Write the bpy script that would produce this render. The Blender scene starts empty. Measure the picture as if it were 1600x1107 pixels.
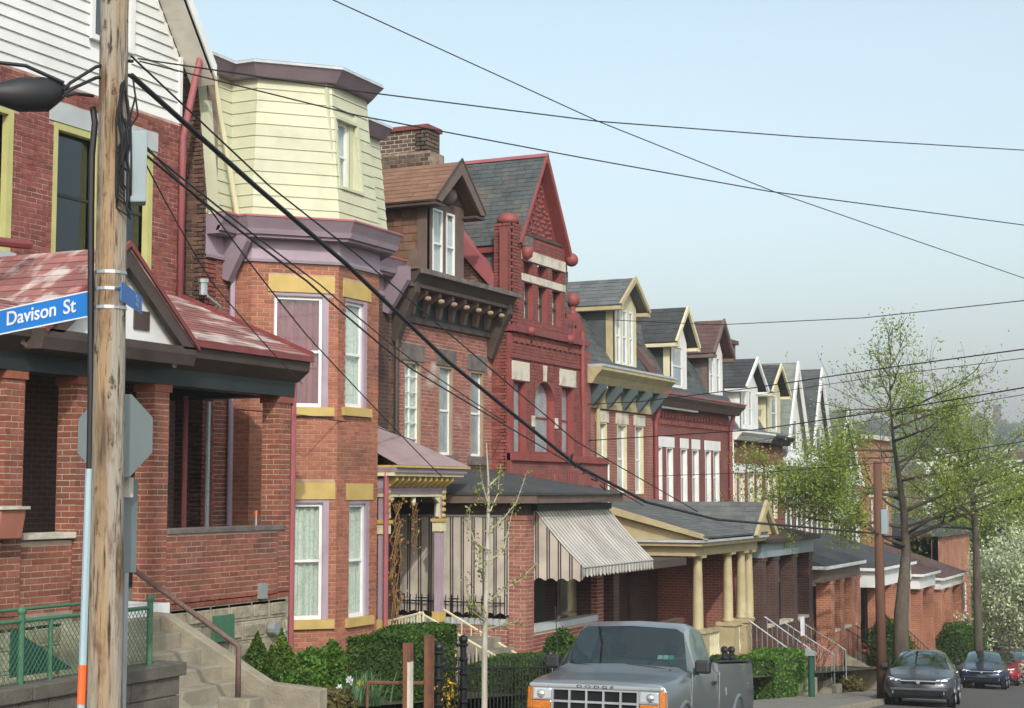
import bpy, math, random
import numpy as np
from mathutils import Matrix, Vector
random.seed(7); rng = np.random.default_rng(7)
R = math.radians
scene = bpy.context.scene
col = scene.collection
# ---------------------------------------------------------------- camera
F_PX, XV, YH = 2459.0, 1970.0, 768.0          # focal length and vanishing point of the street, in photo pixels
PITCH = math.atan((YH - 553.5) / F_PX); YAW = math.atan((XV - 800) / F_PX * math.cos(PITCH))
CAM = Vector((0, 0, 1.57))
FW = Vector((-math.sin(YAW)*math.cos(PITCH), math.cos(YAW)*math.cos(PITCH), math.sin(PITCH)))
RT = Vector((math.cos(YAW), math.sin(YAW), 0)); UP = RT.cross(FW)
cd = bpy.data.cameras.new('camera'); cam = bpy.data.objects.new('camera', cd); col.objects.link(cam)
cam.location = CAM
cam.rotation_euler = (math.pi/2 + PITCH, 0, YAW)
cd.sensor_width = 36; cd.lens = F_PX / 1600 * 36; cd.clip_end = 6000; cd.clip_start = .1
scene.camera = cam
# ---------------------------------------------------------------- sky, sun, exposure
HAZE = 0.0008
SUN = Vector((0.47, -0.67, 0.57)).normalized()
EL = math.asin(SUN.z); ROT = math.atan2(SUN.x, SUN.y)
world = bpy.data.worlds.new('World'); scene.world = world; world.use_nodes = True
wn = world.node_tree.nodes; wl = world.node_tree.links
sky = wn.new('ShaderNodeTexSky'); sky.sky_type = 'NISHITA'; sky.sun_disc = False
sky.sun_elevation = EL; sky.sun_rotation = ROT
sky.air_density = 1.3; sky.dust_density = 4.0; sky.ozone_density = 1.6; sky.altitude = 300
bg = wn['Background']; bg.inputs['Strength'].default_value = 0.15
shs = wn.new('ShaderNodeHueSaturation'); shs.inputs['Hue'].default_value = .478; shs.inputs['Saturation'].default_value = .66; shs.inputs['Value'].default_value = 1.10   # thin overall haze
wl.new(sky.outputs[0], shs.inputs['Color']); wl.new(shs.outputs[0], bg.inputs['Color'])
sd = bpy.data.lights.new('sun', 'SUN'); sd.energy = 2.2; sd.angle = R(1.2); sd.color = (1.0, .955, .875)
so = bpy.data.objects.new('sun', sd); col.objects.link(so); so.rotation_euler = SUN.to_track_quat('Z', 'Y').to_euler(); so.location = (0, -20, 40)
scene.view_settings.view_transform = 'Standard'; scene.view_settings.look = 'None'
scene.view_settings.exposure = 0.42; scene.view_settings.gamma = 1.0

# ---------------------------------------------------------------- pixels to rays
def ray(px, py): return FW + RT*((px-800)/F_PX) - UP*((py-553.5)/F_PX)
def at(px, py, X=None, Y=None, Z=None):
    d = ray(px, py)
    t = (X/d.x) if X is not None else (Y/d.y) if Y is not None else ((Z-CAM.z)/d.z)
    return CAM + d*t
def gz(y):                                     # height of the road, falling down the street
    y = min(y, 95.0) + max(0, y-95)*.25
    return -.0945*y
# ---------------------------------------------------------------- materials
def mat(name, c, c2=None, rough=.8, ns=2.0, lo=.35, hi=.65, isl=0., bump=0., bs=30., metal=0., spec=.4, st=(1,1,1), coat=0., c3=None, n3=.7, lo3=.55, hi3=.7, crack=None):
    m = bpy.data.materials.new(name); m.use_nodes = True
    nt = m.node_tree; N = nt.nodes; L = nt.links; b = N['Principled BSDF']
    b.inputs['Roughness'].default_value = rough; b.inputs['Metallic'].default_value = metal
    b.inputs['Specular IOR Level'].default_value = spec; b.inputs['Coat Weight'].default_value = coat
    geo = N.new('ShaderNodeNewGeometry'); mp = N.new('ShaderNodeMapping'); mp.inputs['Scale'].default_value = st
    L.new(geo.outputs['Position'], mp.inputs['Vector'])
    def noise(s, a, z, det=4):
        t = N.new('ShaderNodeTexNoise'); t.inputs['Scale'].default_value = s; t.inputs['Detail'].default_value = det
        L.new(mp.outputs[0], t.inputs['Vector'])
        r = N.new('ShaderNodeMapRange'); r.inputs[1].default_value = a; r.inputs[2].default_value = z
        L.new(t.outputs['Fac'], r.inputs[0]); return r.outputs[0]
    if c2 is None: c2 = tuple(x*.78 for x in c)
    mx = N.new('ShaderNodeMix'); mx.data_type = 'RGBA'
    mx.inputs[6].default_value = (*c, 1); mx.inputs[7].default_value = (*c2, 1)
    L.new(noise(ns, lo, hi), mx.inputs[0]); out = mx.outputs[2]
    if c3 is not None:
        m3 = N.new('ShaderNodeMix'); m3.data_type = 'RGBA'; m3.inputs[7].default_value = (*c3, 1)
        L.new(out, m3.inputs[6]); L.new(noise(n3, lo3, hi3, 6), m3.inputs[0]); out = m3.outputs[2]
    if crack:                                  # dark checks and stains along the grain: (colour, scale, stretch, from, to)
        for cc, sc, stz, a_, z_ in crack:
            mp2 = N.new('ShaderNodeMapping'); mp2.inputs['Scale'].default_value = (1, 1, stz); L.new(geo.outputs['Position'], mp2.inputs['Vector'])
            tx = N.new('ShaderNodeTexNoise'); tx.inputs['Scale'].default_value = sc; tx.inputs['Detail'].default_value = 6; tx.inputs['Roughness'].default_value = .65; L.new(mp2.outputs[0], tx.inputs['Vector'])
            rg_ = N.new('ShaderNodeMapRange'); rg_.inputs[1].default_value = a_; rg_.inputs[2].default_value = z_; L.new(tx.outputs['Fac'], rg_.inputs[0])
            mc = N.new('ShaderNodeMix'); mc.data_type = 'RGBA'; mc.inputs[7].default_value = (*cc, 1); L.new(out, mc.inputs[6]); L.new(rg_.outputs[0], mc.inputs[0]); out = mc.outputs[2]
    if isl:
        oi = N.new('ShaderNodeObjectInfo'); ad = N.new('ShaderNodeMath'); ad.operation = 'ADD'
        L.new(oi.outputs['Random'], ad.inputs[0]); L.new(geo.outputs['Random Per Island'], ad.inputs[1])
        fr = N.new('ShaderNodeMath'); fr.operation = 'FRACT'; L.new(ad.outputs[0], fr.inputs[0])
        mr = N.new('ShaderNodeMapRange'); mr.inputs[3].default_value = 1-isl; mr.inputs[4].default_value = 1+isl
        L.new(fr.outputs[0], mr.inputs[0])
        hs = N.new('ShaderNodeHueSaturation'); L.new(mr.outputs[0], hs.inputs['Value']); L.new(out, hs.inputs['Color']); out = hs.outputs[0]
    L.new(out, b.inputs['Base Color'])
    if bump:
        t = N.new('ShaderNodeTexNoise'); t.inputs['Scale'].default_value = bs; t.inputs['Detail'].default_value = 5
        L.new(mp.outputs[0], t.inputs['Vector'])
        bp = N.new('ShaderNodeBump'); bp.inputs['Strength'].default_value = bump; bp.inputs['Distance'].default_value = .02
        L.new(t.outputs['Fac'], bp.inputs['Height']); L.new(bp.outputs[0], b.inputs['Normal'])
    return m
def brickmat(name, c1, c2, mortar, w=.22, h=.075, ms=.011):
    m = bpy.data.materials.new(name); m.use_nodes = True
    N = m.node_tree.nodes; L = m.node_tree.links; b = N['Principled BSDF']; b.inputs['Roughness'].default_value = .88
    g = N.new('ShaderNodeNewGeometry'); s = N.new('ShaderNodeSeparateXYZ'); L.new(g.outputs['Position'], s.inputs[0])
    a = N.new('ShaderNodeMath'); a.operation = 'ADD'; L.new(s.outputs[0], a.inputs[0]); L.new(s.outputs[1], a.inputs[1])
    cb = N.new('ShaderNodeCombineXYZ'); L.new(a.outputs[0], cb.inputs[0]); L.new(s.outputs[2], cb.inputs[1])
    t = N.new('ShaderNodeTexBrick'); L.new(cb.outputs[0], t.inputs['Vector'])
    t.inputs['Color1'].default_value = (*c1, 1); t.inputs['Color2'].default_value = (*c2, 1); t.inputs['Mortar'].default_value = (*mortar, 1)
    t.inputs['Scale'].default_value = 1; t.inputs['Mortar Size'].default_value = ms; t.inputs['Brick Width'].default_value = w; t.inputs['Row Height'].default_value = h
    n = N.new('ShaderNodeTexNoise'); n.inputs['Scale'].default_value = 1.3; n.inputs['Detail'].default_value = 6; L.new(g.outputs['Position'], n.inputs['Vector'])
    r = N.new('ShaderNodeMapRange'); r.inputs[1].default_value = .3; r.inputs[2].default_value = .7; r.inputs[3].default_value = .7; r.inputs[4].default_value = 1.15
    L.new(n.outputs['Fac'], r.inputs[0])
    hs = N.new('ShaderNodeHueSaturation'); L.new(t.outputs['Color'], hs.inputs['Color']); L.new(r.outputs[0], hs.inputs['Value']); L.new(hs.outputs[0], b.inputs['Base Color'])
    bp = N.new('ShaderNodeBump'); bp.inputs['Strength'].default_value = .6; bp.inputs['Distance'].default_value = .01; bp.invert = True
    L.new(t.outputs['Fac'], bp.inputs['Height']); L.new(bp.outputs[0], b.inputs['Normal'])
    return m
def stripemat(name, ca, cb, axis, period, bands, rough=.85, off=0.):   # woven stripes: bands = [(from, to), ...] of the period in the dark colour
    m = bpy.data.materials.new(name); m.use_nodes = True
    N = m.node_tree.nodes; L = m.node_tree.links; b = N['Principled BSDF']; b.inputs['Roughness'].default_value = rough
    g = N.new('ShaderNodeNewGeometry'); s = N.new('ShaderNodeSeparateXYZ'); L.new(g.outputs['Position'], s.inputs[0])
    d = N.new('ShaderNodeMath'); d.operation = 'MULTIPLY_ADD'; d.inputs[1].default_value = 1/period; d.inputs[2].default_value = 100+off; L.new(s.outputs[axis], d.inputs[0])
    f = N.new('ShaderNodeMath'); f.operation = 'FRACT'; L.new(d.outputs[0], f.inputs[0])
    acc = None
    for lo, hi in bands:
        c = N.new('ShaderNodeMath'); c.operation = 'COMPARE'; c.inputs[1].default_value = (lo+hi)/2; c.inputs[2].default_value = (hi-lo)/2; L.new(f.outputs[0], c.inputs[0])
        if acc is None: acc = c.outputs[0]
        else:
            q = N.new('ShaderNodeMath'); q.operation = 'MAXIMUM'; L.new(acc, q.inputs[0]); L.new(c.outputs[0], q.inputs[1]); acc = q.outputs[0]
    mx = N.new('ShaderNodeMix'); mx.data_type = 'RGBA'; mx.inputs[6].default_value = (*ca, 1); mx.inputs[7].default_value = (*cb, 1); L.new(acc, mx.inputs[0])
    n = N.new('ShaderNodeTexNoise'); n.inputs['Scale'].default_value = 2.2; n.inputs['Detail'].default_value = 5; L.new(g.outputs['Position'], n.inputs['Vector'])
    r = N.new('ShaderNodeMapRange'); r.inputs[1].default_value = .3; r.inputs[2].default_value = .7; r.inputs[3].default_value = .72; r.inputs[4].default_value = 1.08; L.new(n.outputs['Fac'], r.inputs[0])
    hs = N.new('ShaderNodeHueSaturation'); L.new(mx.outputs[2], hs.inputs['Color']); L.new(r.outputs[0], hs.inputs['Value']); L.new(hs.outputs[0], b.inputs['Base Color'])
    return m
def leafmat(name, c, c2, tr=.35, rough=.6):
    m = mat(name, c, c2, rough=rough, ns=1.2, isl=.45, spec=.25)
    N = m.node_tree.nodes; L = m.node_tree.links; b = N['Principled BSDF']
    t = N.new('ShaderNodeBsdfTranslucent'); s = N.new('ShaderNodeMixShader'); s.inputs[0].default_value = tr
    src = b.inputs['Base Color'].links[0].from_socket; L.new(src, t.inputs['Color'])
    L.new(b.outputs[0], s.inputs[1]); L.new(t.outputs[0], s.inputs[2]); L.new(s.outputs[0], N['Material Output'].inputs['Surface'])
    return m
def glassmat(name, tint=(.75, .85, .85), refl=(.9, .95, 1), ior=1.45, boost=1.0):
    m = bpy.data.materials.new(name); m.use_nodes = True
    N = m.node_tree.nodes; L = m.node_tree.links; N.remove(N['Principled BSDF'])
    t = N.new('ShaderNodeBsdfTransparent'); t.inputs['Color'].default_value = (*tint, 1)
    g = N.new('ShaderNodeBsdfGlossy'); g.inputs['Roughness'].default_value = .03; g.inputs['Color'].default_value = (*refl, 1)
    f = N.new('ShaderNodeLayerWeight'); f.inputs['Blend'].default_value = .5
    w = N.new('ShaderNodeMath'); w.operation = 'POWER'; w.inputs[1].default_value = 4.0; L.new(f.outputs['Facing'], w.inputs[0])
    k = N.new('ShaderNodeMath'); k.operation = 'MULTIPLY_ADD'; k.inputs[1].default_value = boost; k.inputs[2].default_value = .05*boost; k.use_clamp = True; L.new(w.outputs[0], k.inputs[0])
    s = N.new('ShaderNodeMixShader'); L.new(k.outputs[0], s.inputs[0]); L.new(t.outputs[0], s.inputs[1]); L.new(g.outputs[0], s.inputs[2])
    L.new(s.outputs[0], N['Material Output'].inputs['Surface'])
    return m
M = {}
def D(k, *a, **kw): M[k] = mat(k, *a, **kw)
D('brick_orange', (.265,.092,.06), (.205,.07,.047), isl=.22, rough=.9, ns=14, bump=.3, bs=60, c3=(.15,.07,.055), n3=1.1, lo3=.52, hi3=.72)
D('brick_bay', (.35,.14,.085), (.285,.105,.066), isl=.18, rough=.9, ns=9, bump=.3, bs=60, c3=(.19,.08,.058), n3=1.3, lo3=.5, hi3=.74)
D('brick_old', (.235,.075,.058), (.165,.052,.042), isl=.25, rough=.92, ns=10, bump=.4, bs=60, c3=(.12,.06,.045), n3=.5)
D('brick_soot', (.16,.085,.055), (.075,.05,.04), isl=.35, rough=.95, ns=6, bump=.5, bs=50)
D('brick_rose', (.31,.13,.10), (.25,.098,.076), isl=.18, rough=.9, ns=8, bump=.3, bs=60, c3=(.46,.38,.33), n3=1.1, lo3=.60, hi3=.74)
D('brick_red', (.22,.07,.06), (.175,.053,.047), isl=.10, rough=.75, ns=5, bump=.2, bs=60)
D('brick_chimney', (.075,.058,.046), (.13,.095,.07), isl=.4, rough=.95, ns=8, bump=.5, bs=50)
D('mortar', (.47,.38,.28), (.37,.30,.22), rough=.95, ns=20)
D('mortar_bay', (.43,.31,.22), (.34,.23,.165), rough=.95, ns=3)
D('mortar_upper', (.50,.40,.34), (.26,.15,.12), rough=.95, ns=2.5)
D('mortar_pale', (.56,.47,.39), (.40,.30,.25), rough=.95, ns=6)
D('mortar_red', (.21,.065,.055), rough=.85)
D('mortar_dark', (.17,.12,.09), (.30,.24,.18), rough=.95, ns=6)
D('white', (.74,.76,.74), (.66,.68,.67), rough=.55)
D('siding_white', (.70,.72,.69), (.62,.65,.63), rough=.5, isl=.05, ns=1.2)
D('soffit', (.62,.60,.52), rough=.6)
D('siding_yellow', (.50,.52,.37), (.45,.475,.335), rough=.55, isl=.05, ns=1.5, c3=(.38,.40,.29), n3=2.4, lo3=.55, hi3=.8)
D('cream', (.60,.57,.38), (.52,.49,.32), rough=.6)
D('tan_trim', (.42,.36,.21), (.35,.30,.17), rough=.6, ns=3)
D('lime', (.46,.46,.19), (.39,.39,.155), rough=.5)
D('ochre', (.50,.37,.125), (.42,.31,.105), rough=.6, ns=3)
D('mauve', (.25,.20,.235), (.21,.17,.20), rough=.6)
D('mauve_light', (.36,.29,.35), (.30,.24,.29), rough=.6)
D('mauve_roof', (.34,.25,.25), (.28,.21,.21), rough=.7)
D('bracket_teal', (.085,.12,.125), rough=.6)
D('jamb_tan', (.34,.26,.17), rough=.7)
D('brown_dark', (.075,.055,.047), (.055,.042,.036), rough=.6)
D('brown_trim', (.15,.11,.09), (.12,.085,.07), rough=.65, ns=4)
D('green_black', (.022,.030,.030), (.016,.022,.022), rough=.5)
D('red_trim', (.21,.055,.055), (.17,.045,.045), rough=.55, ns=4)
D('red_bright', (.25,.062,.056), (.20,.05,.046), rough=.6, ns=4)
D('rose_trim', (.31,.098,.105), (.26,.08,.088), rough=.6)
D('stone_grey', (.42,.46,.46), (.36,.40,.40), rough=.8)
D('stone_dark', (.10,.085,.08), (.17,.15,.14), rough=.9, ns=5)
D('stone_pale', (.56,.52,.43), (.36,.34,.28), rough=.9, ns=4, lo=.45, hi=.7)
D('stone_block', (.36,.32,.23), (.24,.215,.155), rough=.95, ns=9, isl=.10, bump=1.0, bs=14)
D('concrete', (.30,.27,.20), (.22,.20,.15), rough=.95, ns=3.5, bump=.5, bs=25, c3=(.15,.135,.105), n3=1.2)
D('concrete_dark', (.125,.115,.095), (.085,.08,.065), rough=.95, ns=5, bump=.5, bs=25)
D('sidewalk', (.20,.195,.165), (.165,.16,.135), rough=.95, ns=1.5, bump=.3, bs=40)
D('asphalt', (.095,.092,.085), (.075,.073,.068), rough=.9, ns=1.2, bump=.4, bs=80)
D('earth', (.075,.065,.035), (.05,.06,.022), rough=1, ns=3, bump=.5)
D('grass_ground', (.07,.11,.03), (.10,.10,.045), rough=1, ns=1, bump=.5)
D('shingle_red', (.27,.115,.105), (.22,.10,.092), isl=.25, rough=.9, ns=5, c3=(.46,.40,.37), n3=3.4, lo3=.50, hi3=.64, st=(1,.35,1))
D('shingle_brown', (.215,.12,.075), (.18,.10,.064), isl=.10, rough=.9, ns=4)
D('shingle_side', (.17,.098,.064), (.14,.08,.052), isl=.22, rough=.9, ns=4)
D('slate', (.075,.088,.088), (.056,.068,.067), isl=.15, rough=.7, ns=3, c3=(.11,.10,.085), n3=1.2)
D('slate_pale', (.20,.225,.20), (.16,.18,.16), isl=.14, rough=.8, ns=2)
D('roof_dark', (.05,.056,.058), (.038,.042,.043), isl=.15, rough=.85, ns=3)
D('roof_brown', (.11,.065,.055), (.085,.05,.045), isl=.12, rough=.85)
D('roof_grey', (.12,.13,.13), (.09,.10,.10), isl=.15, rough=.85)
D('roof_felt', (.042,.046,.05), (.055,.06,.062), rough=.8, ns=1)
D('metal_grey', (.36,.39,.40), (.30,.33,.34), rough=.45, metal=.6)
D('lead', (.34,.37,.38), (.44,.47,.48), rough=.5, ns=3)
D('galv', (.42,.47,.48), (.36,.40,.41), rough=.4, metal=.5)
D('box_grey', (.28,.35,.375), (.24,.30,.325), rough=.5)
D('wood_pole', (.31,.215,.12), (.085,.06,.04), rough=.95, ns=13, st=(1,1,.09), lo=.45, hi=.68, bump=1.0, bs=40, c3=(.30,.275,.225), n3=2.6, lo3=.46, hi3=.56, crack=[((.15,.09,.05), 6.0, .22, .50, .62), ((.04,.03,.022), 26.0, .07, .545, .64), ((.045,.033,.026), 9.0, .5, .60, .68)])
D('wood_far', (.13,.065,.04), (.09,.05,.032), rough=.95, ns=6, st=(1,1,.1))
D('wood_brown', (.20,.085,.05), (.15,.06,.035), rough=.85, ns=5)
D('rust', (.17,.075,.045), (.11,.055,.035), rough=.9, ns=8)
D('rail_rust', (.15,.10,.085), (.11,.07,.06), rough=.7, ns=20)
D('black', (.010,.011,.012), rough=.85, spec=.2)
D('cable', (.013,.014,.016), rough=.55)
D('iron', (.014,.015,.017), rough=.5)
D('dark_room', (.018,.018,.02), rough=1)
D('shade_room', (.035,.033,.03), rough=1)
D('green_paint', (.06,.17,.095), (.05,.13,.075), rough=.55, ns=20)
D('post_green', (.02,.075,.055), rough=.5)
D('sign_blue', (.012,.19,.60), (.012,.165,.53), rough=.4)
D('sign_white', (.80,.82,.84), rough=.4)
D('sign_back', (.22,.265,.27), (.19,.23,.235), rough=.42, metal=.45)
D('guard_blue', (.34,.47,.52), (.30,.42,.47), rough=.5)
D('orange_paint', (.85,.15,.04), (.75,.12,.03), rough=.5)
D('terracotta', (.38,.15,.10), (.31,.12,.08), rough=.9)
D('curtain_red', (.19,.04,.065), (.27,.07,.10), rough=.9, ns=9, st=(1,1,.06))
D('lace', (.74,.77,.70), (.58,.62,.56), rough=.95, ns=22)
D('curtain_white', (.62,.64,.62), rough=.9)
D('paint_silver', (.175,.20,.215), (.165,.188,.20), rough=.32, metal=.55, coat=.35)
D('paint_roof', (.20,.225,.24), (.185,.21,.225), rough=.3, metal=.35, coat=.3)
D('paint_grey', (.085,.095,.105), rough=.3, metal=.6, coat=.6)
D('paint_navy', (.012,.022,.055), rough=.3, metal=.3, coat=.6)
D('paint_crimson', (.30,.02,.04), rough=.3, metal=.2, coat=.6)
D('paint_slate', (.10,.12,.15), rough=.3, metal=.4, coat=.6)
D('chrome', (.62,.65,.67), rough=.2, metal=.9)
D('bright_trim', (.42,.45,.47), rough=.3, metal=.5)
D('black_plastic', (.022,.024,.026), rough=.55)
D('rubber', (.02,.02,.021), rough=.85)
D('lamp_glass', (.55,.60,.62), rough=.12, metal=.3, coat=.8)
D('reflector', (.85,.87,.9), rough=.15, metal=.9)
D('amber', (.50,.17,.025), (.38,.11,.015), rough=.2, coat=.5, ns=30)
D('sticker', (.55,.60,.58), rough=.6)
D('sticker_teal', (.05,.40,.38), rough=.6)
D('seat_cloth', (.10,.10,.10), rough=.9)
D('bark', (.10,.085,.06), (.065,.055,.042), rough=.95, ns=9, st=(1,1,.25), bump=.8, bs=20)
D('bark_pale', (.42,.40,.34), (.30,.28,.23), rough=.9, ns=10, st=(1,1,.3))
D('bark_twig', (.24,.24,.14), (.19,.19,.11), rough=.9)
D('dry_vine', (.26,.15,.06), (.19,.11,.045), rough=.95)
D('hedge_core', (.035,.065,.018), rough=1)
M['leaf_tree'] = leafmat('leaf_tree', (.30,.38,.075), (.21,.30,.06), .5)
M['leaf_bud'] = leafmat('leaf_bud', (.24,.27,.07), (.17,.21,.05), .4)
M['leaf_sapling'] = leafmat('leaf_sapling', (.28,.30,.09), (.20,.24,.06), .4)
M['leaf_hedge'] = leafmat('leaf_hedge', (.065,.135,.022), (.04,.09,.018), .3)
M['leaf_bright'] = leafmat('leaf_bright', (.11,.22,.035), (.07,.16,.025), .35)
M['leaf_dark'] = leafmat('leaf_dark', (.045,.085,.02), (.03,.06,.016), .25)
M['leaf_conifer'] = leafmat('leaf_conifer', (.09,.15,.022), (.05,.10,.018), .2)
M['leaf_blade'] = leafmat('leaf_blade', (.12,.22,.10), (.08,.16,.07), .3)
M['leaf_dry'] = leafmat('leaf_dry', (.15,.12,.045), (.10,.10,.035), .25)
M['blossom'] = leafmat('blossom', (.66,.70,.54), (.46,.56,.30), .4)
M['leaf_far'] = leafmat('leaf_far', (.09,.12,.045), (.07,.085,.04), .25)
M['petal'] = leafmat('petal', (.80,.55,.03), (.78,.42,.02), .3)
M['stripe_side'] = stripemat('stripe_side', (.47,.43,.36), (.045,.037,.045), 0, .235, [(.28,.41),(.48,.61)])
M['stripe_front'] = stripemat('stripe_front', (.52,.50,.44), (.085,.08,.085), 1, .17, [(.20,.38),(.52,.62)])
M['glass'] = glassmat('glass', (.92,.95,.94), boost=1.2); M['glass_dark'] = glassmat('glass_dark', (.28,.33,.33), boost=1.6)
M['glass_car'] = glassmat('glass_car', (.42,.52,.50), (.80,.92,.90), boost=2.6)
D('pane_dark', (.03,.038,.042), (.05,.06,.065), rough=.06, spec=1.0, coat=.5)
D('pane_pale', (.22,.27,.29), (.32,.37,.38), rough=.08, spec=1.0, coat=.5, ns=3)
M['bt_rose'] = brickmat('bt_rose', (.30,.10,.075), (.24,.075,.055), (.30,.19,.15))
M['bt_red'] = brickmat('bt_red', (.23,.07,.062), (.185,.055,.05), (.21,.095,.08))
M['bt_dark'] = brickmat('bt_dark', (.08,.036,.030), (.06,.027,.023), (.095,.07,.055))  # dark brick; on porch walls the colour itself deepens the shade
M['bt_orange'] = brickmat('bt_orange', (.42,.15,.075), (.34,.11,.06), (.40,.26,.18))
M['bt_brown'] = brickmat('bt_brown', (.17,.085,.055), (.12,.06,.045), (.22,.16,.12))
# ---------------------------------------------------------------- mesh helpers
def V(*a): return Vector(a)
class MB:
    def __init__(s): s.v = []; s.f = []
    def quad(s, *p):
        n = len(s.v); s.v += [tuple(q) for q in p]; s.f.append(tuple(range(n, n+len(p)))); return s
    def hexa(s, p):                            # 8 points: bottom ring of 4, top ring of 4
        n = len(s.v); s.v += [tuple(q) for q in p]
        s.f += [(n+3,n+2,n+1,n), (n+4,n+5,n+6,n+7)] + [(n+i, n+(i+1)%4, n+4+(i+1)%4, n+4+i) for i in range(4)]; return s
    def box(s, x0, x1, y0, y1, z0, z1):
        return s.hexa([(x0,y0,z0),(x1,y0,z0),(x1,y1,z0),(x0,y1,z0),(x0,y0,z1),(x1,y0,z1),(x1,y1,z1),(x0,y1,z1)])
    def prism(s, pts, off):                    # polygon (3d points) swept by a vector
        n = len(pts); k = len(s.v); off = Vector(off)
        s.v += [tuple(p) for p in pts] + [tuple(Vector(p)+off) for p in pts]
        s.f += [tuple(range(k+n-1, k-1, -1)), tuple(range(k+n, k+2*n))] + [(k+i, k+(i+1)%n, k+n+(i+1)%n, k+n+i) for i in range(n)]; return s
    def tube(s, pts, r, n=6, r2=None):
        pts = [Vector(p) for p in pts]; m = len(pts); k = len(s.v)
        rr = r if isinstance(r, (list, tuple)) else [r + ((r if r2 is None else r2)-r)*i/max(1, m-1) for i in range(m)]
        ref = None
        for i, p in enumerate(pts):
            t = (pts[min(i+1, m-1)] - pts[max(i-1, 0)]).normalized()
            if ref is None: ref = t.orthogonal().normalized()
            a = (ref - t*ref.dot(t)).normalized(); ref = a; b = t.cross(a)
            for j in range(n):
                q = 2*math.pi*j/n; s.v.append(tuple(p + (a*math.cos(q) + b*math.sin(q))*rr[i]))
        for i in range(m-1):
            for j in range(n): s.f.append((k+i*n+j, k+i*n+(j+1)%n, k+(i+1)*n+(j+1)%n, k+(i+1)*n+j))
        s.f += [tuple(k+j for j in range(n-1, -1, -1)), tuple(k+(m-1)*n+j for j in range(n))]; return s
    def lathe(s, prof, c, n=12, axis='z'):
        k = len(s.v); c = Vector(c)
        for r, h in prof:
            for j in range(n):
                q = 2*math.pi*j/n; a, b = r*math.cos(q), r*math.sin(q)
                d = (a, b, h) if axis == 'z' else (h, a, b) if axis == 'x' else (a, h, b)
                s.v.append(tuple(c + Vector(d)))
        for i in range(len(prof)-1):
            for j in range(n): s.f.append((k+i*n+j, k+i*n+(j+1)%n, k+(i+1)*n+(j+1)%n, k+(i+1)*n+j))
        s.f += [tuple(k+j for j in range(n-1, -1, -1)), tuple(k+(len(prof)-1)*n+j for j in range(n))]; return s
    def ball(s, c, r, n=10):
        return s.lathe([(max(.001, r*math.sin(math.pi*i/6)), -r*math.cos(math.pi*i/6)) for i in range(7)], c, n)
    def build(s, name, m, parent=None, smooth=False, loc=None, bevel=0, weld=False):
        me = bpy.data.meshes.new(name); me.from_pydata(s.v, [], s.f); me.update()
        if smooth: me.polygons.foreach_set('use_smooth', [True]*len(me.polygons))
        return link(name, me, m, parent, bevel)
def link(name, me, m, parent=None, bevel=0):
    if m is not None: me.materials.append(M[m] if isinstance(m, str) else m)
    o = bpy.data.objects.new(name, me); col.objects.link(o)
    if parent is not None:
        o.parent = parent
        if parent.type == 'EMPTY': o.matrix_parent_inverse = parent.matrix_basis.inverted()
    if bevel:
        b = o.modifiers.new('bevel', 'BEVEL'); b.width = bevel; b.segments = 2; b.limit_method = 'ANGLE'
    return o
LABELS = set()
def tag(o, label=None, cat=None, group=None, kind=None):
    if label: o['label'] = label
    if cat: o['category'] = cat
    if group: o['group'] = group
    if kind: o['kind'] = kind
    return o
def thing(name, label, cat, loc=(0,0,0), group=None):
    e = bpy.data.objects.new(name, None); e.empty_display_size = .2; col.objects.link(e); e.location = loc
    e.matrix_basis = Matrix.Translation(Vector(loc)); return tag(e, label, cat, group)
def struct(name, mb, m): return tag(mb.build(name, m), kind='structure')
class Fr:                                      # a wall's frame: origin, direction along the wall, outward normal
    def __init__(s, O, U, N): s.O = Vector(O); s.U = Vector(U).normalized(); s.N = Vector(N).normalized()
    def p(s, u, d, z): q = s.O + s.U*u + s.N*d; return Vector((q.x, q.y, z))
    def box(s, mb, u0, u1, d0, d1, z0, z1):
        a, b, c, d = s.p(u0,d1,0), s.p(u1,d1,0), s.p(u1,d0,0), s.p(u0,d0,0)
        return mb.hexa([(q.x,q.y,z0) for q in (a,b,c,d)] + [(q.x,q.y,z1) for q in (a,b,c,d)])
    def uz(s, px, py, d=0.):
        r = ray(px, py); o = s.O + s.N*d; t = (Vector((o.x,o.y,0))-Vector((CAM.x,CAM.y,0))).dot(s.N) / Vector((r.x,r.y,0)).dot(s.N)
        q = CAM + r*t; return (q - s.O).dot(s.U), q.z
    def rect(s, x0, y0, x1, y1, d=0.):         # opening from photo pixels: left-top and right-bottom corner
        u0, za = s.uz(x0, y0, d); u1, zb = s.uz(x1, y1, d); return (u0, u1, zb, za)
def front(y, X=-15.5): return Fr((X, y, 0), (0,1,0), (1,0,0))
def side(X, y): return Fr((X, y, 0), (1,0,0), (0,-1,0))
UNIT = bpy.data.meshes.new('brick'); UNIT.from_pydata(*(lambda b: (b.v, [], b.f))(MB().box(-.5,.5,-.5,.5,-.5,.5)))
BRICKM = {}
def brickmesh(m):
    if m not in BRICKM:
        me = UNIT.copy(); me.materials.append(M[m]); BRICKM[m] = me
    return BRICKM[m]
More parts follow.
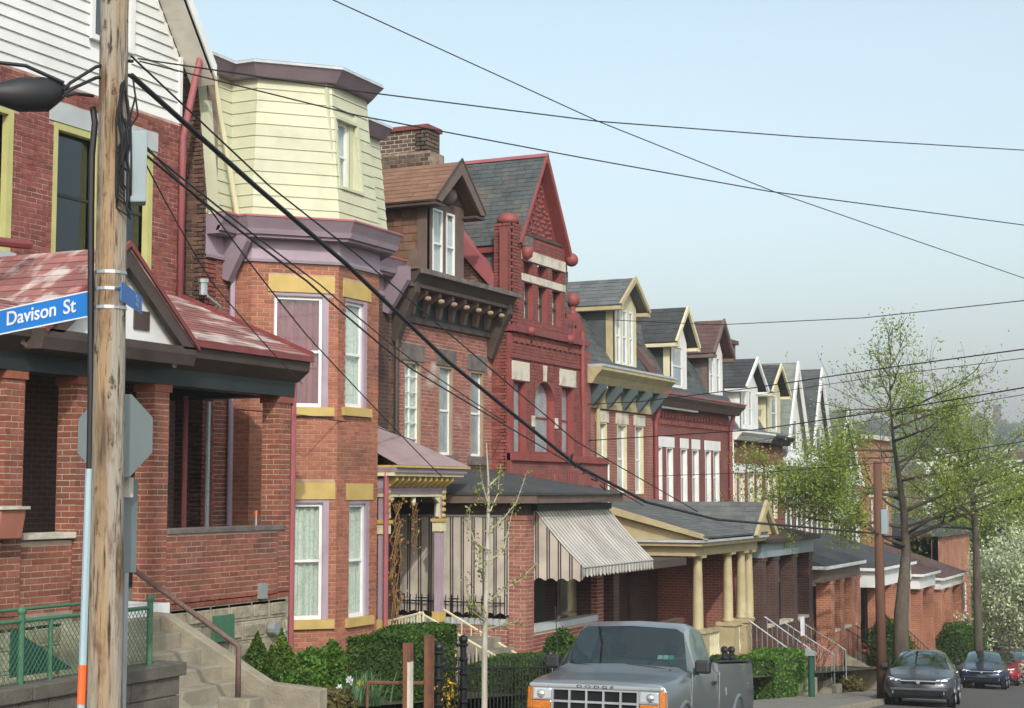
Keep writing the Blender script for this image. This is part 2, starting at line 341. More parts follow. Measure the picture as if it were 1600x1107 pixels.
def wall(parent, fr, u0, u1, z0, z1, holes, m, mortar, name='wall', n_ind=0, bl=.205, bh=.0605, j=.0145, proud=.007, thick=.22, bricks=True, near=None, bname='brick'):
    """mortar body with real openings and brick courses laid on it"""
    us = sorted({u0, u1, *[min(max(h[i], u0), u1) for h in holes for i in (0,1)]}); zs = sorted({z0, z1, *[min(max(h[i], z0), z1) for h in holes for i in (2,3)]})
    inside = lambda u, z: any(h[0] < u < h[1] and h[2] < z < h[3] for h in holes)
    b = MB()
    for i in range(len(us)-1):
        for k in range(len(zs)-1):
            if not inside((us[i]+us[i+1])/2, (zs[k]+zs[k+1])/2): fr.box(b, us[i], us[i+1], -thick, 0, zs[k], zs[k+1])
    w = b.build(name, mortar, parent)
    if not bricks: return w
    rows = []; k = 0; z = z0 + j/2
    while z + bh <= z1 + .001:
        cuts = [(u0, u1)]
        for h in holes:
            if h[2] < z+bh-.004 and h[3] > z+.004:
                cuts = [c for a, e in cuts for c in ((a, min(e, h[0])), (max(a, h[1]), e)) if c[1]-c[0] > .02]
        u = u0 - (0 if k % 2 == 0 else (bl+j)/2)
        while u < u1:
            for a, e in cuts:
                s, t = max(u, a), min(u+bl, e)
                if t - s > .025: rows.append((s, t, z))
            u += bl + j
        z += bh + j; k += 1
    q = MB()
    if n_ind:
        rows.sort(key=near or (lambda r: -((r[1]-r[0]) > .19)))
    ang = math.atan2(fr.U.y, fr.U.x)
    for i, (s, t, z) in enumerate(rows):
        pr = proud + random.uniform(-.002, .003)
        if i < n_ind:
            o = bpy.data.objects.new(bname, brickmesh(m)); col.objects.link(o); o.parent = w
            c = fr.p((s+t)/2, (pr-.02)/2, z+bh/2); o.location = c; o.rotation_euler = (0, 0, ang); o.scale = (t-s, pr+.02, bh)
        else:
            fr.box(q, s, t, -.01, pr, z, z+bh)
    if q.v: tag(q.build('brickwork', m, w), kind='stuff')
    return w
def sash(parent, fr, r, frame='white', jamb=None, glass='glass', back='dark_room', curtain=None, rec=.10, fw=.055, mid=.5, muntin=0, jw=.02, full=True, label=None):
    """sash window in opening r=(u0,u1,z0,z1): frame, meeting rail, panes, curtain, dark room behind"""
    u0, u1, z0, z1 = r; b = MB(); d1 = -rec+.05; d0 = -rec
    zm = z0 + (z1-z0)*mid
    fr.box(b, u0, u0+fw, d0, d1, z0, z1); fr.box(b, u1-fw, u1, d0, d1, z0, z1)
    fr.box(b, u0+fw, u1-fw, d0, d1, z0, z0+fw); fr.box(b, u0+fw, u1-fw, d0, d1, z1-fw, z1)
    fr.box(b, u0+fw, u1-fw, d0, d1-.004, zm-.022, zm+.022)
    for i in range(muntin):
        uu = u0+fw + (u1-u0-2*fw)*(i+1)/(muntin+1); fr.box(b, uu-.01, uu+.01, d0, d1-.008, z0+fw, z1-fw)
    if muntin:
        for i in range(1, 6):
            if i != 3: zz = z0 + (z1-z0)*i/6; fr.box(b, u0+fw, u1-fw, d0, d1-.008, zz-.01, zz+.01)
    w = b.build('window', frame, parent)
    if label: w['label'] = label
    for za, zb in ((z0+fw, zm-.022), (zm+.022, z1-fw)):
        g = MB(); fr.box(g, u0+fw, u1-fw, d0+.012, d0+.02, za, zb); g.build('pane', glass, w)
    if jamb:
        g = MB(); fr.box(g, u1-jw, u1, d1+.002, .006, z0+.002, z1-.002); fr.box(g, u0, u0+jw, d1+.002, .006, z0+.002, z1-.002); fr.box(g, u0+jw, u1-jw, d1+.002, .006, z1-jw, z1-.002); g.build('jamb', jamb, w)
    if full:
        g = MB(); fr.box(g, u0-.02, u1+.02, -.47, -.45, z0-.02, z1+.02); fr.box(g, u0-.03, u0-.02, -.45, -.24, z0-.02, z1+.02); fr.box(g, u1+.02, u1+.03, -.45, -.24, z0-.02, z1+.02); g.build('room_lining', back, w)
    if curtain:
        g = MB(); n = 26; pts = []
        for i in range(n+1):
            u = u0 + (u1-u0)*i/n; d = d0-.045 + .026*math.sin(i*1.35) + .010*math.sin(i*3.1); pts.append((u, d))
        for i in range(n):
            a, e = pts[i], pts[i+1]
            g.quad(fr.p(a[0],a[1],z0+.03), fr.p(e[0],e[1],z0+.03), fr.p(e[0],e[1],z1-.03), fr.p(a[0],a[1],z1-.03))
        g.build('curtain', curtain, w, smooth=True)
    return w
def slab(parent, fr, name, m, r, d0, d1, bevel=0):
    b = MB(); fr.box(b, r[0], r[1], d0, d1, r[2], r[3]); return b.build(name, m, parent, bevel=bevel)
def shingles(parent, p0, p1, p2, p3, course, tab, m, name='shingle', n_ind=0, th=.012, base=None):
    """roof plane p0-p1 eave, p2-p3 ridge (p3 above p0); overlapping tabs course by course"""
    p0, p1, p2, p3 = map(Vector, (p0, p1, p2, p3)); n = (p1-p0).cross(p3-p0).normalized()
    if n.z < 0: n = -n
    L = ((p3-p0).length + (p2-p1).length)/2; k = max(1, round(L/course)); tabs = []
    bb = MB().prism([p0-n*.03, p1-n*.03, p2-n*.03, p3-n*.03], n*.025); deck = bb.build('roof_deck', base or m, parent)
    for i in range(k):
        a0, a1 = i/k, min(1, (i+1.25)/k)
        l0, r0 = p0.lerp(p3, a0), p1.lerp(p2, a0); l1, r1 = p0.lerp(p3, a1), p1.lerp(p2, a1)
        w = (r0-l0).length; nt = max(1, round(w/tab)); off = random.random()
        e = sorted({0., 1., *[(t+off)/nt for t in range(-1, nt+1) if .01 < (t+off)/nt < .99]})
        for s, t in zip(e[:-1], e[1:]):
            g = .004/max(w, .1); h = n*(th + random.uniform(0, th*.5)); s += g; t -= g
            if t <= s: continue
            tabs.append([l0.lerp(r0,s), l0.lerp(r0,t), l1.lerp(r1,t), l1.lerp(r1,s), h])
    q = MB()
    for i, (a, b, c, d, h) in enumerate(tabs):
        mb = MB() if i < n_ind else q
        mb.hexa([a, b, c, d, a+h, b+h, c+h*.25, d+h*.25])
        if i < n_ind: mb.build(name, m, deck)
    if q.v: tag(q.build('shingle_courses', m, deck), kind='stuff')
    return deck
def cards(name, pts, size, m, parent=None, flat=0., aspect=.55, kind=None, droop=None):
    """leaf faces at given points, numpy-built"""
    P = np.asarray(pts, dtype=float); n = len(P)
    a = rng.normal(size=(n,3)); a /= np.linalg.norm(a, axis=1)[:,None]
    b = rng.normal(size=(n,3)); b -= a*(a*b).sum(1)[:,None]; b /= np.linalg.norm(b, axis=1)[:,None]
    s = size*rng.uniform(.6, 1.35, n)[:,None]; a = a*s; b = b*s*aspect
    v = np.stack([P-a*.5, P+b*.5, P+a*.5, P-b*.5], 1).reshape(-1, 3)
    me = bpy.data.meshes.new(name); me.vertices.add(4*n); me.loops.add(4*n); me.polygons.add(n)
    me.vertices.foreach_set('co', v.ravel()); me.loops.foreach_set('vertex_index', np.arange(4*n, dtype=np.int32))
    me.polygons.foreach_set('loop_start', np.arange(0, 4*n, 4, dtype=np.int32)); me.update(); me.validate()
    o = link(name, me, m, parent)
    if kind: o['kind'] = kind
    return o
def lettering(text, size, m, parent, mtx, ext=.002, name='lettering', sx=1.0):
    c = bpy.data.curves.new(name, 'FONT'); c.body = text; c.size = size; c.extrude = ext; c.align_x = 'CENTER'; c.align_y = 'CENTER'; c.offset = size*.012
    t = bpy.data.objects.new(name, c); col.objects.link(t)
    dg = bpy.context.evaluated_depsgraph_get(); me = bpy.data.meshes.new_from_object(t.evaluated_get(dg)); bpy.data.objects.remove(t)
    me.transform(mtx @ Matrix.Diagonal((sx,1,1,1))); me.materials.clear()
    return link(name, me, m, parent)
# ================================================================ SETTING
def curb(y): return -7.72 - .042*(min(y,35)-16.4) - .075*max(0, y-35)          # the street bends a little away from the row
def inner(y): return min(-10.45-.012*y, curb(y)-1.25)
def ext_rows(y0, y1, step): 
    k = max(1, int((y1-y0)/step)); return [y0 + (y1-y0)*i/k for i in range(k+1)]
def strip(ys, xa, xb, dz, th=0):
    b = MB()
    for y, w in zip(ys[:-1], ys[1:]):
        if th: b.hexa([(xa(y),y,gz(y)+dz-th),(xb(y),y,gz(y)+dz-th),(xb(w),w,gz(w)+dz-th),(xa(w),w,gz(w)+dz-th),(xa(y),y,gz(y)+dz),(xb(y),y,gz(y)+dz),(xb(w),w,gz(w)+dz),(xa(w),w,gz(w)+dz)])
        else: b.quad((xa(y),y,gz(y)+dz),(xb(y),y,gz(y)+dz),(xb(w),w,gz(w)+dz),(xa(w),w,gz(w)+dz))
    return b
# terrain: one sheet, falling down the street, a valley and the far hillside
def terr(x, y):
    z = gz(y) if y > 0 else -.0945*max(y, -60)
    if y > 200:
        t = min(1, (y-200)/260); z += -6*t
        h = max(0, (y-430)/420); h = min(1, h); h = h*h*(3-2*h)
        z += h*(64 + 7*math.sin(x*.011+1) + 5*math.sin(x*.027))
    return z - .35
xs = sorted({*[-1600+i*80 for i in range(41)], *[-60+i*6 for i in range(21)]}); ys = sorted({*[-400+i*40 for i in range(60)], *[i*5 for i in range(30)]})
b = MB()
for y in ys:
    for x in xs: b.v.append((x, y, terr(x, y)))
nx = len(xs)
for j in range(len(ys)-1):
    for i in range(nx-1): b.f.append((j*nx+i, j*nx+i+1, (j+1)*nx+i+1, (j+1)*nx+i))
struct('ground', b, 'grass_ground')
RY = ext_rows(-30, 120, 3)
struct('road', strip(RY, lambda y: curb(y)-.05, lambda y: curb(y)+13.2, 0), 'asphalt')
struct('kerb', strip(RY, lambda y: curb(y)-.16, lambda y: curb(y), .13, .5), 'concrete')
b = strip(RY, lambda y: inner(y), lambda y: curb(y)-.16, .10, .3); pvm = tag(b.build('pavement', 'concrete_dark'), kind='structure')
yy = 4.0
while yy < 76:                                     # cast flags of the pavement, one by one
    q = MB(); a, e = yy+.012, yy+1.49
    for s, t in ((0, .5), (.5, 1)):
        xa = lambda y, k: inner(y)*(1-k) + (curb(y)-.17)*k
        h = .124 + random.uniform(-.006, .006); q = MB()
        q.hexa([(xa(a,s)+.012,a,gz(a)),(xa(a,t)-.012,a,gz(a)),(xa(e,t)-.012,e,gz(e)),(xa(e,s)+.012,e,gz(e)),(xa(a,s)+.012,a,gz(a)+h),(xa(a,t)-.012,a,gz(a)+h),(xa(e,t)-.012,e,gz(e)+h),(xa(e,s)+.012,e,gz(e)+h)])
        q.build('paving_slab', 'sidewalk', pvm)
    yy += 1.5
def yard_z(y):                                     # terrace in front of the houses
    return -.55 - .0855*(y-14) if y > 14 else -.55
struct('yard', (lambda b: [b.quad((-26,y,yard_z(y)-.35),(inner(y)-.15,y,yard_z(y)-.35),(inner(w)-.15,w,yard_z(w)-.35),(-26,w,yard_z(w)-.35)) for y, w in zip(RY[:-1], RY[1:])] and b)(MB()), 'earth')
# ================================================================ HOUSE 1: gabled brick house with white siding
H1 = thing('gabled_house', 'brick house with white sided gable and brick pillared porch behind the street sign pole', 'house', (-15.5, 16, -.9))
f1 = front(11.4); YO = 11.4
W1 = [(15.35-YO, 16.5-YO, 4.85, 6.88), (17.3-YO, 18.33-YO, 4.85, 6.88), (18.62-YO, 19.56-YO, 4.85, 6.88)]
wall(H1, f1, 0, 20.24-YO, 3.9, 7.46, W1 + [(-.1+a, b_+.1, 6.88, 7.18) for a, b_, _, _ in W1], 'brick_old', 'mortar_upper', n_ind=0)
b = MB(); f1.box(b, 0, 20.24-YO, -9, -.23, -1.2, 7.4); b.build('house_body', 'bt_dark', H1)
for w in W1:
    sash(H1, f1, w, frame='green_black', jamb='lime', glass='glass_dark', jw=.10, rec=.16, fw=.05)
    slab(H1, f1, 'lintel', 'stone_grey', (w[0]-.1, w[1]+.1, 6.885, 7.175), -.1, .018)
    slab(H1, f1, 'sill', 'stone_grey', (w[0]-.06, w[1]+.06, 4.74, 4.85), -.1, .06)
# door and window behind the porch
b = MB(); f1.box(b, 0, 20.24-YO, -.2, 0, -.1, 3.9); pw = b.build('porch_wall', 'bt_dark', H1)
b = MB(); f1.box(b, 15.3-YO, 16.25-YO, .005, .05, .15, 2.3); dr = b.build('door', 'wood_brown', H1)
b = MB(); f1.box(b, 15.45-YO, 16.1-YO, .052, .062, 1.2, 2.1); b.build('pane', 'pane_dark', dr)
b = MB().ball(f1.p(16.17-YO, .09, 1.1), .035); b.build('handle', 'chrome', dr)
for a in (13.2, 17.7):
    r = (a-YO, a+1.3-YO, .8, 2.5); b = MB(); f1.box(b, r[0], r[1], .004, .05, r[2], r[3]); w = b.build('window', 'stone_grey', H1)
    b = MB(); f1.box(b, r[0]+.08, r[1]-.08, .052, .058, r[2]+.08, r[3]-.08); b.build('pane', 'pane_dark', w)
# gable siding: boards, each one a piece
APX = 15.86; SL = 1.36
gr = lambda z: 20.19 - (z-8.62)/SL if z > 8.62 else 20.24
gb = MB(); top = 8.62 + SL*(20.19-APX)
gb.prism([(-15.56, YO, 7.46), (-15.56, 20.24, 7.46), (-15.56, 20.24, 8.6), (-15.56, APX, top), (-15.56, YO, 8.6)], (-.2, 0, 0)); gable = gb.build('gable', 'siding_white', H1)
AW = (18.05, 19.02, 8.3, 10.1)
z = 7.46
while z < top-.15:
    h = .172; ya = YO if z < 8.6 else 2*APX-gr(z+h); ye = gr(z+h)
    segs = [(ya, ye)]
    if AW[2] < z+h and AW[3] > z: segs = [(ya, AW[0]), (AW[1], ye)]
    for s, t in segs:
        if t > s+.02: MB().prism([(-15.56, s, z+.004), (-15.505, s, z+.004), (-15.535, s, z+h+.02), (-15.56, s, z+h+.02)], (0, t-s, 0)).build('siding_board', 'siding_white', gable)
    z += h
b = MB().box(-15.54, -15.485, 20.18, 20.26, 7.46, 8.55); b.build('corner_board', 'white', H1)
fa = front(0, -15.5)
b = MB(); [fa.box(b, *q, -.05, .025, *zz) for q, zz in (((AW[0]-.01, AW[0]+.07), (8.3, 10.1)), ((AW[1]-.08, AW[1]+.02), (8.3, 10.1)), ((AW[0]+.07, AW[1]-.08), (8.3, 8.38)), ((AW[0]+.07, AW[1]-.08), (9.2, 9.26)))]
aw = b.build('attic_window', 'white', H1)
b = MB(); fa.box(b, AW[0]+.07, AW[1]-.08, -.045, -.035, 8.38, 10.1); b.build('pane', 'pane_dark', aw)
# roof with soffit and white rake boards
def rakeroof(sgn):
    y0, z0 = APX, top+.36; L = 20.56-APX; y1 = APX + sgn*L; z1 = z0 - SL*L
    e = MB().prism([(-15.08, y0, z0), (-15.08, y1, z1), (-15.08, y1, z1-.14), (-15.08, y0, z0-.16)], (-9, 0, 0)).build('roof', 'roof_dark', H1)
    MB().prism([(-15.055, y0, z0-.02), (-15.055, y1+.02*sgn, z1-.02), (-15.055, y1+.02*sgn, z1-.25), (-15.055, y0, z0-.27)], (-.03, 0, 0)).build('rake_board', 'white', e)
    n = 56
    for i in range(n):
        ya, yb = y0+(y1-y0)*i/n, y0+(y1-y0)*(i+.96)/n; za, zb = z0-.2-SL*abs(ya-y0), z0-.2-SL*abs(yb-y0)
        MB().prism([(-15.09, ya, za-.14), (-15.09, yb, zb-.14), (-15.09, yb, zb-.12), (-15.09, ya, za-.12)], (-.44, 0, 0)).build('soffit_board', 'soffit', e)
rakeroof(1); rakeroof(-1)
# downspout
pa, pb, pc = at(312, 95, X=-15.2), at(286, 215, X=-15.42), at(283, 470, X=-15.42)
MB().tube([pa + V(0,.05,.25), pa, pb, V(pb.x, pb.y, 4.55)], .055, 8).build('downspout', 'rose_trim', H1, smooth=True)
# ---------------------------------------------------------------- porch of house 1
PX = -13.1; fp = front(0, PX)
b = MB().box(-15.5, PX, 12.2, 19.89, -.05, .13); b.build('porch_floor', 'concrete', H1)
PR = [14.25, 15.47, 16.97, 19.89]; PW = .30
near = lambda r: -((r[1]-r[0]) > .15)
def pillar(y1, z0, z1, w=PW, x=PX, n=0, m='brick_orange', mo='mortar', cap=True, parent=H1, nm='pillar'):
    core = MB().box(x-w, x, y1-w, y1, z0, z1).build(nm, mo, parent)
    k = 0; z = z0+.006; out = 0; q = MB(); j = .0145; bh = .0605
    while z+bh < z1:
        h = (w-j)/2
        faces = [('f', [(0, w*.68), (w*.68+j, w)] if k % 2 else [(0, w*.32-j), (w*.32, w)]), ('s', [(0, w*.32-j), (w*.32, w)] if k % 2 else [(0, w*.68), (w*.68+j, w)])]
        for t, sp in faces:
            f = front(y1-w, x) if t == 'f' else side(x-w, y1-w)
            for a, e in sp:
                pr = .006 + random.uniform(-.002, .003)
                if out < n:
                    o = bpy.data.objects.new('brick', brickmesh(m)); col.objects.link(o); o.parent = core
                    o.location = f.p((a+e)/2, (pr-.02)/2, z+bh/2); o.rotation_euler = (0,0,math.atan2(f.U.y, f.U.x)); o.scale = (e-a, pr+.02, bh); out += 1
                else: f.box(q, a, e, -.01, pr, z, z+bh)
        z += bh+j; k += 1
    if q.v: tag(q.build('brickwork', m, core), kind='stuff')
    if cap: MB().box(x-w-.03, x+.03, y1-w-.03, y1+.03, z1-.10, z1).build('pillar_cap', m, core)
    return core
for i, y1 in enumerate(PR): pillar(y1, .02 if i > 1 else -.02, 2.98, n=60 if i != 1 else 20)
wall(H1, fp, 16.97, 19.89-PW, .0, 1.0, [], 'brick_orange', 'mortar', name='parapet', n_ind=100)
wall(H1, front(0, PX-.03), PR[0], PR[1]-PW, -.05, .98, [], 'brick_orange', 'mortar', name='parapet', n_ind=30)
wall(H1, front(0, PX+.0), 12.2, PR[0]-PW, -.4, .98, [], 'brick_orange', 'mortar', name='parapet', n_ind=10)
for a, e, x in ((16.97, 19.75, .03), (PR[0]+.005, PR[1]-PW-.005, .04), (12.2, PR[0]-PW-.005, .04)): slab(H1, fp, 'coping', 'stone_dark' if a != PR[0]+.005 else 'stone_pale', (a, e, 1.0, 1.075), -.28, x, .01)
# foundation of rock faced blocks
fd = MB(); fp.box(fd, 14.2, 19.9, -.3, -.03, -1.6, 0); found = fd.build('foundation', 'concrete', H1)
z = -1.62; k = 0
while z < -.05:
    y = 12.2 + (.3 if k % 2 else 0)
    while y < 19.88:
        w = random.uniform(.42, .6); e = min(y+w, 19.9)
        if not (17.9 < (y+e)/2 < 18.35 and z > -.85 and z < -.3) and e-y > .1:
            q = MB(); n0 = len(q.v); fp.box(q, y+.003, e-.003, -.05, .0, z+.003, min(z+.267, -.003))
            c = [(y+.05, e-.05, z+.05, min(z+.22, -.04))][0]; fp.box(q, *c[:2], -.01, random.uniform(.006, .03), *c[2:])
            q.build('foundation_block', 'stone_block', found, bevel=.012)
        y = e
    z += .27; k += 1
r = fp.rect(332, 963, 361, 1000); slab(H1, fp, 'cellar_hatch', 'green_paint', (r[0], r[1], r[2], r[3]), -.02, .055)
r = fp.rect(402, 912, 410, 935); slab(H1, fp, 'vent', 'galv', r, 0, .09)
p = at(432, 985, X=PX); MB().tube([p, p+V(.12,0,.02), p+V(.14,0,-.35)], .035, 7).build('meter_pipe', 'galv', H1)
MB().lathe([(.001,-.06),(.09,-.06),(.09,.06),(.001,.06)], at(428, 982, X=PX+.1), 10, 'x').build('gas_meter', 'galv', H1)
# red corner board right of the porch
MB().tube([V(-13.1, 19.965, 3.3), V(-13.1, 19.965, -.9)], .045, 8).build('downspout', 'rose_trim', H1)
# beam, gutter, roof
b = MB().box(PX-.32, PX+.04, 12.2, 19.93, 2.98, 3.34); b.box(-15.5, PX-.325, 19.62, 19.93, 2.98, 3.34); b.build('porch_beam', 'green_black', H1)
b = MB().box(-15.5, PX-.33, 12.2, 19.6, 3.2, 3.24); b.build('porch_ceiling', 'stone_grey', H1)
EY = 20.02; EX = -12.84
gut = MB().prism([(PX+.041, 0, 3.2), (EX-.02, 0, 3.36), (EX, 0, 3.56), (PX-.2, 0, 3.56), (PX-.2, 0, 3.342), (PX+.041, 0, 3.342)], (0, 1, 0)); gut.v = [(x, 12.2 if y == 0 else EY, z) for x, y, z in gut.v]; gut.build('cornice', 'brown_dark', H1)
MB().box(EX, EX+.05, 16.9, EY+.02, 3.5, 3.58).build('gutter', 'red_trim', H1)
ZT = 4.66
shingles(H1, (EX, 16.2, 3.59), (EX, EY, 3.59), (-15.48, 20.2, ZT), (-15.48, 16.2, ZT), .15, .33, 'shingle_red', n_ind=140)
shingles(H1, (EX, 11.6, 3.59), (EX, 14.3, 3.59), (-15.48, 14.3, ZT), (-15.48, 11.6, ZT), .15, .33, 'shingle_red', n_ind=0)
MB().prism([(EX+.02, EY, 3.52), (EX+.02, EY, 3.66), (-15.48, 20.2, ZT+.07), (-15.48, 20.2, ZT-.08)], (0, .05, 0)).build('verge_board', 'red_trim', H1)
# entrance gable over the porch
GX = -12.68; GA = at(170, 372, X=GX); g0 = 14.12; g1 = 16.98; gm = (g0+g1)/2; GT = 4.62; gs = (GT-3.45)/((g1-g0)/2)
RB = GX-2.75
for sgn, ye in ((1, g1), (-1, g0)):
    pe = V(GX+.02, ye, 3.45); pt = V(GX+.02, gm, GT); qe = V(RB, ye, 3.45); qt = V(RB, gm, GT)
    if sgn < 0: shingles(H1, pe, qe, qt, pt, .15, .33, 'shingle_red', n_ind=120)
    else: shingles(H1, qe, pe, pt, qt, .15, .33, 'shingle_red', n_ind=0)
    MB().prism([pe+V(.03,sgn*.02,.05), pt+V(.03,0,.07), pt+V(.03,0,-.0), pe+V(.03,sgn*.02,-.03)], (-.05,0,0)).build('verge_board', 'red_trim', H1)
    MB().prism([pe+V(0,0,-.02), pt+V(0,0,-.03), pt+V(0,0,-.26), pe+V(0,-sgn*.28,-.02)], (-.08,0,0)).build('rake_board', 'brown_dark', H1)
pd = MB().prism([(GX-.14, g0+.15, 3.46), (GX-.14, g1-.15, 3.46), (GX-.14, gm, GT-.1)], (-.06,0,0)).build('pediment', 'white', H1)
MB().box(GX-.139, GX-.115, 15.85, 16.15, 3.62, 3.86).build('vent', 'brown_dark', pd)
gc = MB().prism([(GX-.02, 0, 3.22), (GX+.02, 0, 3.36), (GX+.02, 0, 3.46), (PX-.2, 0, 3.46), (PX-.2, 0, 3.24)], (0, 1, 0)); gc.v = [(x, g0-.05 if y == 0 else g1-.02, z) for x, y, z in gc.v]; gc.build('cornice', 'brown_dark', H1)
p = at(258, 560, X=-12.9); MB().tube([p+V(.12,.0,.07), p+V(.14,.06,.02), p+V(.1,.05,-.12)], .035, 8).build('gutter_elbow', 'chrome', H1, smooth=True)
p = at(35, 535, X=-12.95); MB().tube([p+V(.05,-.05,.1), p, p+V(.02,.1,-.05)], .03, 7).build('porch_lamp', 'chrome', H1)
# red pipe end above the porch roof at the left
MB().tube([at(-60, 372, X=-14), at(46, 383, X=-14)], .06, 8).build('drain_pipe', 'red_trim', H1)
MB().box(PX-.35, PX+.35, 15.55, 16.62, -.03, .14).build('threshold', 'white', H1, bevel=.01)
# pipes and posts seen inside the porch
for px, m, x in ((287, 'rose_trim', -14.6), (323, 'galv', -15.2)):
    p = at(px, 800, X=x); MB().tube([V(p.x, p.y, .15), V(p.x, p.y, 3.0)], .04, 8).build('porch_pipe', m, H1)
pl = thing('planter_box', 'terracotta window box hanging on the brick parapet left of the pole', 'planter', at(12, 842, X=-12.95))
p0, p1 = at(-12, 843, X=-12.97), at(28, 796, X=-12.97)
MB().prism([(-13.05, p0.y, p0.z), (-12.9, p0.y, p0.z), (-12.84, p0.y, p1.z), (-13.05, p0.y, p1.z)], (0, p1.y-p0.y, 0)).build('box', 'terracotta', pl, bevel=.01)
MB().box(-13.07, -12.81, p0.y-.03, p1.y+.03, p1.z, p1.z+.035).build('rim', 'stone_pale', pl)
tc = thing('torch_lighter', 'small stick with orange top standing on the porch coping', 'stick', at(399, 824, X=-13.2))
p = at(400, 826, X=-13.2); q = at(402, 800, X=-13.2); MB().tube([V(p.x,p.y,1.075), V(p.x,p.y,q.z-.05)], .012, 6).build('stick', 'stone_pale', tc); MB().tube([V(p.x,p.y,q.z-.05), V(p.x,p.y,q.z+.02)], .02, 6).build('tip', 'orange_paint', tc)
# ---------------------------------------------------------------- steps up to house 1
ST = thing('stone_steps', 'worn concrete steps with sloping cheek wall up to the brick porch', 'steps', (-11.7, 15.5, -1.4))
SY0, SY1 = 14.98, 16.17; n = 9; zt = .0; zb = -1.62; xt, xb = -12.85, -10.05
for i in range(n):
    z1 = zt - (zt-zb)*(i)/n; x1 = xt + (xb-xt)*(i+1)/n; x0 = x1 - (xb-xt)/n
    MB().box(x0-.28, x1, SY0, SY1, z1-.35, z1-.012*random.random()).build('step', 'concrete', ST, bevel=.018)
for y0, y1, pts in ((16.17, 16.36, [(-12.95, -1.8), (-12.95, .05), (-12.5, .03), (-10.95, -.74), (-10.2, -.78), (-10.2, -1.8)]), (14.78, 14.98, [(-12.95, -1.8), (-12.95, .0), (-12.6, -.18), (-10.85, -1.02), (-10.42, -1.0), (-10.42, -1.8)])):
    MB().prism([(x, y0, z) for x, z in pts], (0, y1-y0, 0)).build('cheek_wall', 'concrete', ST, bevel=.02)
MB().box(-10.62, -10.2, 14.72, 15.02, -1.8, -.72).build('newel_block', 'concrete', ST, bevel=.02)
pt = at(373, 1010, X=-10.4); pu = at(197, 882, Y=14.85)
MB().tube([pu, pt+V(-.03,0,.02), pt, V(pt.x, pt.y, -.72)], .032, 9).build('handrail', 'rail_rust', ST, smooth=True)
# ---------------------------------------------------------------- retaining wall with chain link fence
RW = thing('retaining_wall', 'dark block retaining wall with coping in front of the chain link fence', 'wall', (-10.5, 12, -1))
fr = front(0, -10.4); core = MB(); fr.box(core, 5, 13.7, -.25, -.02, -1.9, -.37); cw = core.build('wall', 'concrete_dark', RW)
k = 0; z = -.37-.2
while z > -1.6:
    y = 13.75
    while y > 9:
        w = .4; o = (.2 if k % 2 and y == 13.75 else 0); a = y-w+o
        q = MB(); fr.box(q, a+.006, y-.006, -.1, random.uniform(-.004,.006), z+.006, z+.194); q.build('block', 'concrete_dark', cw, bevel=.008); y = a
    z -= .2; k += 1
y = 13.82
while y > 6: q = MB(); fr.box(q, y-1.16, y-.006, -.32, .04, -.37, -.23); q.build('coping_stone', 'concrete_dark', RW, bevel=.015); y -= 1.16
CF = thing('chain_link_fence', 'green chain link fence standing on the retaining wall', 'fence', (-10.55, 12, -.23))
FXc = -10.55; pc = [at(235, 930, X=FXc).y, at(35, 930, X=FXc).y]; ft = at(235, 945, X=FXc).z
for y in (pc[0], pc[1], pc[1]-1.9): MB().tube([V(FXc,y,-.3), V(FXc,y,ft+.04)], .032, 8).ball(V(FXc,y,ft+.06), .045, 8).build('post', 'green_paint', CF)
ym = at(80, 950, X=FXc).y; MB().tube([V(FXc,ym,-.25), V(FXc,ym,ft-.02)], .024, 8).build('post', 'green_paint', CF)
MB().tube([V(FXc,pc[0],ft-.03), V(FXc,pc[1]-1.9,ft-.03)], .022, 8).build('top_rail', 'green_paint', CF)
MB().tube([V(FXc-.75,pc[1]-.2,ft), V(FXc-.75,pc[0]+.1,ft)], .018, 8).build('back_rail', 'green_paint', CF)
w = MB(); H = ft-.05+.22; y = pc[1]-2.6
while y < pc[0]:
    for s in (1, -1):
        a, e = V(FXc+.012*s, y, -.22), V(FXc+.012*s, y+s*H*.75, -.22+H)
        for q in (a, e):
            pass
        y0c, y1c = sorted((a.y, e.y))
        if y1c > pc[0] or y0c < pc[1]-2.6:
            lim = pc[0] if y1c > pc[0] else pc[1]-2.6
            t = (lim-a.y)/(e.y-a.y); e = a.lerp(e, max(0, min(1, t)))
        if (e-a).length > .03: w.tube([a, e], .0045, 3)
    y += .058
y = pc[0]+.0
while y < pc[0]+H*.75:
    a = V(FXc-.012, y, -.22); e = V(FXc-.012, y-H*.75, -.22+H); t = (pc[0]-a.y)/(e.y-a.y); a = a.lerp(e, t); w.tube([a, e], .0045, 3); y += .058
tag(w.build('wire_mesh', 'green_paint', CF), kind='stuff')
MB().prism([(FXc-.02, 0, 0)]*0 + [(FXc-.6, ym+.1, -.25), (FXc-.6, ym+1.0, -.25), (FXc-.6, ym+.1, ft-.15)], (.02, 0, 0)).build('shade_triangle', 'post_green', CF)  # dark teal triangle colours in a shaded area, not a real brace
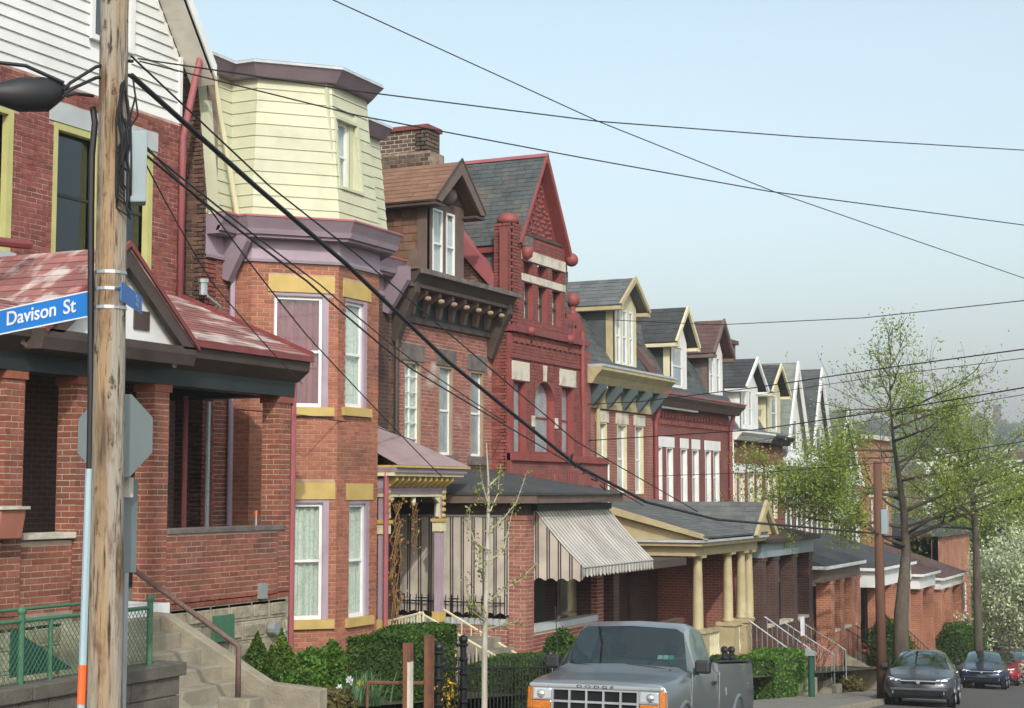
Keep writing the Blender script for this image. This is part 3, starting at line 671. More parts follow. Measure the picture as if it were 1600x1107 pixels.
# ================================================================ HOUSE 2: yellow mansard house with a brick bay
H2 = thing('mansard_house', 'orange brick bay house with pale yellow sided mansard and mauve cornices', 'house', (-14.6, 23.5, -1.3))
A, B, C, Dp, Ep, Fp_ = V(-15.5,21.7,0), V(-15.1,21.7,0), V(-14.05,22.75,0), V(-14.05,24.1,0), V(-15.1,25.15,0), V(-15.5,25.15,0)
plan = [V(-15.5,20.95,0), A, B, C, Dp, Ep, Fp_, V(-15.5,27.0,0)]
fAB = Fr(A, (1,0,0), (0,-1,0)); fBC = Fr(B, (1,1,0), (1,-1,0)); fCD = Fr(C, (0,1,0), (1,0,0)); fDE = Fr(Dp, (-1,1,0), (1,1,0)); fEF = Fr(Ep, (-1,0,0), (0,1,0))
fS0 = Fr(plan[0], (0,1,0), (1,0,0)); fS1 = Fr(Fp_, (0,1,0), (1,0,0)); faces = [fS0, fAB, fBC, fCD, fDE, fEF, fS1]
lens = [(plan[i+1]-plan[i]).length for i in range(7)]
ZB, ZF = -1.45, 5.42
w2c = fBC.rect(428, 456, 512, 637); w1c = fBC.rect(440, 781, 512, 968)
w2f = fCD.rect(540, 465, 572, 639); w1f = fCD.rect(545, 782, 575, 962)
def lint(r): return (r[0]-.1, min(r[1]+.1, 1.47), r[3], r[3]+.29)
hb = [w2c, w1c, lint(w2c), lint(w1c)]; hf = [w2f, w1f] + [(r[0]-.09, min(r[1]+.1, 1.3), r[3], r[3]+.29) for r in (w2f, w1f)]
wall(H2, fAB, 0, .4, ZB, ZF, [], 'brick_bay', 'mortar_bay', name='bay_wall')
wall(H2, fBC, .0, 1.485, ZB, ZF, hb, 'brick_bay', 'mortar_bay', name='bay_wall', n_ind=200)
wall(H2, fCD, 0, 1.35, ZB, ZF, hf, 'brick_bay', 'mortar_bay', name='bay_wall', n_ind=100)
wall(H2, fDE, 0, lens[4], ZB, ZF, [], 'brick_bay', 'bt_rose', name='bay_wall', bricks=False)
wall(H2, fS0, 0, .75, ZB, 5.9, [], 'brick_old', 'mortar', name='wall'); wall(H2, fS1, 0, 1.85, ZB, 5.6, [], 'brick_bay', 'bt_dark', name='wall', bricks=False)
sw = side(-24, 20.95); wall(H2, sw, 5.5, 8.5, ZB, 8.5, [], 'brick_soot', 'mortar_dark', name='party_wall', thick=.3)
MB().box(-24, -15.75, 21.3, 26.95, -1.4, 8.4).build('house_body', 'bt_dark', H2)
for f, r, cur, lim in ((fBC, w2c, 'curtain_red', 1.47), (fBC, w1c, 'lace', 1.47), (fCD, w2f, 'lace', 1.3), (fCD, w1f, 'lace', 1.3)):
    sash(H2, f, (r[0], r[1]-.09, r[2], r[3]-.05), frame='white', jamb='mauve_light', curtain=cur, jw=.012, fw=.065, rec=.09)
    b = MB(); f.box(b, r[1]-.092, r[1], -.1, .008, r[2], r[3]); f.box(b, r[0], r[1]-.094, -.1, .006, r[3]-.048, r[3]); b.build('casing', 'mauve_light', H2)
    l = (r[0]-.1, min(r[1]+.1, lim), r[3]+.003, r[3]+.287); slab(H2, f, 'lintel', 'ochre', l, -.1, .03)
    slab(H2, f, 'sill', 'ochre', (r[0]-.1, min(r[1]+.1, lim), r[2]-.15, r[2]-.003), -.1, .07)
def ring(pl, d):                              # offset the open plan polyline outwards by d
    out = []
    for i, p in enumerate(pl):
        ns = [f.N for f in (faces[max(0, i-1)], faces[min(6, i)])]; m = (ns[0]+ns[1]); m = m/ (m.length**2) * 2
        out.append(p + m*d)
    return out
def band(name, m, d0, z0, d1, z1, i0=0, i1=7, parent=H2, th=.12):
    a, b_ = ring(plan, d0), ring(plan, d1); ia, ib = ring(plan, d0-th), ring(plan, d1-th); q = MB()
    for i in range(i0, i1):
        q.hexa([V(*a[i].xy,z0), V(*a[i+1].xy,z0), V(*ia[i+1].xy,z0), V(*ia[i].xy,z0), V(*b_[i].xy,z1), V(*b_[i+1].xy,z1), V(*ib[i+1].xy,z1), V(*ib[i].xy,z1)])
    return q.build(name, m, parent)
band('frieze', 'mauve_light', .02, 5.42, .02, 5.78); band('architrave', 'mauve', .06, 5.40, .06, 5.45)
band('soffit', 'mauve', .25, 5.78, .25, 5.84, th=.4); band('cornice', 'mauve', .27, 5.84, .40, 6.10, th=.5); band('cornice_lip', 'rose_trim', .41, 6.10, .40, 6.135, th=.6); band('cornice_bead', 'mauve_light', .30, 5.83, .34, 5.91, th=.1)
ZM0, ZM1, INS = 6.12, 8.62, .26; nb = 12
mz = lambda t: ZM0 + (ZM1-ZM0)*t
core = band('mansard', 'siding_yellow', -.02, ZM0, -INS-.02, ZM1, 0, 3, th=.15); band('mansard', 'siding_yellow', -.02, ZM0, -INS-.02, ZM1, 4, 7, th=.15)
MW = fCD.rect(517, 183, 552, 302, d=-.2); MW = (max(.14, MW[0]), min(1.0, max(.85, MW[1])), MW[2], MW[3]); MWH = MW
fms = lambda z: -INS*(z-ZM0)/(ZM1-ZM0)
def leanbox(mb, u0, u1, z0, z1, o=-.02, th=.12):
    a, e = fms(z0)+o, fms(z1)+o
    mb.hexa([fCD.p(u0,a,z0), fCD.p(u1,a,z0), fCD.p(u1,-.5,z0), fCD.p(u0,-.5,z0), fCD.p(u0,e,z1), fCD.p(u1,e,z1), fCD.p(u1,-.5,z1), fCD.p(u0,-.5,z1)])
q = MB(); leanbox(q, .0, MW[0]-.006, ZM0, ZM1); leanbox(q, MW[1]+.006, 1.35, ZM0, ZM1); leanbox(q, MW[0]-.006, MW[1]+.006, ZM0, MW[2]-.006); leanbox(q, MW[0]-.006, MW[1]+.006, MW[3]+.006, ZM1); q.build('mansard', 'siding_yellow', H2)
for i in range(nb):
    t0, t1 = i/nb, (i+1)/nb; lo, hi = ring(plan, -INS*t0+.022), ring(plan, -INS*t1+.004); li, hi_ = ring(plan, -INS*t0-.02), ring(plan, -INS*t1-.02)
    for k in range(7):
        if k in (4, 5): continue
        segs = [(0., 1.)]
        if k == 3 and mz(t0) < MWH[3] and mz(t1) > MWH[2]: segs = [(0, MWH[0]/1.35), (MWH[1]/1.35, 1)]
        for s, e in segs:
            P4 = [lo[k].lerp(lo[k+1], s), lo[k].lerp(lo[k+1], e), li[k].lerp(li[k+1], e), li[k].lerp(li[k+1], s)]; Q4 = [hi[k].lerp(hi[k+1], s), hi[k].lerp(hi[k+1], e), hi_[k].lerp(hi_[k+1], e), hi_[k].lerp(hi_[k+1], s)]
            MB().hexa([V(*p.xy, mz(t0)+.004) for p in P4] + [V(*p.xy, mz(t1)+.01) for p in Q4]).build('siding_board', 'siding_yellow', core)
fm = Fr(C, (0,1,0), (1,0,0)); b = MB(); leanbox(b, MW[0]-.05, MW[0], MW[2]-.05, MW[3]+.06, .03); leanbox(b, MW[1], MW[1]+.06, MW[2]-.05, MW[3]+.06, .03); leanbox(b, MW[0], MW[1], MW[3], MW[3]+.06, .035); leanbox(b, MW[0]+.001, MW[1]-.001, MW[2]-.05, MW[2]-.001, .045); b.build('window_casing', 'siding_yellow', H2)
sash(H2, fm, (MW[0], MW[1]-.16, MW[2], MW[3]), frame='white', rec=.33, fw=.06, curtain='curtain_white', glass='glass')
b = MB(); fm.box(b, MW[1]-.16, MW[1], -.33, -.24, MW[2], MW[3]); b.build('jamb', 'siding_yellow', H2)
band('top_cornice', 'mauve', -INS+.15, ZM1-.03, -INS+.31, ZM1+.17, th=.6); band('roof_edge', 'lead', -INS+.33, ZM1+.17, -INS+.30, ZM1+.225, th=.7)
rg = ring(plan, -INS+.3); MB().prism([V(*p.xy, ZM1+.2) for p in rg] + [V(-24, 27, ZM1+.2), V(-24, 20.95, ZM1+.2)], (0,0,.03)).build('roof', 'roof_felt', H2)
# brackets, drain pipes and corner trim
for y, x0, x1 in ((21.42, -15.5, -15.02), (26.75, -15.5, -14.95)):
    MB().prism([(x0, y, 5.1), (x0+.12, y, 5.05), (x1, y, 5.7), (x1, y, 5.98), (x0, y, 5.98)], (0, .14, 0)).build('bracket', 'mauve', H2)
MB().prism([(-15.44,20.94,6.1), (-15.30,20.94,6.1), (-15.55,20.94,8.5), (-15.72,20.94,8.5)], (0,.12,0)).build('corner_trim', 'siding_yellow', H2)
a = at(372, 342, X=-15.32); c = at(331, 100, X=-15.55); MB().tube([a, c], .045, 8).build('downspout', 'cream', H2)
MB().tube([V(-15.42, 21.62, 5.75), V(-15.42, 21.62, -.9)], .05, 8).build('downspout', 'mauve_light', H2)
p = at(318, 452, X=-15.35); MB().lathe([(.07,0),(.07,.2),(.09,.2),(.09,.26)], p+V(0,0,-.1), 8).build('meter_head', 'galv', H2)
MB().tube([p, p+V(.05,.05,-.12), p+V(.1,.3,-.25), p+V(.0,.45,-.5)], .025, 7).build('conduit', 'galv', H2)
# ---------------------------------------------------------------- entrance porch of house 2
EN = H2; XE = -13.98
fe = front(0, XE)
MB().box(-15.5, XE+.02, 24.15, 26.75, -1.55, -1.1).build('entrance_floor', 'concrete', EN)
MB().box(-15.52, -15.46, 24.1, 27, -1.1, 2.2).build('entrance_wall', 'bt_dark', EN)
dr = MB().box(-15.45, -15.40, 25.2, 26.2, -1.1, 1.1).build('door', 'wood_brown', EN); MB().box(-15.399, -15.39, 25.4, 26.0, -.2, .9).build('pane', 'pane_dark', dr)
for y in (24.32, 26.42):
    s = MB().box(XE-.13, XE+.0, y-.07, y+.07, -1.15, 1.75).build('porch_post', 'mauve_light', EN)
    MB().box(XE-.16, XE+.03, y-.10, y+.10, -.86, -.68).build('post_band', 'ochre', s); MB().box(XE-.16, XE+.03, y-.10, y+.10, .82, 1.0).build('post_capital', 'cream', s)
    MB().box(XE-.18, XE+.06, y-.13, y+.13, 1.0, 1.06).build('post_capital', 'ochre', s)
    # scrolled corner bracket
    q = MB(); q.prism([(XE-.06, y+.08 if y < 25 else y-.08, 1.06), (XE-.06, y+.16 if y < 25 else y-.16, 1.1), (XE-.06, y+.12 if y < 25 else y-.12, 1.35), (XE-.06, y+.3 if y < 25 else y-.3, 1.45), (XE-.06, y+.08 if y < 25 else y-.08, 1.47)], (.06,0,0)); q.build('bracket', 'cream', s)
    for k in range(5): MB().box(XE+.0, XE+.06, y-.05, y+.05, 1.08+k*.11, 1.15+k*.11).build('turned_block', 'ochre', s, bevel=.02)
MB().box(XE-.14, XE+.01, 24.22, 26.54, 1.47, 1.53).build('entrance_beam', 'cream', EN); MB().box(XE-.14, XE+.03, 24.22, 26.54, 1.53, 1.63).build('entrance_frieze', 'mauve', EN); MB().box(XE-.14, XE-.01, 24.22, 26.54, 1.63, 1.80).build('entrance_panel', 'mauve_light', EN)
for k in range(11):
    y = 24.32 + k*.212
    MB().prism([(XE-.01, y-.03, 1.62), (XE+.05, y-.03, 1.64), (XE+.22, y-.03, 1.76), (XE+.22, y-.03, 1.84), (XE-.01, y-.03, 1.84)], (0,.07,0)).build('bracket', 'ochre', EN, bevel=.015)
MB().lathe([(.02,-.16),(.05,-.1),(.04,-.02),(.06,0)], (XE-.06, 25.4, 1.47), 8).build('pendant', 'cream', EN)
MB().box(XE-.2, XE+.26, 24.12, 26.8, 1.84, 1.90).build('entrance_cornice', 'cream', EN); MB().box(XE-.2, XE+.30, 24.12, 26.86, 1.90, 1.99).build('entrance_cornice', 'mauve', EN); MB().box(XE-.2, XE+.34, 24.12, 26.92, 1.99, 2.03).build('entrance_cornice', 'ochre', EN)
q = MB(); q.quad((XE+.34,24.12,2.035),(XE+.34,26.92,2.035),(-15.5,26.0,2.95),(-15.5,24.12,2.95)); q.quad((XE+.34,26.92,2.035),(-15.5,26.92,2.035),(-15.5,26.0,2.95)); q.build('entrance_roof', 'mauve_roof', EN)
MB().tube([V(XE+.08, 24.16, 1.95), V(XE+.08, 24.16, -1.1)], .045, 8).build('downspout', 'rose_trim', EN)
# steps with cream railings going down to the street
S2 = thing('entrance_steps', 'concrete steps with cream iron railings below the yellow bracketed doorway', 'steps', (-12.6, 25.3, -2))
X0, X1 = XE+.0, XE+1.1
MB().box(X0+.03, X1, 24.3, 26.7, -2.4, -1.12).build('landing', 'concrete', S2)
for i in range(7): MB().box(X1+i*.27-.05, X1+(i+1)*.27, 24.9, 26.7, -2.6, -1.3-i*.17).build('step', 'concrete', S2)
def rail(y, pts, n):
    r = MB().tube([V(x,y,z) for x, z in pts], .022, 6).build('handrail', 'cream', S2); MB().tube([V(x,y,z-.62) for x, z in pts], .015, 5).build('bottom_rail', 'cream', S2)
    tot = [0.]
    for p, q in zip(pts[:-1], pts[1:]): tot.append(tot[-1]+math.hypot(q[0]-p[0], q[1]-p[1]))
    for i in range(n+1):
        d = tot[-1]*i/n; k = max(j for j in range(len(tot)-1) if tot[j] <= d+1e-6); t = (d-tot[k])/(tot[k+1]-tot[k]); x = pts[k][0]+(pts[k+1][0]-pts[k][0])*t; z = pts[k][1]+(pts[k+1][1]-pts[k][1])*t
        MB().tube([V(x,y,z), V(x,y,z-.66-(.2 if i in (0, n) else 0))], .012 if i not in (0, n) else .02, 5).build('baluster', 'cream', S2)
Pl = [at(601, 972, Y=24.4), at(657, 958, Y=24.4), at(800, 1042, Y=24.6)]
rail(24.5, [(Pl[0].x, Pl[0].z), (Pl[1].x, Pl[1].z)], 12)
rail(24.95, [(at(655,957,Y=24.95).x, at(655,957,Y=24.95).z), (at(800,1040,Y=24.95).x, at(800,1040,Y=24.95).z)], 8)
rail(26.6, [(at(692,952,Y=26.6).x, at(692,952,Y=26.6).z), (at(812,1025,Y=26.6).x, at(812,1025,Y=26.6).z)], 8)
# ================================================================ HOUSE 3: rose brick house with dark bracketed cornice and brown dormer
H3 = thing('dormer_house', 'rose brick house with dark bracketed cornice and brown shingled dormer', 'house', (-15.5, 29.5, -2))
f3 = front(0); y0, y1 = 27.0, 32.1
W3 = [f3.rect(631, 562, 657, 709), f3.rect(685, 573, 707, 713), f3.rect(734, 578, 755, 716)]
W3 = [(a, b_, 2.33, 4.21) for a, b_, _, _ in W3]
L3 = [(a-.13, b_+.12, 4.21, 4.56) for a, b_, _, _ in W3]
wall(H3, f3, 27.45, y1, 1.2, 5.06, W3+L3, 'brick_rose', 'mortar_pale', n_ind=0)
wall(H3, f3, y0-.0, 27.45, 1.2, 5.06, [], 'brick_soot', 'mortar_dark', name='pilaster')
MB().box(-24, -15.73, y0, y1, -2, 5.6).build('house_body', 'bt_dark', H3)
MB().box(-15.5, -15.46, y0, y1, -2.2, 1.2).build('lower_wall', 'bt_dark', H3)
for r, l in zip(W3, L3):
    sash(H3, f3, r, frame='white', jamb='jamb_tan', jw=.05, rec=.11, fw=.06, muntin=1 if r is W3[0] else 0, glass='glass' if r is W3[0] else 'pane_pale', curtain='lace' if r is W3[0] else None)
    slab(H3, f3, 'lintel', 'stone_dark', (l[0], l[1], l[2]+.002, l[3]-.002), -.1, .03); slab(H3, f3, 'sill', 'stone_dark', (r[0]-.12, r[1]+.12, 2.14, 2.328), -.1, .09)
p = at(620, 560, X=-15.4); MB().tube([V(-15.4,p.y,4.9), V(-15.4,p.y,1.9)], .045, 7).build('downspout', 'brown_dark', H3)
MB().box(-15.5, -15.40, 27.3, 31.62, 4.98, 5.10).build('architrave', 'brown_dark', H3)
MB().box(-15.5, -15.44, 27.3, 31.62, 5.10, 5.62).build('frieze', 'green_black', H3)
MB().box(-15.5, -14.98, 27.05, 31.6, 5.62, 5.70).build('cornice_soffit', 'brown_trim', H3)
q = MB().prism([(-15.3,0,5.70), (-14.96,0,5.70), (-14.82,0,5.90), (-14.82,0,5.95), (-15.5,0,5.97), (-15.5,0,5.7)], (0,1,0)); q.v = [(x, 27.05 if y == 0 else 31.6, z) for x, y, z in q.v]; q.build('cornice', 'brown_dark', H3)
MB().box(-14.82, -14.74, 27.05, 31.615, 5.86, 5.96).build('gutter', 'stone_dark', H3)
for k in range(7):
    y = 27.7 + k*.57
    bb = MB().prism([(-15.44,y,5.14), (-15.36,y,5.14), (-15.30,y,5.38), (-15.05,y,5.52), (-15.05,y,5.61), (-15.44,y,5.61)], (0,.11,0)).build('bracket', 'brown_trim', H3)
    MB().lathe([(.001,0),(.04,.01),(.058,.05),(.04,.12),(.001,.15)], (-15.10, y+.055, 5.44), 9, 'x').build('knob', 'jamb_tan', bb, smooth=True)
for y in (27.1, 31.38): MB().prism([(-15.5,y,4.55), (-15.40,y,4.5), (-15.30,y,4.75), (-15.12,y,5.2), (-14.95,y,5.5), (-14.95,y,5.9), (-15.5,y,5.9)], (0,.2,0)).build('end_bracket', 'brown_dark', H3, bevel=.02)
MB().box(-15.05, -14.85, 27.0, 27.16, 5.95, 6.35).build('finial_block', 'brown_trim', H3)
# mansard roof and dormer
shingles(H3, (-15.35, y0, 5.97), (-15.35, y1-.35, 5.97), (-20.5, y1-.35, 6.5), (-20.5, y0, 6.5), .25, .3, 'shingle_brown')
dx = -15.62; d0, d1 = 28.80, 30.48; fd3 = front(0, dx)
DW = [fd3.rect(676, 328, 691, 440), fd3.rect(697, 336, 710, 443)]; DW = [(a, b_, 6.08, 7.55) for a, b_, _, _ in DW]
zt = 7.78; wall(H3, fd3, d0, d1, 5.95, zt, DW, None, 'brown_trim', name='dormer_front', bricks=False, thick=.15)
for r in DW: sash(H3, fd3, r, frame='white', rec=.04, fw=.045, glass='glass', curtain='curtain_white')
fs = side(-19.5, d0); b = MB(); fs.box(b, 0, 19.5+dx-.05, -.1, -.02, 5.9, zt); ds = b.build('dormer_side', 'shingle_side', H3)
z = 5.95; k = 0
while z < zt-.05:
    u = -.1*(k % 2)
    while u < 19.5+dx-.22:
        w = random.uniform(.16, .3); a, e = max(0, u)+.004, min(u+w, 19.5+dx-.22)-.004
        if e > a: q = MB(); q.hexa([fs.p(a,.02,z), fs.p(e,.02,z), fs.p(e,-.02,z), fs.p(a,-.02,z), fs.p(a,.004,z+.2), fs.p(e,.004,z+.2), fs.p(e,-.02,z+.2), fs.p(a,-.02,z+.2)]); q.build('shingle', 'shingle_side', ds)
        u += w
    z += .175; k += 1
b = MB(); fs.box(b, 19.5+dx-.22, 19.5+dx, -.1, .03, 5.9, zt); b.build('corner_board', 'brown_trim', H3)
b = MB().box(dx-3.8, dx-.16, d1-.02, d1+.06, 5.9, zt); b.build('dormer_side', 'shingle_side', H3)
gm3 = (d0+d1)/2; ap = 8.62; ov = .42; RF = dx+.36; ez = 7.62
for sgn in (-1, 1):
    ye = gm3 + sgn*((d1-d0)/2+ov*.75); pe, pt_, qe, qt = V(RF,ye,ez), V(RF,gm3,ap), V(-19.2,ye,ez), V(-19.2,gm3,ap)
    if sgn < 0: shingles(H3, qe, pe, pt_, qt, .17, .3, 'shingle_brown', n_ind=60)
    else: shingles(H3, pe, qe, qt, pt_, .17, .3, 'shingle_brown')
    MB().prism([pe+V(.03,0,.0), pt_+V(.03,0,.03), pt_+V(.03,0,-.28), pe+V(.03,-sgn*.24,-.02)], (-.07,0,0)).build('bargeboard', 'brown_trim', H3)
    MB().prism([pe+V(0,0,-.05), pe+V(0,-sgn*.42,-.05), qe+V(0,-sgn*.42,-.05), qe+V(0,0,-.05)], (0,0,-.05)).build('eave_soffit', 'brown_dark', H3)
    MB().prism([pe+V(.045,0,.06), pt_+V(.045,0,.08), pt_+V(.045,0,.03), pe+V(.045,0,.0)], (-.03,0,0)).build('verge_board', 'brown_dark', H3)
MB().prism([(dx+.02,d0,zt), (dx+.02,d1,zt), (dx+.02,gm3,ap-.12)], (-.1,0,0)).build('dormer_gable', 'brown_dark', H3)
MB().lathe([(.001,0),(.16,.0),(.2,.25),(.16,.3),(.001,.3)], (dx+.02, gm3-.15, zt+.12), 10, 'y').build('gable_roll', 'brown_trim', H3, smooth=True)
# chimney
c0, c1 = at(572, 240, X=-18.4), at(655, 240, X=-18.4)
chy = c0.y+.0; cz1 = at(600, 202, Y=chy).z; cx0 = at(577, 250, Y=chy).x; cx1 = at(667, 250, Y=chy).x
CH = H3; fc = side(cx0, chy); zb_ = at(600, 280, Y=chy).z
wall(CH, fc, 0, cx1-cx0, zb_-1.5, cz1-.1, [], 'brick_chimney', 'mortar_pale', name='chimney', thick=.6, bh=.075, j=.02)
ff = Fr((cx1, chy, 0), (0,1,0), (1,0,0)); wall(CH, ff, 0, .6, zb_-1.5, cz1-.1, [], 'brick_chimney', 'mortar_dark', name='chimney', thick=.3, bh=.075, j=.02)
wall(CH, side(cx0-.1, chy-.05), 0, cx1-cx0+.2, zb_-1.5, cz1-.62, [], 'brick_chimney', 'mortar_dark', name='chimney', thick=.7, bh=.075, j=.02)
MB().box(cx0-.03, cx1+.05, chy-.06, chy+.66, cz1-.1, cz1).build('chimney_cap', 'red_trim', CH)
# ---------------------------------------------------------------- porch of house 3 with its awnings
def cloth(fr, name, m, parent, u0, u1, z0, z1, d=0., wave=.02, scal=.06, period=.235, n=60):
    g = MB()
    for i in range(n):
        a, e = u0+(u1-u0)*i/n, u0+(u1-u0)*(i+1)/n
        da, de = d+wave*math.sin(a*9), d+wave*math.sin(e*9)
        ba, be = z0+scal*abs(math.sin(math.pi*a/period)), z0+scal*abs(math.sin(math.pi*e/period))
        for t in (0, .008): g.quad(fr.p(a,da-t,ba), fr.p(e,de-t,be), fr.p(e,d-t,z1), fr.p(a,d-t,z1))
    return g.build(name, m, parent)
X3 = -12.65
pillar(27.66, -2.45, 1.12, w=.36, x=X3, n=120, m='brick_rose', parent=H3)
pillar(31.2, -2.7, 1.12, w=.36, x=X3, n=0, m='brick_old', parent=H3)
MB().box(-15.5, X3, 27.35, 31.2, -2.6, -1.55).build('porch_base', 'bt_rose', H3)
wall(H3, side(-15.5, 27.36), 0, 2.5, -2.5, -.98, [], 'brick_rose', 'mortar_pale', name='parapet', n_ind=40); slab(H3, side(-15.5, 27.36), 'coping', 'stone_grey', (0, 2.49, -.98, -.86), -.2, .03)
wall(H3, front(27.66, X3), 0, 3.18, -2.6, -1.12, [], 'brick_old', 'mortar', name='parapet', n_ind=0); slab(H3, front(27.66, X3), 'coping', 'stone_grey', (0.01, 3.17, -1.12, -1.0), -.25, .03)
MB().box(X3-.34, X3-.02, 27.3, 31.2, 1.12, 1.34).build('porch_beam', 'brown_dark', H3); MB().box(-15.5, X3-.345, 27.3, 27.62, 1.12, 1.34).build('porch_beam', 'brown_dark', H3)
MB().box(-15.5, -12.28, 26.98, 31.42, 1.345, 1.50).build('fascia', 'brown_trim', H3)
MB().box(-15.5, -12.22, 26.95, 31.46, 1.50, 1.535).build('roof_edge', 'roof_felt', H3)
q = MB(); e0, e1 = 26.96, 31.45; q.quad((-12.23,e0,1.54),(-12.23,e1,1.54),(-15.5,e1,2.06),(-15.5,e0+1.0,2.06)); q.quad((-12.23,e0,1.54),(-15.5,e0+1.0,2.06),(-15.5,e0,1.54)); q.quad((-12.23,e1,1.54),(-15.5,e1,1.54),(-15.5,e1,2.06)); q.build('porch_roof', 'roof_felt', H3)
MB().box(-15.45, -15.40, 28.2, 29.2, -1.55, .7).build('door', 'wood_brown', H3)
MB().box(-15.45, -15.42, 29.8, 30.9, -.8, .7).build('porch_window', 'pane_dark', H3)
AS = thing('side_awning', 'beige awning curtain with dark double stripes beside the mauve doorway post', 'awning', (-14.2, 27.3, -.75))
cloth(side(-15.4, 27.28), 'cloth', 'stripe_side', AS, 0, 2.4, -.80, 1.1)
MB().tube([V(-15.4,27.27,1.1), V(-13.0,27.27,1.1)], .02, 6).build('head_rod', 'galv', AS); MB().tube([V(-15.4,27.3,-.5), V(-13.0,27.3,-.5)], .014, 6).build('bottom_rod', 'iron', AS)
AF = thing('porch_awning', 'sloping striped awning over the porch front beside the brick pillar', 'awning', (-12.2, 29.3, .1))
ya, ye = 27.66, 31.45; xo = -11.62; zt, zl = 1.22, .13
g = MB(); n = 26
for i in range(n):
    a, e = ya+(ye-ya)*i/n, ya+(ye-ya)*(i+1)/n
    for k in range(6):
        t0, t1 = k/6, (k+1)/6; P_ = lambda y, t: V(X3+.02+(xo-X3)*t, y-.0, zt+(zl-zt)*t - .05*math.sin(math.pi*t)*(1-.3*math.sin(y*5)))
        g.quad(P_(a,t0), P_(a,t1), P_(e,t1), P_(e,t0))
g.build('cloth', 'stripe_front', AF, smooth=True)
cloth(front(0, xo), 'valance', 'stripe_front', AF, ya, ye, zl-.2, zl+.01, wave=.012, scal=.05, period=.17, n=110)
g = MB(); N_ = 24; fs_ = side(X3, ya+.01)
for i in range(N_):
    a, e = (xo-X3)*i/N_, (xo-X3)*(i+1)/N_
    top_ = lambda u: zt+(zl-zt)*u/(xo-X3)-.06*math.sin(math.pi*u/(xo-X3)); bt = lambda u: -.14 + .06*abs(math.sin(math.pi*u/.235))
    g.quad(fs_.p(a,0,min(bt(a),top_(a))), fs_.p(e,0,min(bt(e),top_(e))), fs_.p(e,0,top_(e)), fs_.p(a,0,top_(a)))
g.build('side_cloth', 'stripe_side', AF)
MB().tube([V(xo,ya,zl), V(xo,ye,zl)], .018, 6).build('front_bar', 'galv', AF)
for y in (ya+.03, ye-.03): MB().tube([V(X3-.02,y,.02), V(xo,y,zl)], .014, 6).build('arm', 'galv', AF)
MB().box(X3-.02, X3+.1, ya-.05, ye, 1.2, 1.33).build('head_board', 'green_black', AF)
# ================================================================ HOUSE 4: red painted brick house with pointed gable
H4 = thing('red_gable_house', 'red painted brick house with pointed slate gable and ball finials', 'house', (-15.05, 34, -2.5))
X4 = -15.05; f4 = front(0, X4); Y4a, Y4b = 31.63, 36.0
wl_ = lambda a, b_, z0, z1: (f4.uz(a, 600)[0], f4.uz(b_, 600)[0], z0, z1)
WL, WC, WR = wl_(800, 822, 2.42, 4.06), wl_(835, 866, 2.44, 4.12), wl_(877, 896, 2.46, 4.08)
rr_ = (WC[1]-WC[0])/2; sp = 4.12-rr_
holes = [WL, WC, WR, (WL[0]-.05, WL[1]+.15, 4.06, 4.5), (WR[0]-.12, WR[1]+.12, 4.08, 4.5)]
wall(H4, f4, Y4a, Y4b, 1.0, 5.15, holes, 'brick_red', 'mortar_red', proud=.008)
wall(H4, side(-15.5, Y4a), 0, .45, 1.0, 5.15, [], 'brick_old', 'mortar_red', name='return_wall', proud=.008)
MB().box(-24, X4-.23, Y4a+.1, 36.9, -2.5, 5.1).build('house_body', 'bt_red', H4)
# arch spandrels over the middle window
cy = (WC[0]+WC[1])/2
for s in (-1, 1):
    arc = [(cy + s*rr_*math.cos(math.pi/2*i/8), sp + rr_*math.sin(math.pi/2*i/8)) for i in range(9)]
    pts = [(X4+.006, y, z) for y, z in arc] + [(X4+.006, cy + s*rr_, sp+rr_)]
    MB().prism(pts, (-.2, 0, 0)).build('spandrel', 'brick_red', H4)
g = MB(); arc = [(cy + (rr_)*math.cos(math.pi*i/14), sp + rr_*math.sin(math.pi*i/14)) for i in range(15)]
for (ya_, za_), (yb_, zb_) in zip(arc[:-1], arc[1:]): g.quad((X4+.008,ya_,za_), (X4+.008,yb_,zb_), (X4-.2,yb_,zb_), (X4-.2,ya_,za_))
g.build('arch_soffit', 'red_bright', H4)
for r in (WL, WR): sash(H4, f4, r, frame='red_trim', jamb='red_bright', jw=.02, rec=.2, fw=.05, glass='pane_pale')
sash(H4, f4, WC, frame='red_trim', jamb='red_bright', jw=.02, rec=.2, fw=.05, glass='pane_pale')
slab(H4, f4, 'lintel', 'stone_pale', (WL[0]-.05, WL[1]+.15, 4.065, 4.495), -.1, .03, .01); slab(H4, f4, 'lintel', 'stone_pale', (WR[0]-.12, WR[1]+.12, 4.085, 4.495), -.1, .03, .01)
MB().prism([(X4-.02, cy-.07, 4.13), (X4-.02, cy+.07, 4.13), (X4-.02, cy+.10, 4.5), (X4-.02, cy-.10, 4.5)], (.05,0,0)).build('keystone', 'stone_pale', H4)
for y in (WC[0]-.17, WC[1]+.01): slab(H4, f4, 'springer', 'stone_pale', (y, y+.16, 3.05, 3.3), -.05, .03)
slab(H4, f4, 'sill_band', 'red_bright', (Y4a-.02, 37.3, 2.26, 2.42), -.1, .10)
b = MB(); fb = front(0, X4+.03); fb.box(b, Y4a, 37.4, -.3, 0, .6, 2.26); base = b.build('base_wall', 'bt_red', H4)
for i in range(5):
    y = 31.95 + i*.95
    q = MB(); fb.box(q, y, y+.62, 0, .025, 1.62, 2.06); fb.box(q, y+.1, y+.52, .0, .045, 1.70, 1.98); q.build('terracotta_panel', 'brick_red', base, bevel=.02)
MB().tube([V(X4+.06, 37.36, 2.25), V(X4+.06, 37.36, .9)], .025, 6).build('drain_pipe', 'white', H4)
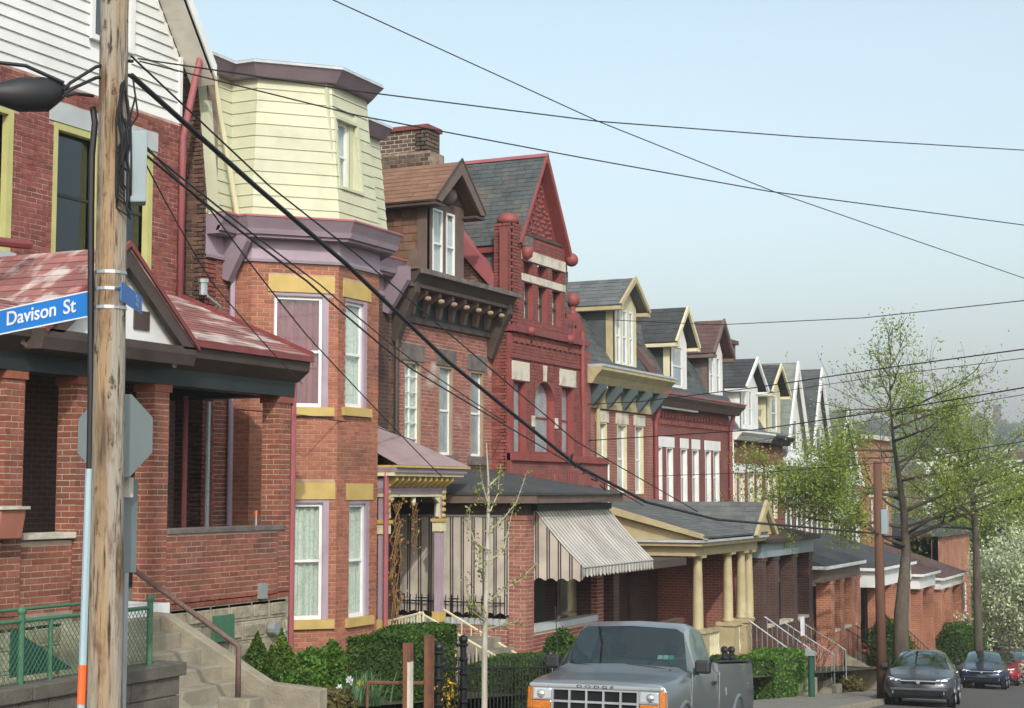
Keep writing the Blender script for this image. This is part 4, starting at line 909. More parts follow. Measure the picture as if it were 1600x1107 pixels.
# slanted red corner strip, right corner pipe
MB().prism([(X4+.02, Y4a-.02, 1.0), (X4+.02, Y4a+.10, 1.0), (X4+.02, Y4a+.10, 5.1), (X4+.02, Y4a-.02, 5.1)], (-.08,0,0)).build('corner_strip', 'red_bright', H4)
y = f4.uz(907, 600)[0]; MB().tube([V(X4+.06,y,5.5), V(X4+.06,y,4.0), V(X4+.05,y+.06,3.6), V(X4+.05,y+.06,2.4)], .06, 8).build('downspout', 'red_bright', H4)
# loggia under the upper storey, its shade deepened by dark wall colour
MB().box(-15.3, -12.75, 31.75, 36.85, -.22, -.04).build('loggia_roof', 'brown_dark', H4); MB().box(-15.27, -12.8, 31.75, 36.85, -3.6, -2.35).build('loggia_floor', 'concrete', H4)
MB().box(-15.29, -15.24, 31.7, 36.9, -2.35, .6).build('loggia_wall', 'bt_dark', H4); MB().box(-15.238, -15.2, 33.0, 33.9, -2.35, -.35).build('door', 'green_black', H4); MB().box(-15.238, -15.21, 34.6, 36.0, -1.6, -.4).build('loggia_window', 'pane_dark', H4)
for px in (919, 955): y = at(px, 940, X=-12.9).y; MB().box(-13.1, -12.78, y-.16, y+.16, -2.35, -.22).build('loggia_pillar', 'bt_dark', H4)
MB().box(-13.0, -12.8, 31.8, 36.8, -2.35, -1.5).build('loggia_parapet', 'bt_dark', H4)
# string course, dentils
slab(H4, f4, 'string_course', 'red_trim', (Y4a-.05, Y4b+.05, 5.15, 5.29), -.2, .10)
slab(H4, f4, 'string_course', 'red_trim', (Y4a, Y4b, 4.56, 4.62), -.1, .04)
for i in range(13): slab(H4, f4, 'dentil', 'brick_red', (Y4a+.2+i*.31, Y4a+.38+i*.31, 4.93, 5.03), 0, .05)
for y in (f4.uz(823, 512)[0], f4.uz(884, 523)[0]): MB().ball(V(X4+.10, y, 5.22), .12, 12).build('rosette', 'red_bright', H4, smooth=True)
# third storey between piers
T0, T1 = f4.uz(812, 440)[0], f4.uz(880, 440)[0]
tw = [f4.rect(818, 440, 833, 505), f4.rect(840, 445, 855, 510), f4.rect(862, 450, 877, 515)]
tw = [(a, b_, 5.5, 6.36) for a, b_, _, _ in tw]; tr = [(a, b_, 6.54, 6.85) for a, b_, _, _ in tw]
wall(H4, f4, T0-.6, T1+.1, 5.29, 7.45, tw+tr+[(T0-.02, T1+.1, 6.36, 6.54), (T0-.02, T1+.1, 6.85, 7.1)], 'brick_red', 'mortar_red', name='gable_wall', proud=.008)
for r in tw: sash(H4, f4, r, frame='brown_dark', jamb='red_bright', jw=.02, rec=.18, fw=.035, glass='glass', curtain='lace')
for r in tr: b = MB(); f4.box(b, r[0], r[1], -.2, -.18, r[2], r[3]); b.build('transom', 'red_trim', H4)
slab(H4, f4, 'stone_band', 'stone_pale', (T0-.02, T1+.1, 6.365, 6.535), -.1, .025); slab(H4, f4, 'stone_band', 'stone_pale', (T0-.02, T1+.1, 6.855, 7.095), -.1, .03)
# gable field with carved relief; flat dark discs colour in its shaded holes
gy, gzt = 33.44, 9.40; hw = 1.36; gzb = 7.3; sl4 = (gzt-gzb)/hw
MB().prism([(X4-.14, gy-hw, gzb), (X4-.14, gy+hw, gzb), (X4-.14, gy, gzt)], (-.12,0,0)).build('gable_field', 'red_trim', H4)
k = 0
for z in [7.6+.115*i for i in range(13)]:
    w = (gzt-.35-z)/sl4
    m_ = int(w/.15)
    for i in range(-m_, m_+1):
        MB().lathe([(.05,0),(.048,.025),(.02,.045)] if (i+k) % 3 else [(.03,0),(.03,.006)], (X4-.14, gy+i*.15+(.075 if k % 2 else 0), z+random.uniform(-.02,.02)), 7, 'x').build('carved_boss_or_hole', 'red_bright' if (i+k) % 3 else 'brown_dark', H4)
    k += 1
slab(H4, f4, 'string_course', 'brown_dark', (gy-hw+.25, gy+hw-.25, 7.44, 7.50), -.1, .03)
for s in (-1, 1):
    pe, pt_ = V(X4+.12, gy+s*(hw+.12), gzb-.12*sl4+.05), V(X4+.12, gy, gzt+.06); bk = V(-5.2,0,0)
    if s < 0: shingles(H4, pe+bk, pe, pt_, pt_+bk, .14, .2, 'slate')
    else: shingles(H4, pe, pe+bk, pt_+bk, pt_, .14, .2, 'slate')
    MB().prism([pe+V(.03,s*.03,.02), pt_+V(.03,0,.05), pt_+V(.03,0,-.03 if s < 0 else -.16), pe+V(.03,-s*.03,-.02 if s < 0 else -.1)], (-.05,0,0)).build('bargeboard', 'red_bright', H4)
    MB().prism([pe+V(-.021,0,-.01), pt_+V(-.021,0,-.01), pt_+V(-.021,0,-.14), pe+V(-.021,-s*.05,-.08)], (-.26,0,0)).build('roof_soffit', 'red_trim', H4)
MB().prism([V(X4+.15,gy-.06,gzt+.04), V(X4+.15,gy+.06,gzt+.04), V(X4+.15,gy,gzt+.13)], (-5.4,0,0)).build('ridge_cap', 'rose_trim', H4)
MB().ball(V(X4+.1, gy+hw+.13, gzb-.12), .17, 10).build('gable_ball', 'red_bright', H4, smooth=True)
MB().box(-22, -16.0, gy-hw+.1, gy+hw-.1, 5.1, 7.3).build('attic_body', 'bt_red', H4)
MB().box(-20.5, -15.5, gy-hw-.16, gy-hw-.06, 7.0, 7.12).build('eave_board', 'red_trim', H4)
shingles(H4, (-20, 31.75, 5.3), (-15.3, 31.75, 5.3), (-15.45, gy-hw-.02, 7.0), (-20, gy-hw-.02, 7.0), .17, .25, 'slate')
# round topped pier left, stone pier right
PY0, PY1 = f4.uz(791, 420)[0]+.24, f4.uz(812, 420)[0]
pr_ = wall(H4, front(0, X4+.04), PY0, PY1, 5.29, 7.62, [], 'brick_red', 'mortar_red', name='pier', thick=.45, proud=.008); wall(H4, side(X4-.42, PY0), 0, .46, 5.29, 7.62, [], 'brick_red', 'mortar_red', name='pier', thick=.3, proud=.008)
MB().lathe([(.25,0),(.26,.08),(.23,.17),(.14,.24),(.001,.27)], (X4-.18, (PY0+PY1)/2, 7.62), 14).build('pier_cap', 'red_bright', H4, smooth=True)
MB().lathe([(.001,-.3),(.12,-.22),(.15,0),(.05,.02)], (X4+.12, PY1+.15, 7.12), 10).build('corbel', 'red_bright', H4, smooth=True); MB().box(X4-.05, X4+.2, PY1+.02, PY1+.3, 7.14, 7.36).build('bracket_block', 'stone_dark', H4)
y = f4.uz(884, 420)[0]
for i in range(9): MB().box(X4-.7+random.uniform(-.03,.03), X4-.12, y, y+.4+random.uniform(-.05,.05), 5.9+i*.15, 6.04+i*.15).build('pier_stone', 'stone_dark', H4)
def finial(y, z, X4=X4, w=.3):
    p = MB().prism([(X4+.02, y-w, 5.29), (X4+.02, y+w, 5.29), (X4+.02, y+.12, z-.33), (X4+.02, y-.12, z-.33)], (-.3,0,0)).build('finial_base', 'red_bright', H4)
    MB().lathe([(.14,0),(.09,.05),(.06,.12),(.10,.17)], (X4-.12, y, z-.35), 12).ball(V(X4-.12, y, z), .19, 14).build('ball_finial', 'red_bright', H4, smooth=True)
finial(31.84, at(786, 437, X=-15.29).z, -15.17, .14); finial(f4.uz(899, 470)[0]+.1, 6.27)
slab(H4, f4, 'shoulder', 'red_trim', (T1+.1, Y4b, 5.29, 5.75), -.3, .0)
for i in range(3): slab(H4, f4, 'dentil', 'brown_dark', (T1+.25+i*.2, T1+.35+i*.2, 5.55, 5.62), 0, .02)
MB().prism([(-15.3, 31.70, 5.9), (-15.3, 31.70, 6.25), (-17.4, 31.70, 8.75), (-17.4, 31.70, 8.15)], (0,.36,0)).build('party_coping', 'rose_trim', H4)
MB().prism([(-15.5, 31.85, 5.2), (-15.5, 31.85, 5.98), (-17.4, 31.85, 8.05), (-17.4, 31.85, 5.2)], (0,.2,0)).build('party_wall', 'bt_brown', H4)
# ================================================================ HOUSES 5-7: brick houses with mansards and gabled dormers
def dormer(par, y0, y1, z0, ze, za, fx, wins, m_front, m_trim, m_side, m_roof, depth=2.2, ov=.28, m_frame='white', curtain='curtain_white', side_boards=None, ap=None):
    f = front(0, fx); wins = [(a, b_, z0+.14, ze-.12) for a, b_ in wins]; gm = ap or (y0+y1)/2
    wall(par, f, y0, y1, z0, ze, wins, None, m_front, name='dormer_front', bricks=False, thick=.12)
    for r in wins: sash(par, f, r, frame=m_frame, rec=.05, fw=.06, glass='pane_pale', full=False)
    for yy, t in ((y0-.0, .08), (y1-.08, .08)): MB().box(fx-depth, fx-.125, yy, yy+t, z0, ze).build('dormer_side', m_side, par)
    if side_boards:
        fs = side(fx-depth, y0); z = z0
        while z < ze-.05:
            q = MB(); fs.box(q, 0, depth-.1, -.02, .012, z+.004, z+.16); q.build('siding_board', side_boards, par); z += .165
    b = MB(); s_ = side(fx-.2, y0); s_.box(b, 0, .2, -.1, .025, z0, ze); b.build('corner_board', m_trim, par)
    for s in (-1, 1):
        ye = gm + s*((y1-y0)/2+ov); pe, pt_ = V(fx+.32, ye, ze-.1), V(fx+.32, gm, za); bk = V(-depth-.6,0,0)
        if s < 0: shingles(par, pe+bk, pe, pt_, pt_+bk, .2, .3, m_roof)
        else: shingles(par, pe, pe+bk, pt_+bk, pt_, .2, .3, m_roof)
        MB().prism([pe+V(.03,0,.03), pt_+V(.03,0,.05), pt_+V(.03,0,-.12), pe+V(.03,-s*.08,-.04)], (-.07,0,0)).build('bargeboard', m_trim, par)
        MB().prism([pe+V(0,0,-.03), pe+V(0,-s*.3,-.03), pe+bk+V(0,-s*.3,-.03), pe+bk+V(0,0,-.03)], (0,0,-.1)).build('eave_board', m_trim, par)
    MB().prism([(fx, y0, ze), (fx, y1, ze), (fx, gm, za-.1)], (-.1,0,0)).build('dormer_gable', m_front, par)
def facade(par, y0, y1, z0, z1, wins, m, fx=-15.5, lint=None, m_l='cream', frame='white', jamb='white', pane='pane_dark', bh=.3):
    f = front(0, fx); wall(par, f, y0, y1, z0, z1, wins, None, m, bricks=False)
    for r in wins:
        sash(par, f, r, frame=frame, jamb=jamb, jw=.035, rec=.14, fw=.06, glass=pane, full=False)
    for l in (lint or [(r[0]-.1, r[1]+.1) for r in wins]): slab(par, f, 'lintel', m_l, (l[0], l[1], wins[0][3]+.002, wins[0][3]+bh), -.1, .025)
    MB().box(-24, fx-.23, y0, y1, z0-1, z1).build('house_body', 'bt_dark', par)
def mansard(par, y0, y1, z0, z1, m, x0=-15.38, x1=-16.7):
    shingles(par, (x0,y0,z0), (x0,y1,z0), (x1,y1,z1), (x1,y0,z1), .2, .28, m)
    MB().prism([(x0-.03,y0+.02,z0-.02), (x1-.03,y0+.02,z1-.02), (-24,y0+.02,z1-.02), (-24,y0+.02,z0-.02)], (0,y1-y0-.04,0)).build('attic_body', m, par)
def cornice(par, y0, y1, z0, z1, m, x=-15.5, out=.5, nm='cornice'):
    q = MB().prism([(x,0,z0), (x+out*.55,0,z0), (x+out*.75,0,z0+(z1-z0)*.45), (x+out,0,z0+(z1-z0)*.8), (x+out,0,z1), (x,0,z1)], (0,1,0)); q.v = [(a, y0 if b_ == 0 else y1, c) for a, b_, c in q.v]; return q.build(nm, m, par)
H5 = thing('tan_cornice_house', 'brick house with tan yellow cornice and triple window yellow dormer', 'house', (-15.5, 39.5, -3))
u5 = lambda px: front(0).uz(px, 660)[0]
W5 = [(u5(932), u5(948), 1.5, 3.37), (u5(964), u5(979), 1.5, 3.37), (u5(992), u5(1005), 1.5, 3.37)]
facade(H5, 36.9, 42.0, .2, 4.3, W5, 'bt_rose', m_l='stone_pale', pane='pane_pale', jamb='cream')
MB().box(-15.5, -15.42, 37.2, 41.9, 3.72, 3.86).build('architrave', 'tan_trim', H5); MB().box(-15.5, -15.45, 37.2, 41.9, 3.86, 4.3).build('frieze', 'tan_trim', H5)
for i in range(5): y = 37.2+i*1.12; MB().prism([(-15.45,y,3.75), (-15.36,y,3.75), (-15.02,y,4.15), (-15.02,y,4.3), (-15.45,y,4.3)], (0,.16,0)).build('bracket', 'bracket_teal', H5)
cornice(H5, 36.7, 42.25, 4.30, 4.72, 'tan_trim', out=.62); MB().box(-15.5, -14.86, 36.7, 42.28, 4.72, 4.78).build('gutter', 'lead', H5)
MB().tube([V(-15.1, 37.5, 4.25), V(-15.42, 37.72, 3.7), V(-15.42, 37.72, 1.4)], .06, 8).build('downspout', 'tan_trim', H5)
mansard(H5, 36.95, 42.0, 4.78, 6.6, 'slate', x1=-16.6); MB().box(-17.5, -16.35, 41.2, 42.2, 6.55, 6.85).build('ridge_trim', 'cream', H5)
dormer(H5, 39.02, 40.75, 4.85, 6.62, 7.36, -15.5, [(39.2,39.55), (39.68,40.05), (40.18,40.5)], 'cream', 'tan_trim', 'slate', 'roof_grey')
MB().prism([(-15.36,41.5,4.85), (-15.36,41.5,5.1), (-16.6,41.5,6.7), (-16.6,41.5,6.45)], (0,.5,0)).build('party_coping', 'roof_brown', H5)
ch = MB().box(-17.6, -16.9, 42.0, 42.9, 6.0, 7.3).build('chimney', 'bt_brown', H5); MB().box(-17.65, -16.85, 41.95, 42.95, 7.3, 7.38).build('chimney_cap', 'stone_dark', ch)
H6 = thing('dark_red_double_house', 'dark red brick double house with white lintels and two different dormers', 'house', (-15.5, 45.5, -4))
W6 = [(u5(1024)+.0, u5(1034), 1.15, 2.84), (u5(1041), u5(1051), 1.15, 2.84), (u5(1063), u5(1073), 1.15, 2.84), (u5(1081), u5(1091), 1.15, 2.84), (u5(1101), u5(1110), 1.15, 2.84), (u5(1114), u5(1123), 1.15, 2.84)]
facade(H6, 42.0, 49.1, -.5, 4.0, W6, 'bt_red', lint=[(W6[0][0]-.1, W6[1][1]+.08), (W6[2][0]-.05, W6[2][1]+.1), (W6[3][0]-.05, W6[3][1]+.1), (W6[4][0]-.05, W6[5][1]+.08)], m_l='white', pane='pane_dark', jamb='white')
for i in range(23):
    for k in range(2): slab(H6, front(0), 'brick_boss', 'brick_red', (42.35+i*.29, 42.5+i*.29, 3.5+k*.2, 3.62+k*.2), 0, .06)
cornice(H6, 41.95, 49.35, 4.0, 4.32, 'brown_trim', out=.5); MB().box(-15.45, -15.28, 42.1, 45.4, 3.94, 4.06).build('fascia', 'white', H6); MB().box(-15.5, -14.97, 41.95, 49.38, 4.32, 4.37).build('gutter', 'rose_trim', H6)
for y in (42.06, 49.0): MB().tube([V(-15.3,y,4.0), V(-15.42,y,3.5), V(-15.42,y,-.5)], .07, 8).build('downspout', 'red_trim', H6)
mansard(H6, 42.05, 49.1, 4.37, 6.5, 'slate', x1=-16.5)
dormer(H6, 43.5, 45.0, 4.5, 6.0, 7.02, -15.5, [(43.72, 44.62)], 'white', 'cream', 'roof_dark', 'roof_dark', ov=.34)
dormer(H6, 47.0, 48.5, 4.5, 5.95, 6.98, -15.5, [(47.2,47.6), (47.85,48.25)], 'white', 'brown_trim', 'roof_grey', 'roof_brown', ov=.34)
H7 = thing('white_dormer_double_house', 'brick double house with one white and one cream sided dormer', 'house', (-15.6, 52.5, -4.5))
u7 = lambda px: front(0, -15.6).uz(px, 730)[0]
W7 = [(u7(1142), u7(1151), .6, 2.18), (u7(1154), u7(1163), .6, 2.18), (u7(1168), u7(1178), .6, 2.18), (u7(1182), u7(1190), .6, 2.18), (u7(1196), u7(1205), .6, 2.18), (u7(1207), u7(1214), .6, 2.18)]
facade(H7, 49.4, 55.8, -1.5, 3.25, W7, 'bt_red', fx=-15.6, lint=[(W7[0][0]-.05, W7[1][1]+.05), (W7[2][0]-.05, W7[2][1]+.05), (W7[3][0]-.05, W7[3][1]+.05), (W7[4][0]-.05, W7[5][1]+.05)], m_l='white', pane='pane_pale', jamb='cream')
cornice(H7, 49.45, 53.4, 3.25, 3.55, 'white', x=-15.6, out=.45); cornice(H7, 53.4, 55.9, 3.2, 3.5, 'roof_dark', x=-15.6, out=.45)
MB().tube([V(-15.52,49.5,3.3), V(-15.52,49.5,-1)], .06, 8).build('downspout', 'white', H7)
mansard(H7, 49.4, 55.8, 3.55, 5.5, 'roof_grey', x0=-15.5, x1=-16.7)
dormer(H7, 50.5, 52.6, 3.6, 5.1, 6.05, -15.55, [(50.8,51.2), (51.5,51.9)], 'siding_white', 'white', 'siding_white', 'roof_dark', side_boards='siding_white')
dormer(H7, 53.6, 55.4, 3.55, 5.1, 6.05, -15.55, [(54.2,54.95)], 'cream', 'cream', 'cream', 'roof_dark', side_boards='cream', ov=.35)
ch = MB().box(-18.5, -17.2, 54.2, 55.4, 4.5, 6.9).build('chimney', 'bt_brown', H7); MB().box(-18.6, -17.1, 54.1, 55.5, 6.9, 7.05).build('chimney_cap', 'roof_brown', ch)
# steep white gables further down
def gables(name, label, y0, hw, n, zpk, zb, m_roof, m_wall, m_low, x=-15.8):
    h = thing(name, label, 'house', (x, y0+hw*n, -5))
    for i in range(n):
        gm = y0 + hw + i*2*hw; fx = x
        MB().prism([(fx, gm-hw, zb), (fx, gm+hw, zb), (fx, gm, zpk-.08)], (-6,0,0)).build('gable', m_wall, h)
        for s in (-1, 1):
            pe, pt_ = V(fx+.25, gm+s*(hw+.1), zb-.2), V(fx+.25, gm, zpk); bk = V(-6.2,0,0); mr = m_roof[i % len(m_roof)]
            if s < 0: shingles(h, pe+bk, pe, pt_, pt_+bk, .3, .4, mr)
            else: shingles(h, pe, pe+bk, pt_+bk, pt_, .3, .4, mr)
            MB().prism([pe+V(.03,0,.02), pt_+V(.03,0,.05), pt_+V(.03,0,-.35), pe+V(.03,-s*.2,-.02)], (-.08,0,0)).build('bargeboard', 'white', h)
        r = (gm-.35, gm+.35, zb+.35, zb+1.5); sash(h, front(0, fx+.06), r, frame='white', rec=.05, glass='pane_dark', full=False)
    f = front(0, x); a, e = y0, y0+2*hw*n
    b = MB(); f.box(b, a, e, -6, 0, zb-1.6, zb); b.build('upper_wall', m_wall, h); b = MB(); f.box(b, a, e, -6, -.02, -7, zb-1.6); b.build('lower_wall', m_low, h)
    slab(h, f, 'cornice', 'white', (a-.05, e+.05, zb-.25, zb+.05), -.05, .35)
    k = int((e-a)/1.5)
    for i in range(k):
        y = a+.5+i*1.5
        for z in (zb-3.4,): sash(h, front(0, x+.05), (y, y+.7, z, z+1.6), frame='white', rec=.04, glass='pane_dark', full=False)
    for i in range(n+1): slab(h, f, 'corner_board', 'white', (a+i*2*hw-.08, a+i*2*hw+.08, -4, zb-.3), -.05, .06)
    return h
gables('twin_gable_house', 'house with two steep white gables, one pale grey and one dark slate roof', 56.2, 1.78, 2, 6.4, 2.75, ['slate_pale', 'slate'], 'siding_white', 'bt_brown')
gables('grey_gable_house', 'grey roofed gabled house half hidden behind the green street tree', 63.6, 2.3, 1, 5.0, 2.0, ['roof_grey'], 'siding_white', 'bt_brown')
h = thing('orange_brick_house', 'tall orange brick house with stone cap behind the street tree', 'house', (-16, 72, -6))
f = front(0, -15.8); hs_ = [(70.6+i*1.6, 71.4+i*1.6, z, z+1.5) for i in range(3) for z in (-3.2, -.2)]
wall(h, f, 70.2, 75.2, -8, 3.9, hs_, None, 'bt_orange', bricks=False, thick=.3); MB().box(-23, -16.12, 70.2, 75.2, -8, 3.8).build('house_body', 'bt_orange', h)
for r in hs_: sash(h, f, r, frame='white', rec=.1, glass='pane_dark', full=False); slab(h, f, 'lintel', 'stone_pale', (r[0]-.1, r[1]+.1, r[3]+.003, r[3]+.25), -.1, .03)
MB().box(-23, -15.6, 70.0, 75.4, 3.9, 4.1).build('parapet_cap', 'stone_pale', h)
h = thing('end_brick_house', 'wide orange brown brick house at the foot of the row beyond the last porch', 'house', (-14.5, 82, -8))
f = front(0, -14.0); hs_ = [(78.5+i*1.8, 79.4+i*1.8, z, z+1.5) for i in range(4) for z in (-4.6,)]
wall(h, f, 77, 86, -9.5, -.6, hs_, None, 'bt_orange', bricks=False, thick=.3); MB().box(-23, -14.32, 77, 86, -9.5, -.7).build('house_body', 'bt_orange', h); wall(h, side(-23, 77), 0, 8.99, -9.5, -.6, [], None, 'bt_orange', name='end_wall', bricks=False)
for r in hs_: sash(h, f, r, frame='white', rec=.1, glass='pane_dark', full=False)
MB().prism([(-13.8, 76.8, -.6), (-23.2, 76.8, -.6), (-18.5, 76.8, .6)], (0,9.4,0)).build('roof', 'roof_dark', h)
# ---------------------------------------------------------------- porches down the row
def porch(par, y0, y1, xf, zf, zb, ze, pil, m_p, m_r, m_f, zw=.7, pw=.42, parapet=True, m_end=None, xw=-15.5):
    """brick pillared porch: floor zf, beam bottom zb, eave ze, roof rises zw to the wall"""
    MB().box(xw, xf, y0, y1, zf-1.2, zf).build('porch_base', 'bt_orange', par)
    for y in pil:
        p = MB().box(xf-pw, xf, y, y+pw, zf+.002, zb).build('pillar', m_p, par, bevel=.01); MB().box(xf-pw-.03, xf+.03, y-.03, y+pw+.03, zb-.1, zb-.002).build('pillar_cap', m_p, p)
    if parapet:
        for a, e in zip(pil[:-1], pil[1:]):
            if e-a < 2.2: q = MB().box(xf-.3, xf-.05, a+pw+.002, e-.002, zf+.002, zf+.8).build('parapet', m_p, par); MB().box(xf-.33, xf-.02, a+pw+.004, e-.004, zf+.8, zf+.88).build('coping', 'stone_pale', q)
    MB().box(xf-pw, xf+.02, y0, y1, zb, ze-.12).build('porch_beam', m_f, par); MB().box(xw, xf-pw-.002, y0, y0+.25, zb, ze-.12).build('porch_beam', m_end or m_f, par)
    MB().box(xw, xf+.22, y0-.2, y1+.15, ze-.12, ze).build('cornice', m_end or m_f, par, bevel=.02)
    q = MB(); q.quad((xf+.22,y0-.2,ze+.003),(xf+.22,y1+.15,ze+.003),(xw,y1-.2,ze+zw),(xw,y0+.5,ze+zw)); q.quad((xf+.22,y0-.2,ze+.003),(xw,y0+.5,ze+zw),(xw,y0-.2,ze+.003)); q.quad((xf+.22,y1+.15,ze+.003),(xw,y1+.15,ze+.003),(xw,y1-.2,ze+zw)); q.build('porch_roof', m_r, par)
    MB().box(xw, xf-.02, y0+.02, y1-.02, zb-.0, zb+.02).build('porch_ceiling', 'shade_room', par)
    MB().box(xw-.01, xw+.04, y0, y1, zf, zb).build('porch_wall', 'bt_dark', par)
    ym = (y0+y1)/2; d = MB().box(xw+.042, xw+.09, ym-.5, ym+.45, zf, zf+2.05).build('door', 'wood_brown', par); MB().box(xw+.042, xw+.08, y0+.5, y0+1.5, zf+.7, zf+2.0).build('porch_window', 'pane_dark', par)
# house 5: tan tuscan porch
XP = -12.6; y0, y1 = 37.05, 42.3; zf = -2.75
MB().box(-15.5, XP+.1, y0, y1, zf-1.2, zf).build('porch_base', 'bt_rose', H5)
def tuscan(y, zb, zt, r=.135):
    c = MB().lathe([(r*1.25,0),(r*1.25,.06),(r,.1),(r*.98,(zt-zb)*.4),(r*.82,zt-zb-.14),(r*.82,zt-zb-.1),(r*1.1,zt-zb-.06)], (XP-.14, y, zb), 16).build('column', 'tan_trim', H5, smooth=True)
    MB().box(XP-.32, XP+.04, y-.18, y+.18, zt-.06, zt).build('capital', 'tan_trim', c)
ped = -1.93
for px in (1090, 1137, 1158):
    y = at(px, 900, X=XP-.14).y; tuscan(y, ped+.1 if px != 1090 else ped, -.02)
    p = MB().box(XP-.36, XP+.08, y-.22, y+.22, zf, ped-.0).build('pedestal', 'tan_trim', H5); MB().box(XP-.4, XP+.12, y-.26, y+.26, ped, ped+.1).build('pedestal_cap', 'tan_trim', p)
tuscan(41.95, ped, -.02)
ya_ = at(1100, 900, X=XP).y
for a, e in ((37.45, 39.35), (41.0, 41.7)):
    MB().box(XP-.24, XP-.06, a, e, ped-.06, ped+.03).build('balustrade_rail', 'tan_trim', H5)
    k = int((e-a)/.17)
    for i in range(k): MB().lathe([(.04,0),(.06,.15),(.03,.4),(.045,.72)], (XP-.15, a+.1+i*.17, zf+.02), 7).build('baluster', 'cream', H5)
MB().box(XP-.3, XP+.02, y0, y1, -.02, .22).build('porch_beam', 'tan_trim', H5); MB().box(-15.5, XP-.302, y0, y0+.3, -.02, .22).build('porch_beam', 'tan_trim', H5)
q = MB().box(-15.5, XP+.25, y0-.2, y1+.1, .22, .32).build('cornice', 'tan_trim', H5, bevel=.02)
MB().box(-15.5, XP+.32, y0-.26, y1+.12, .32, .38).build('gutter', 'lead', H5)
MB().prism([(-15.5, y0-.02, .382), (XP+.2, y0-.02, .382), (-15.5, y0-.02, 1.15)], (0,.1,0)).build('end_gable', 'tan_trim', H5)
MB().prism([(XP+.36, y0-.24, .39), (XP+.22, y0-.24, .52), (-15.5, y0-.24, 1.38), (-15.5, y0-.24, 1.2)], (0,.25,0)).build('raking_cornice', 'tan_trim', H5)
shingles(H5, (XP+.34, y0-.2, .45), (XP+.34, y1, .45), (-15.5, y1, 1.36), (-15.5, y0-.2, 1.36), .2, .3, 'roof_grey')
ga, gb_ = 41.0, 43.0; gm = 42.0
for s in (-1, 1):
    pe, pt_ = V(XP+.4, gm+s*1.05, .38), V(XP+.4, gm, 1.28); bk = V(-3.2,0,0)
    if s < 0: shingles(H5, pe+bk, pe, pt_, pt_+bk, .2, .3, 'roof_grey')
    else: shingles(H5, pe, pe+bk, pt_+bk, pt_, .2, .3, 'roof_grey')
    MB().prism([pe+V(.03,0,.02), pt_+V(.03,0,.05), pt_+V(.03,0,-.2), pe+V(.03,-s*.2,-.02)], (-.1,0,0)).build('raking_cornice', 'tan_trim', H5)
MB().prism([(XP+.3, gm-.95, .385), (XP+.3, gm+.95, .385), (XP+.3, gm, 1.2)], (-.1,0,0)).build('pediment', 'tan_trim', H5)
MB().box(-15.48, -15.43, y0, y1, zf, 0).build('porch_wall', 'bt_dark', H5); MB().box(-15.428, -15.38, 38.0, 38.95, zf, -.7).build('door', 'green_black', H5); MB().box(-15.428, -15.39, 39.8, 41.3, -2.1, -.6).build('porch_window', 'pane_dark', H5)
wall(H5, side(-15.5, 42.1), 0, 2.7, zf, -.02, [], None, 'bt_rose', name='end_wall', bricks=False)
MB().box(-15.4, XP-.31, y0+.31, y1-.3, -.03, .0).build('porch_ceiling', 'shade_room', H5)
porch(H6, 43.2, 48.9, -12.75, -3.1, -.3, .22, [43.3, 44.6, 46.6, 48.4], 'bt_dark', 'roof_brown', 'box_grey', zw=.6, m_end='brown_dark')  # dark pillar brick puts the tree shade into the colour
porch(H7, 50.2, 55.4, -12.8, -3.85, -1.35, -.82, [51.3, 52.6, 54.2, 54.95], 'bt_orange', 'roof_felt', 'brown_trim', zw=1.0, m_end='white', pw=.5, xw=-15.6)
TG = [o for o in bpy.data.objects if o.name == 'twin_gable_house'][0]; GG = [o for o in bpy.data.objects if o.name == 'grey_gable_house'][0]
porch(TG, 56.6, 62.8, -12.5, -4.4, -1.85, -1.15, [57.4, 59.2, 60.6, 62.2], 'bt_orange', 'roof_felt', 'white', zw=1.1, pw=.5, xw=-15.8)
porch(GG, 63.9, 67.3, -12.4, -4.9, -2.3, -1.7, [64.2, 66.6], 'bt_orange', 'roof_brown', 'white', zw=1.1, pw=.45, xw=-15.8)
porch([o for o in bpy.data.objects if o.name == 'orange_brick_house'][0], 69.0, 74.6, -12.5, -5.3, -2.6, -2.1, [69.15, 71.2, 74.0], 'bt_orange', 'roof_brown', 'white', zw=1.2, pw=.7, xw=-15.8)
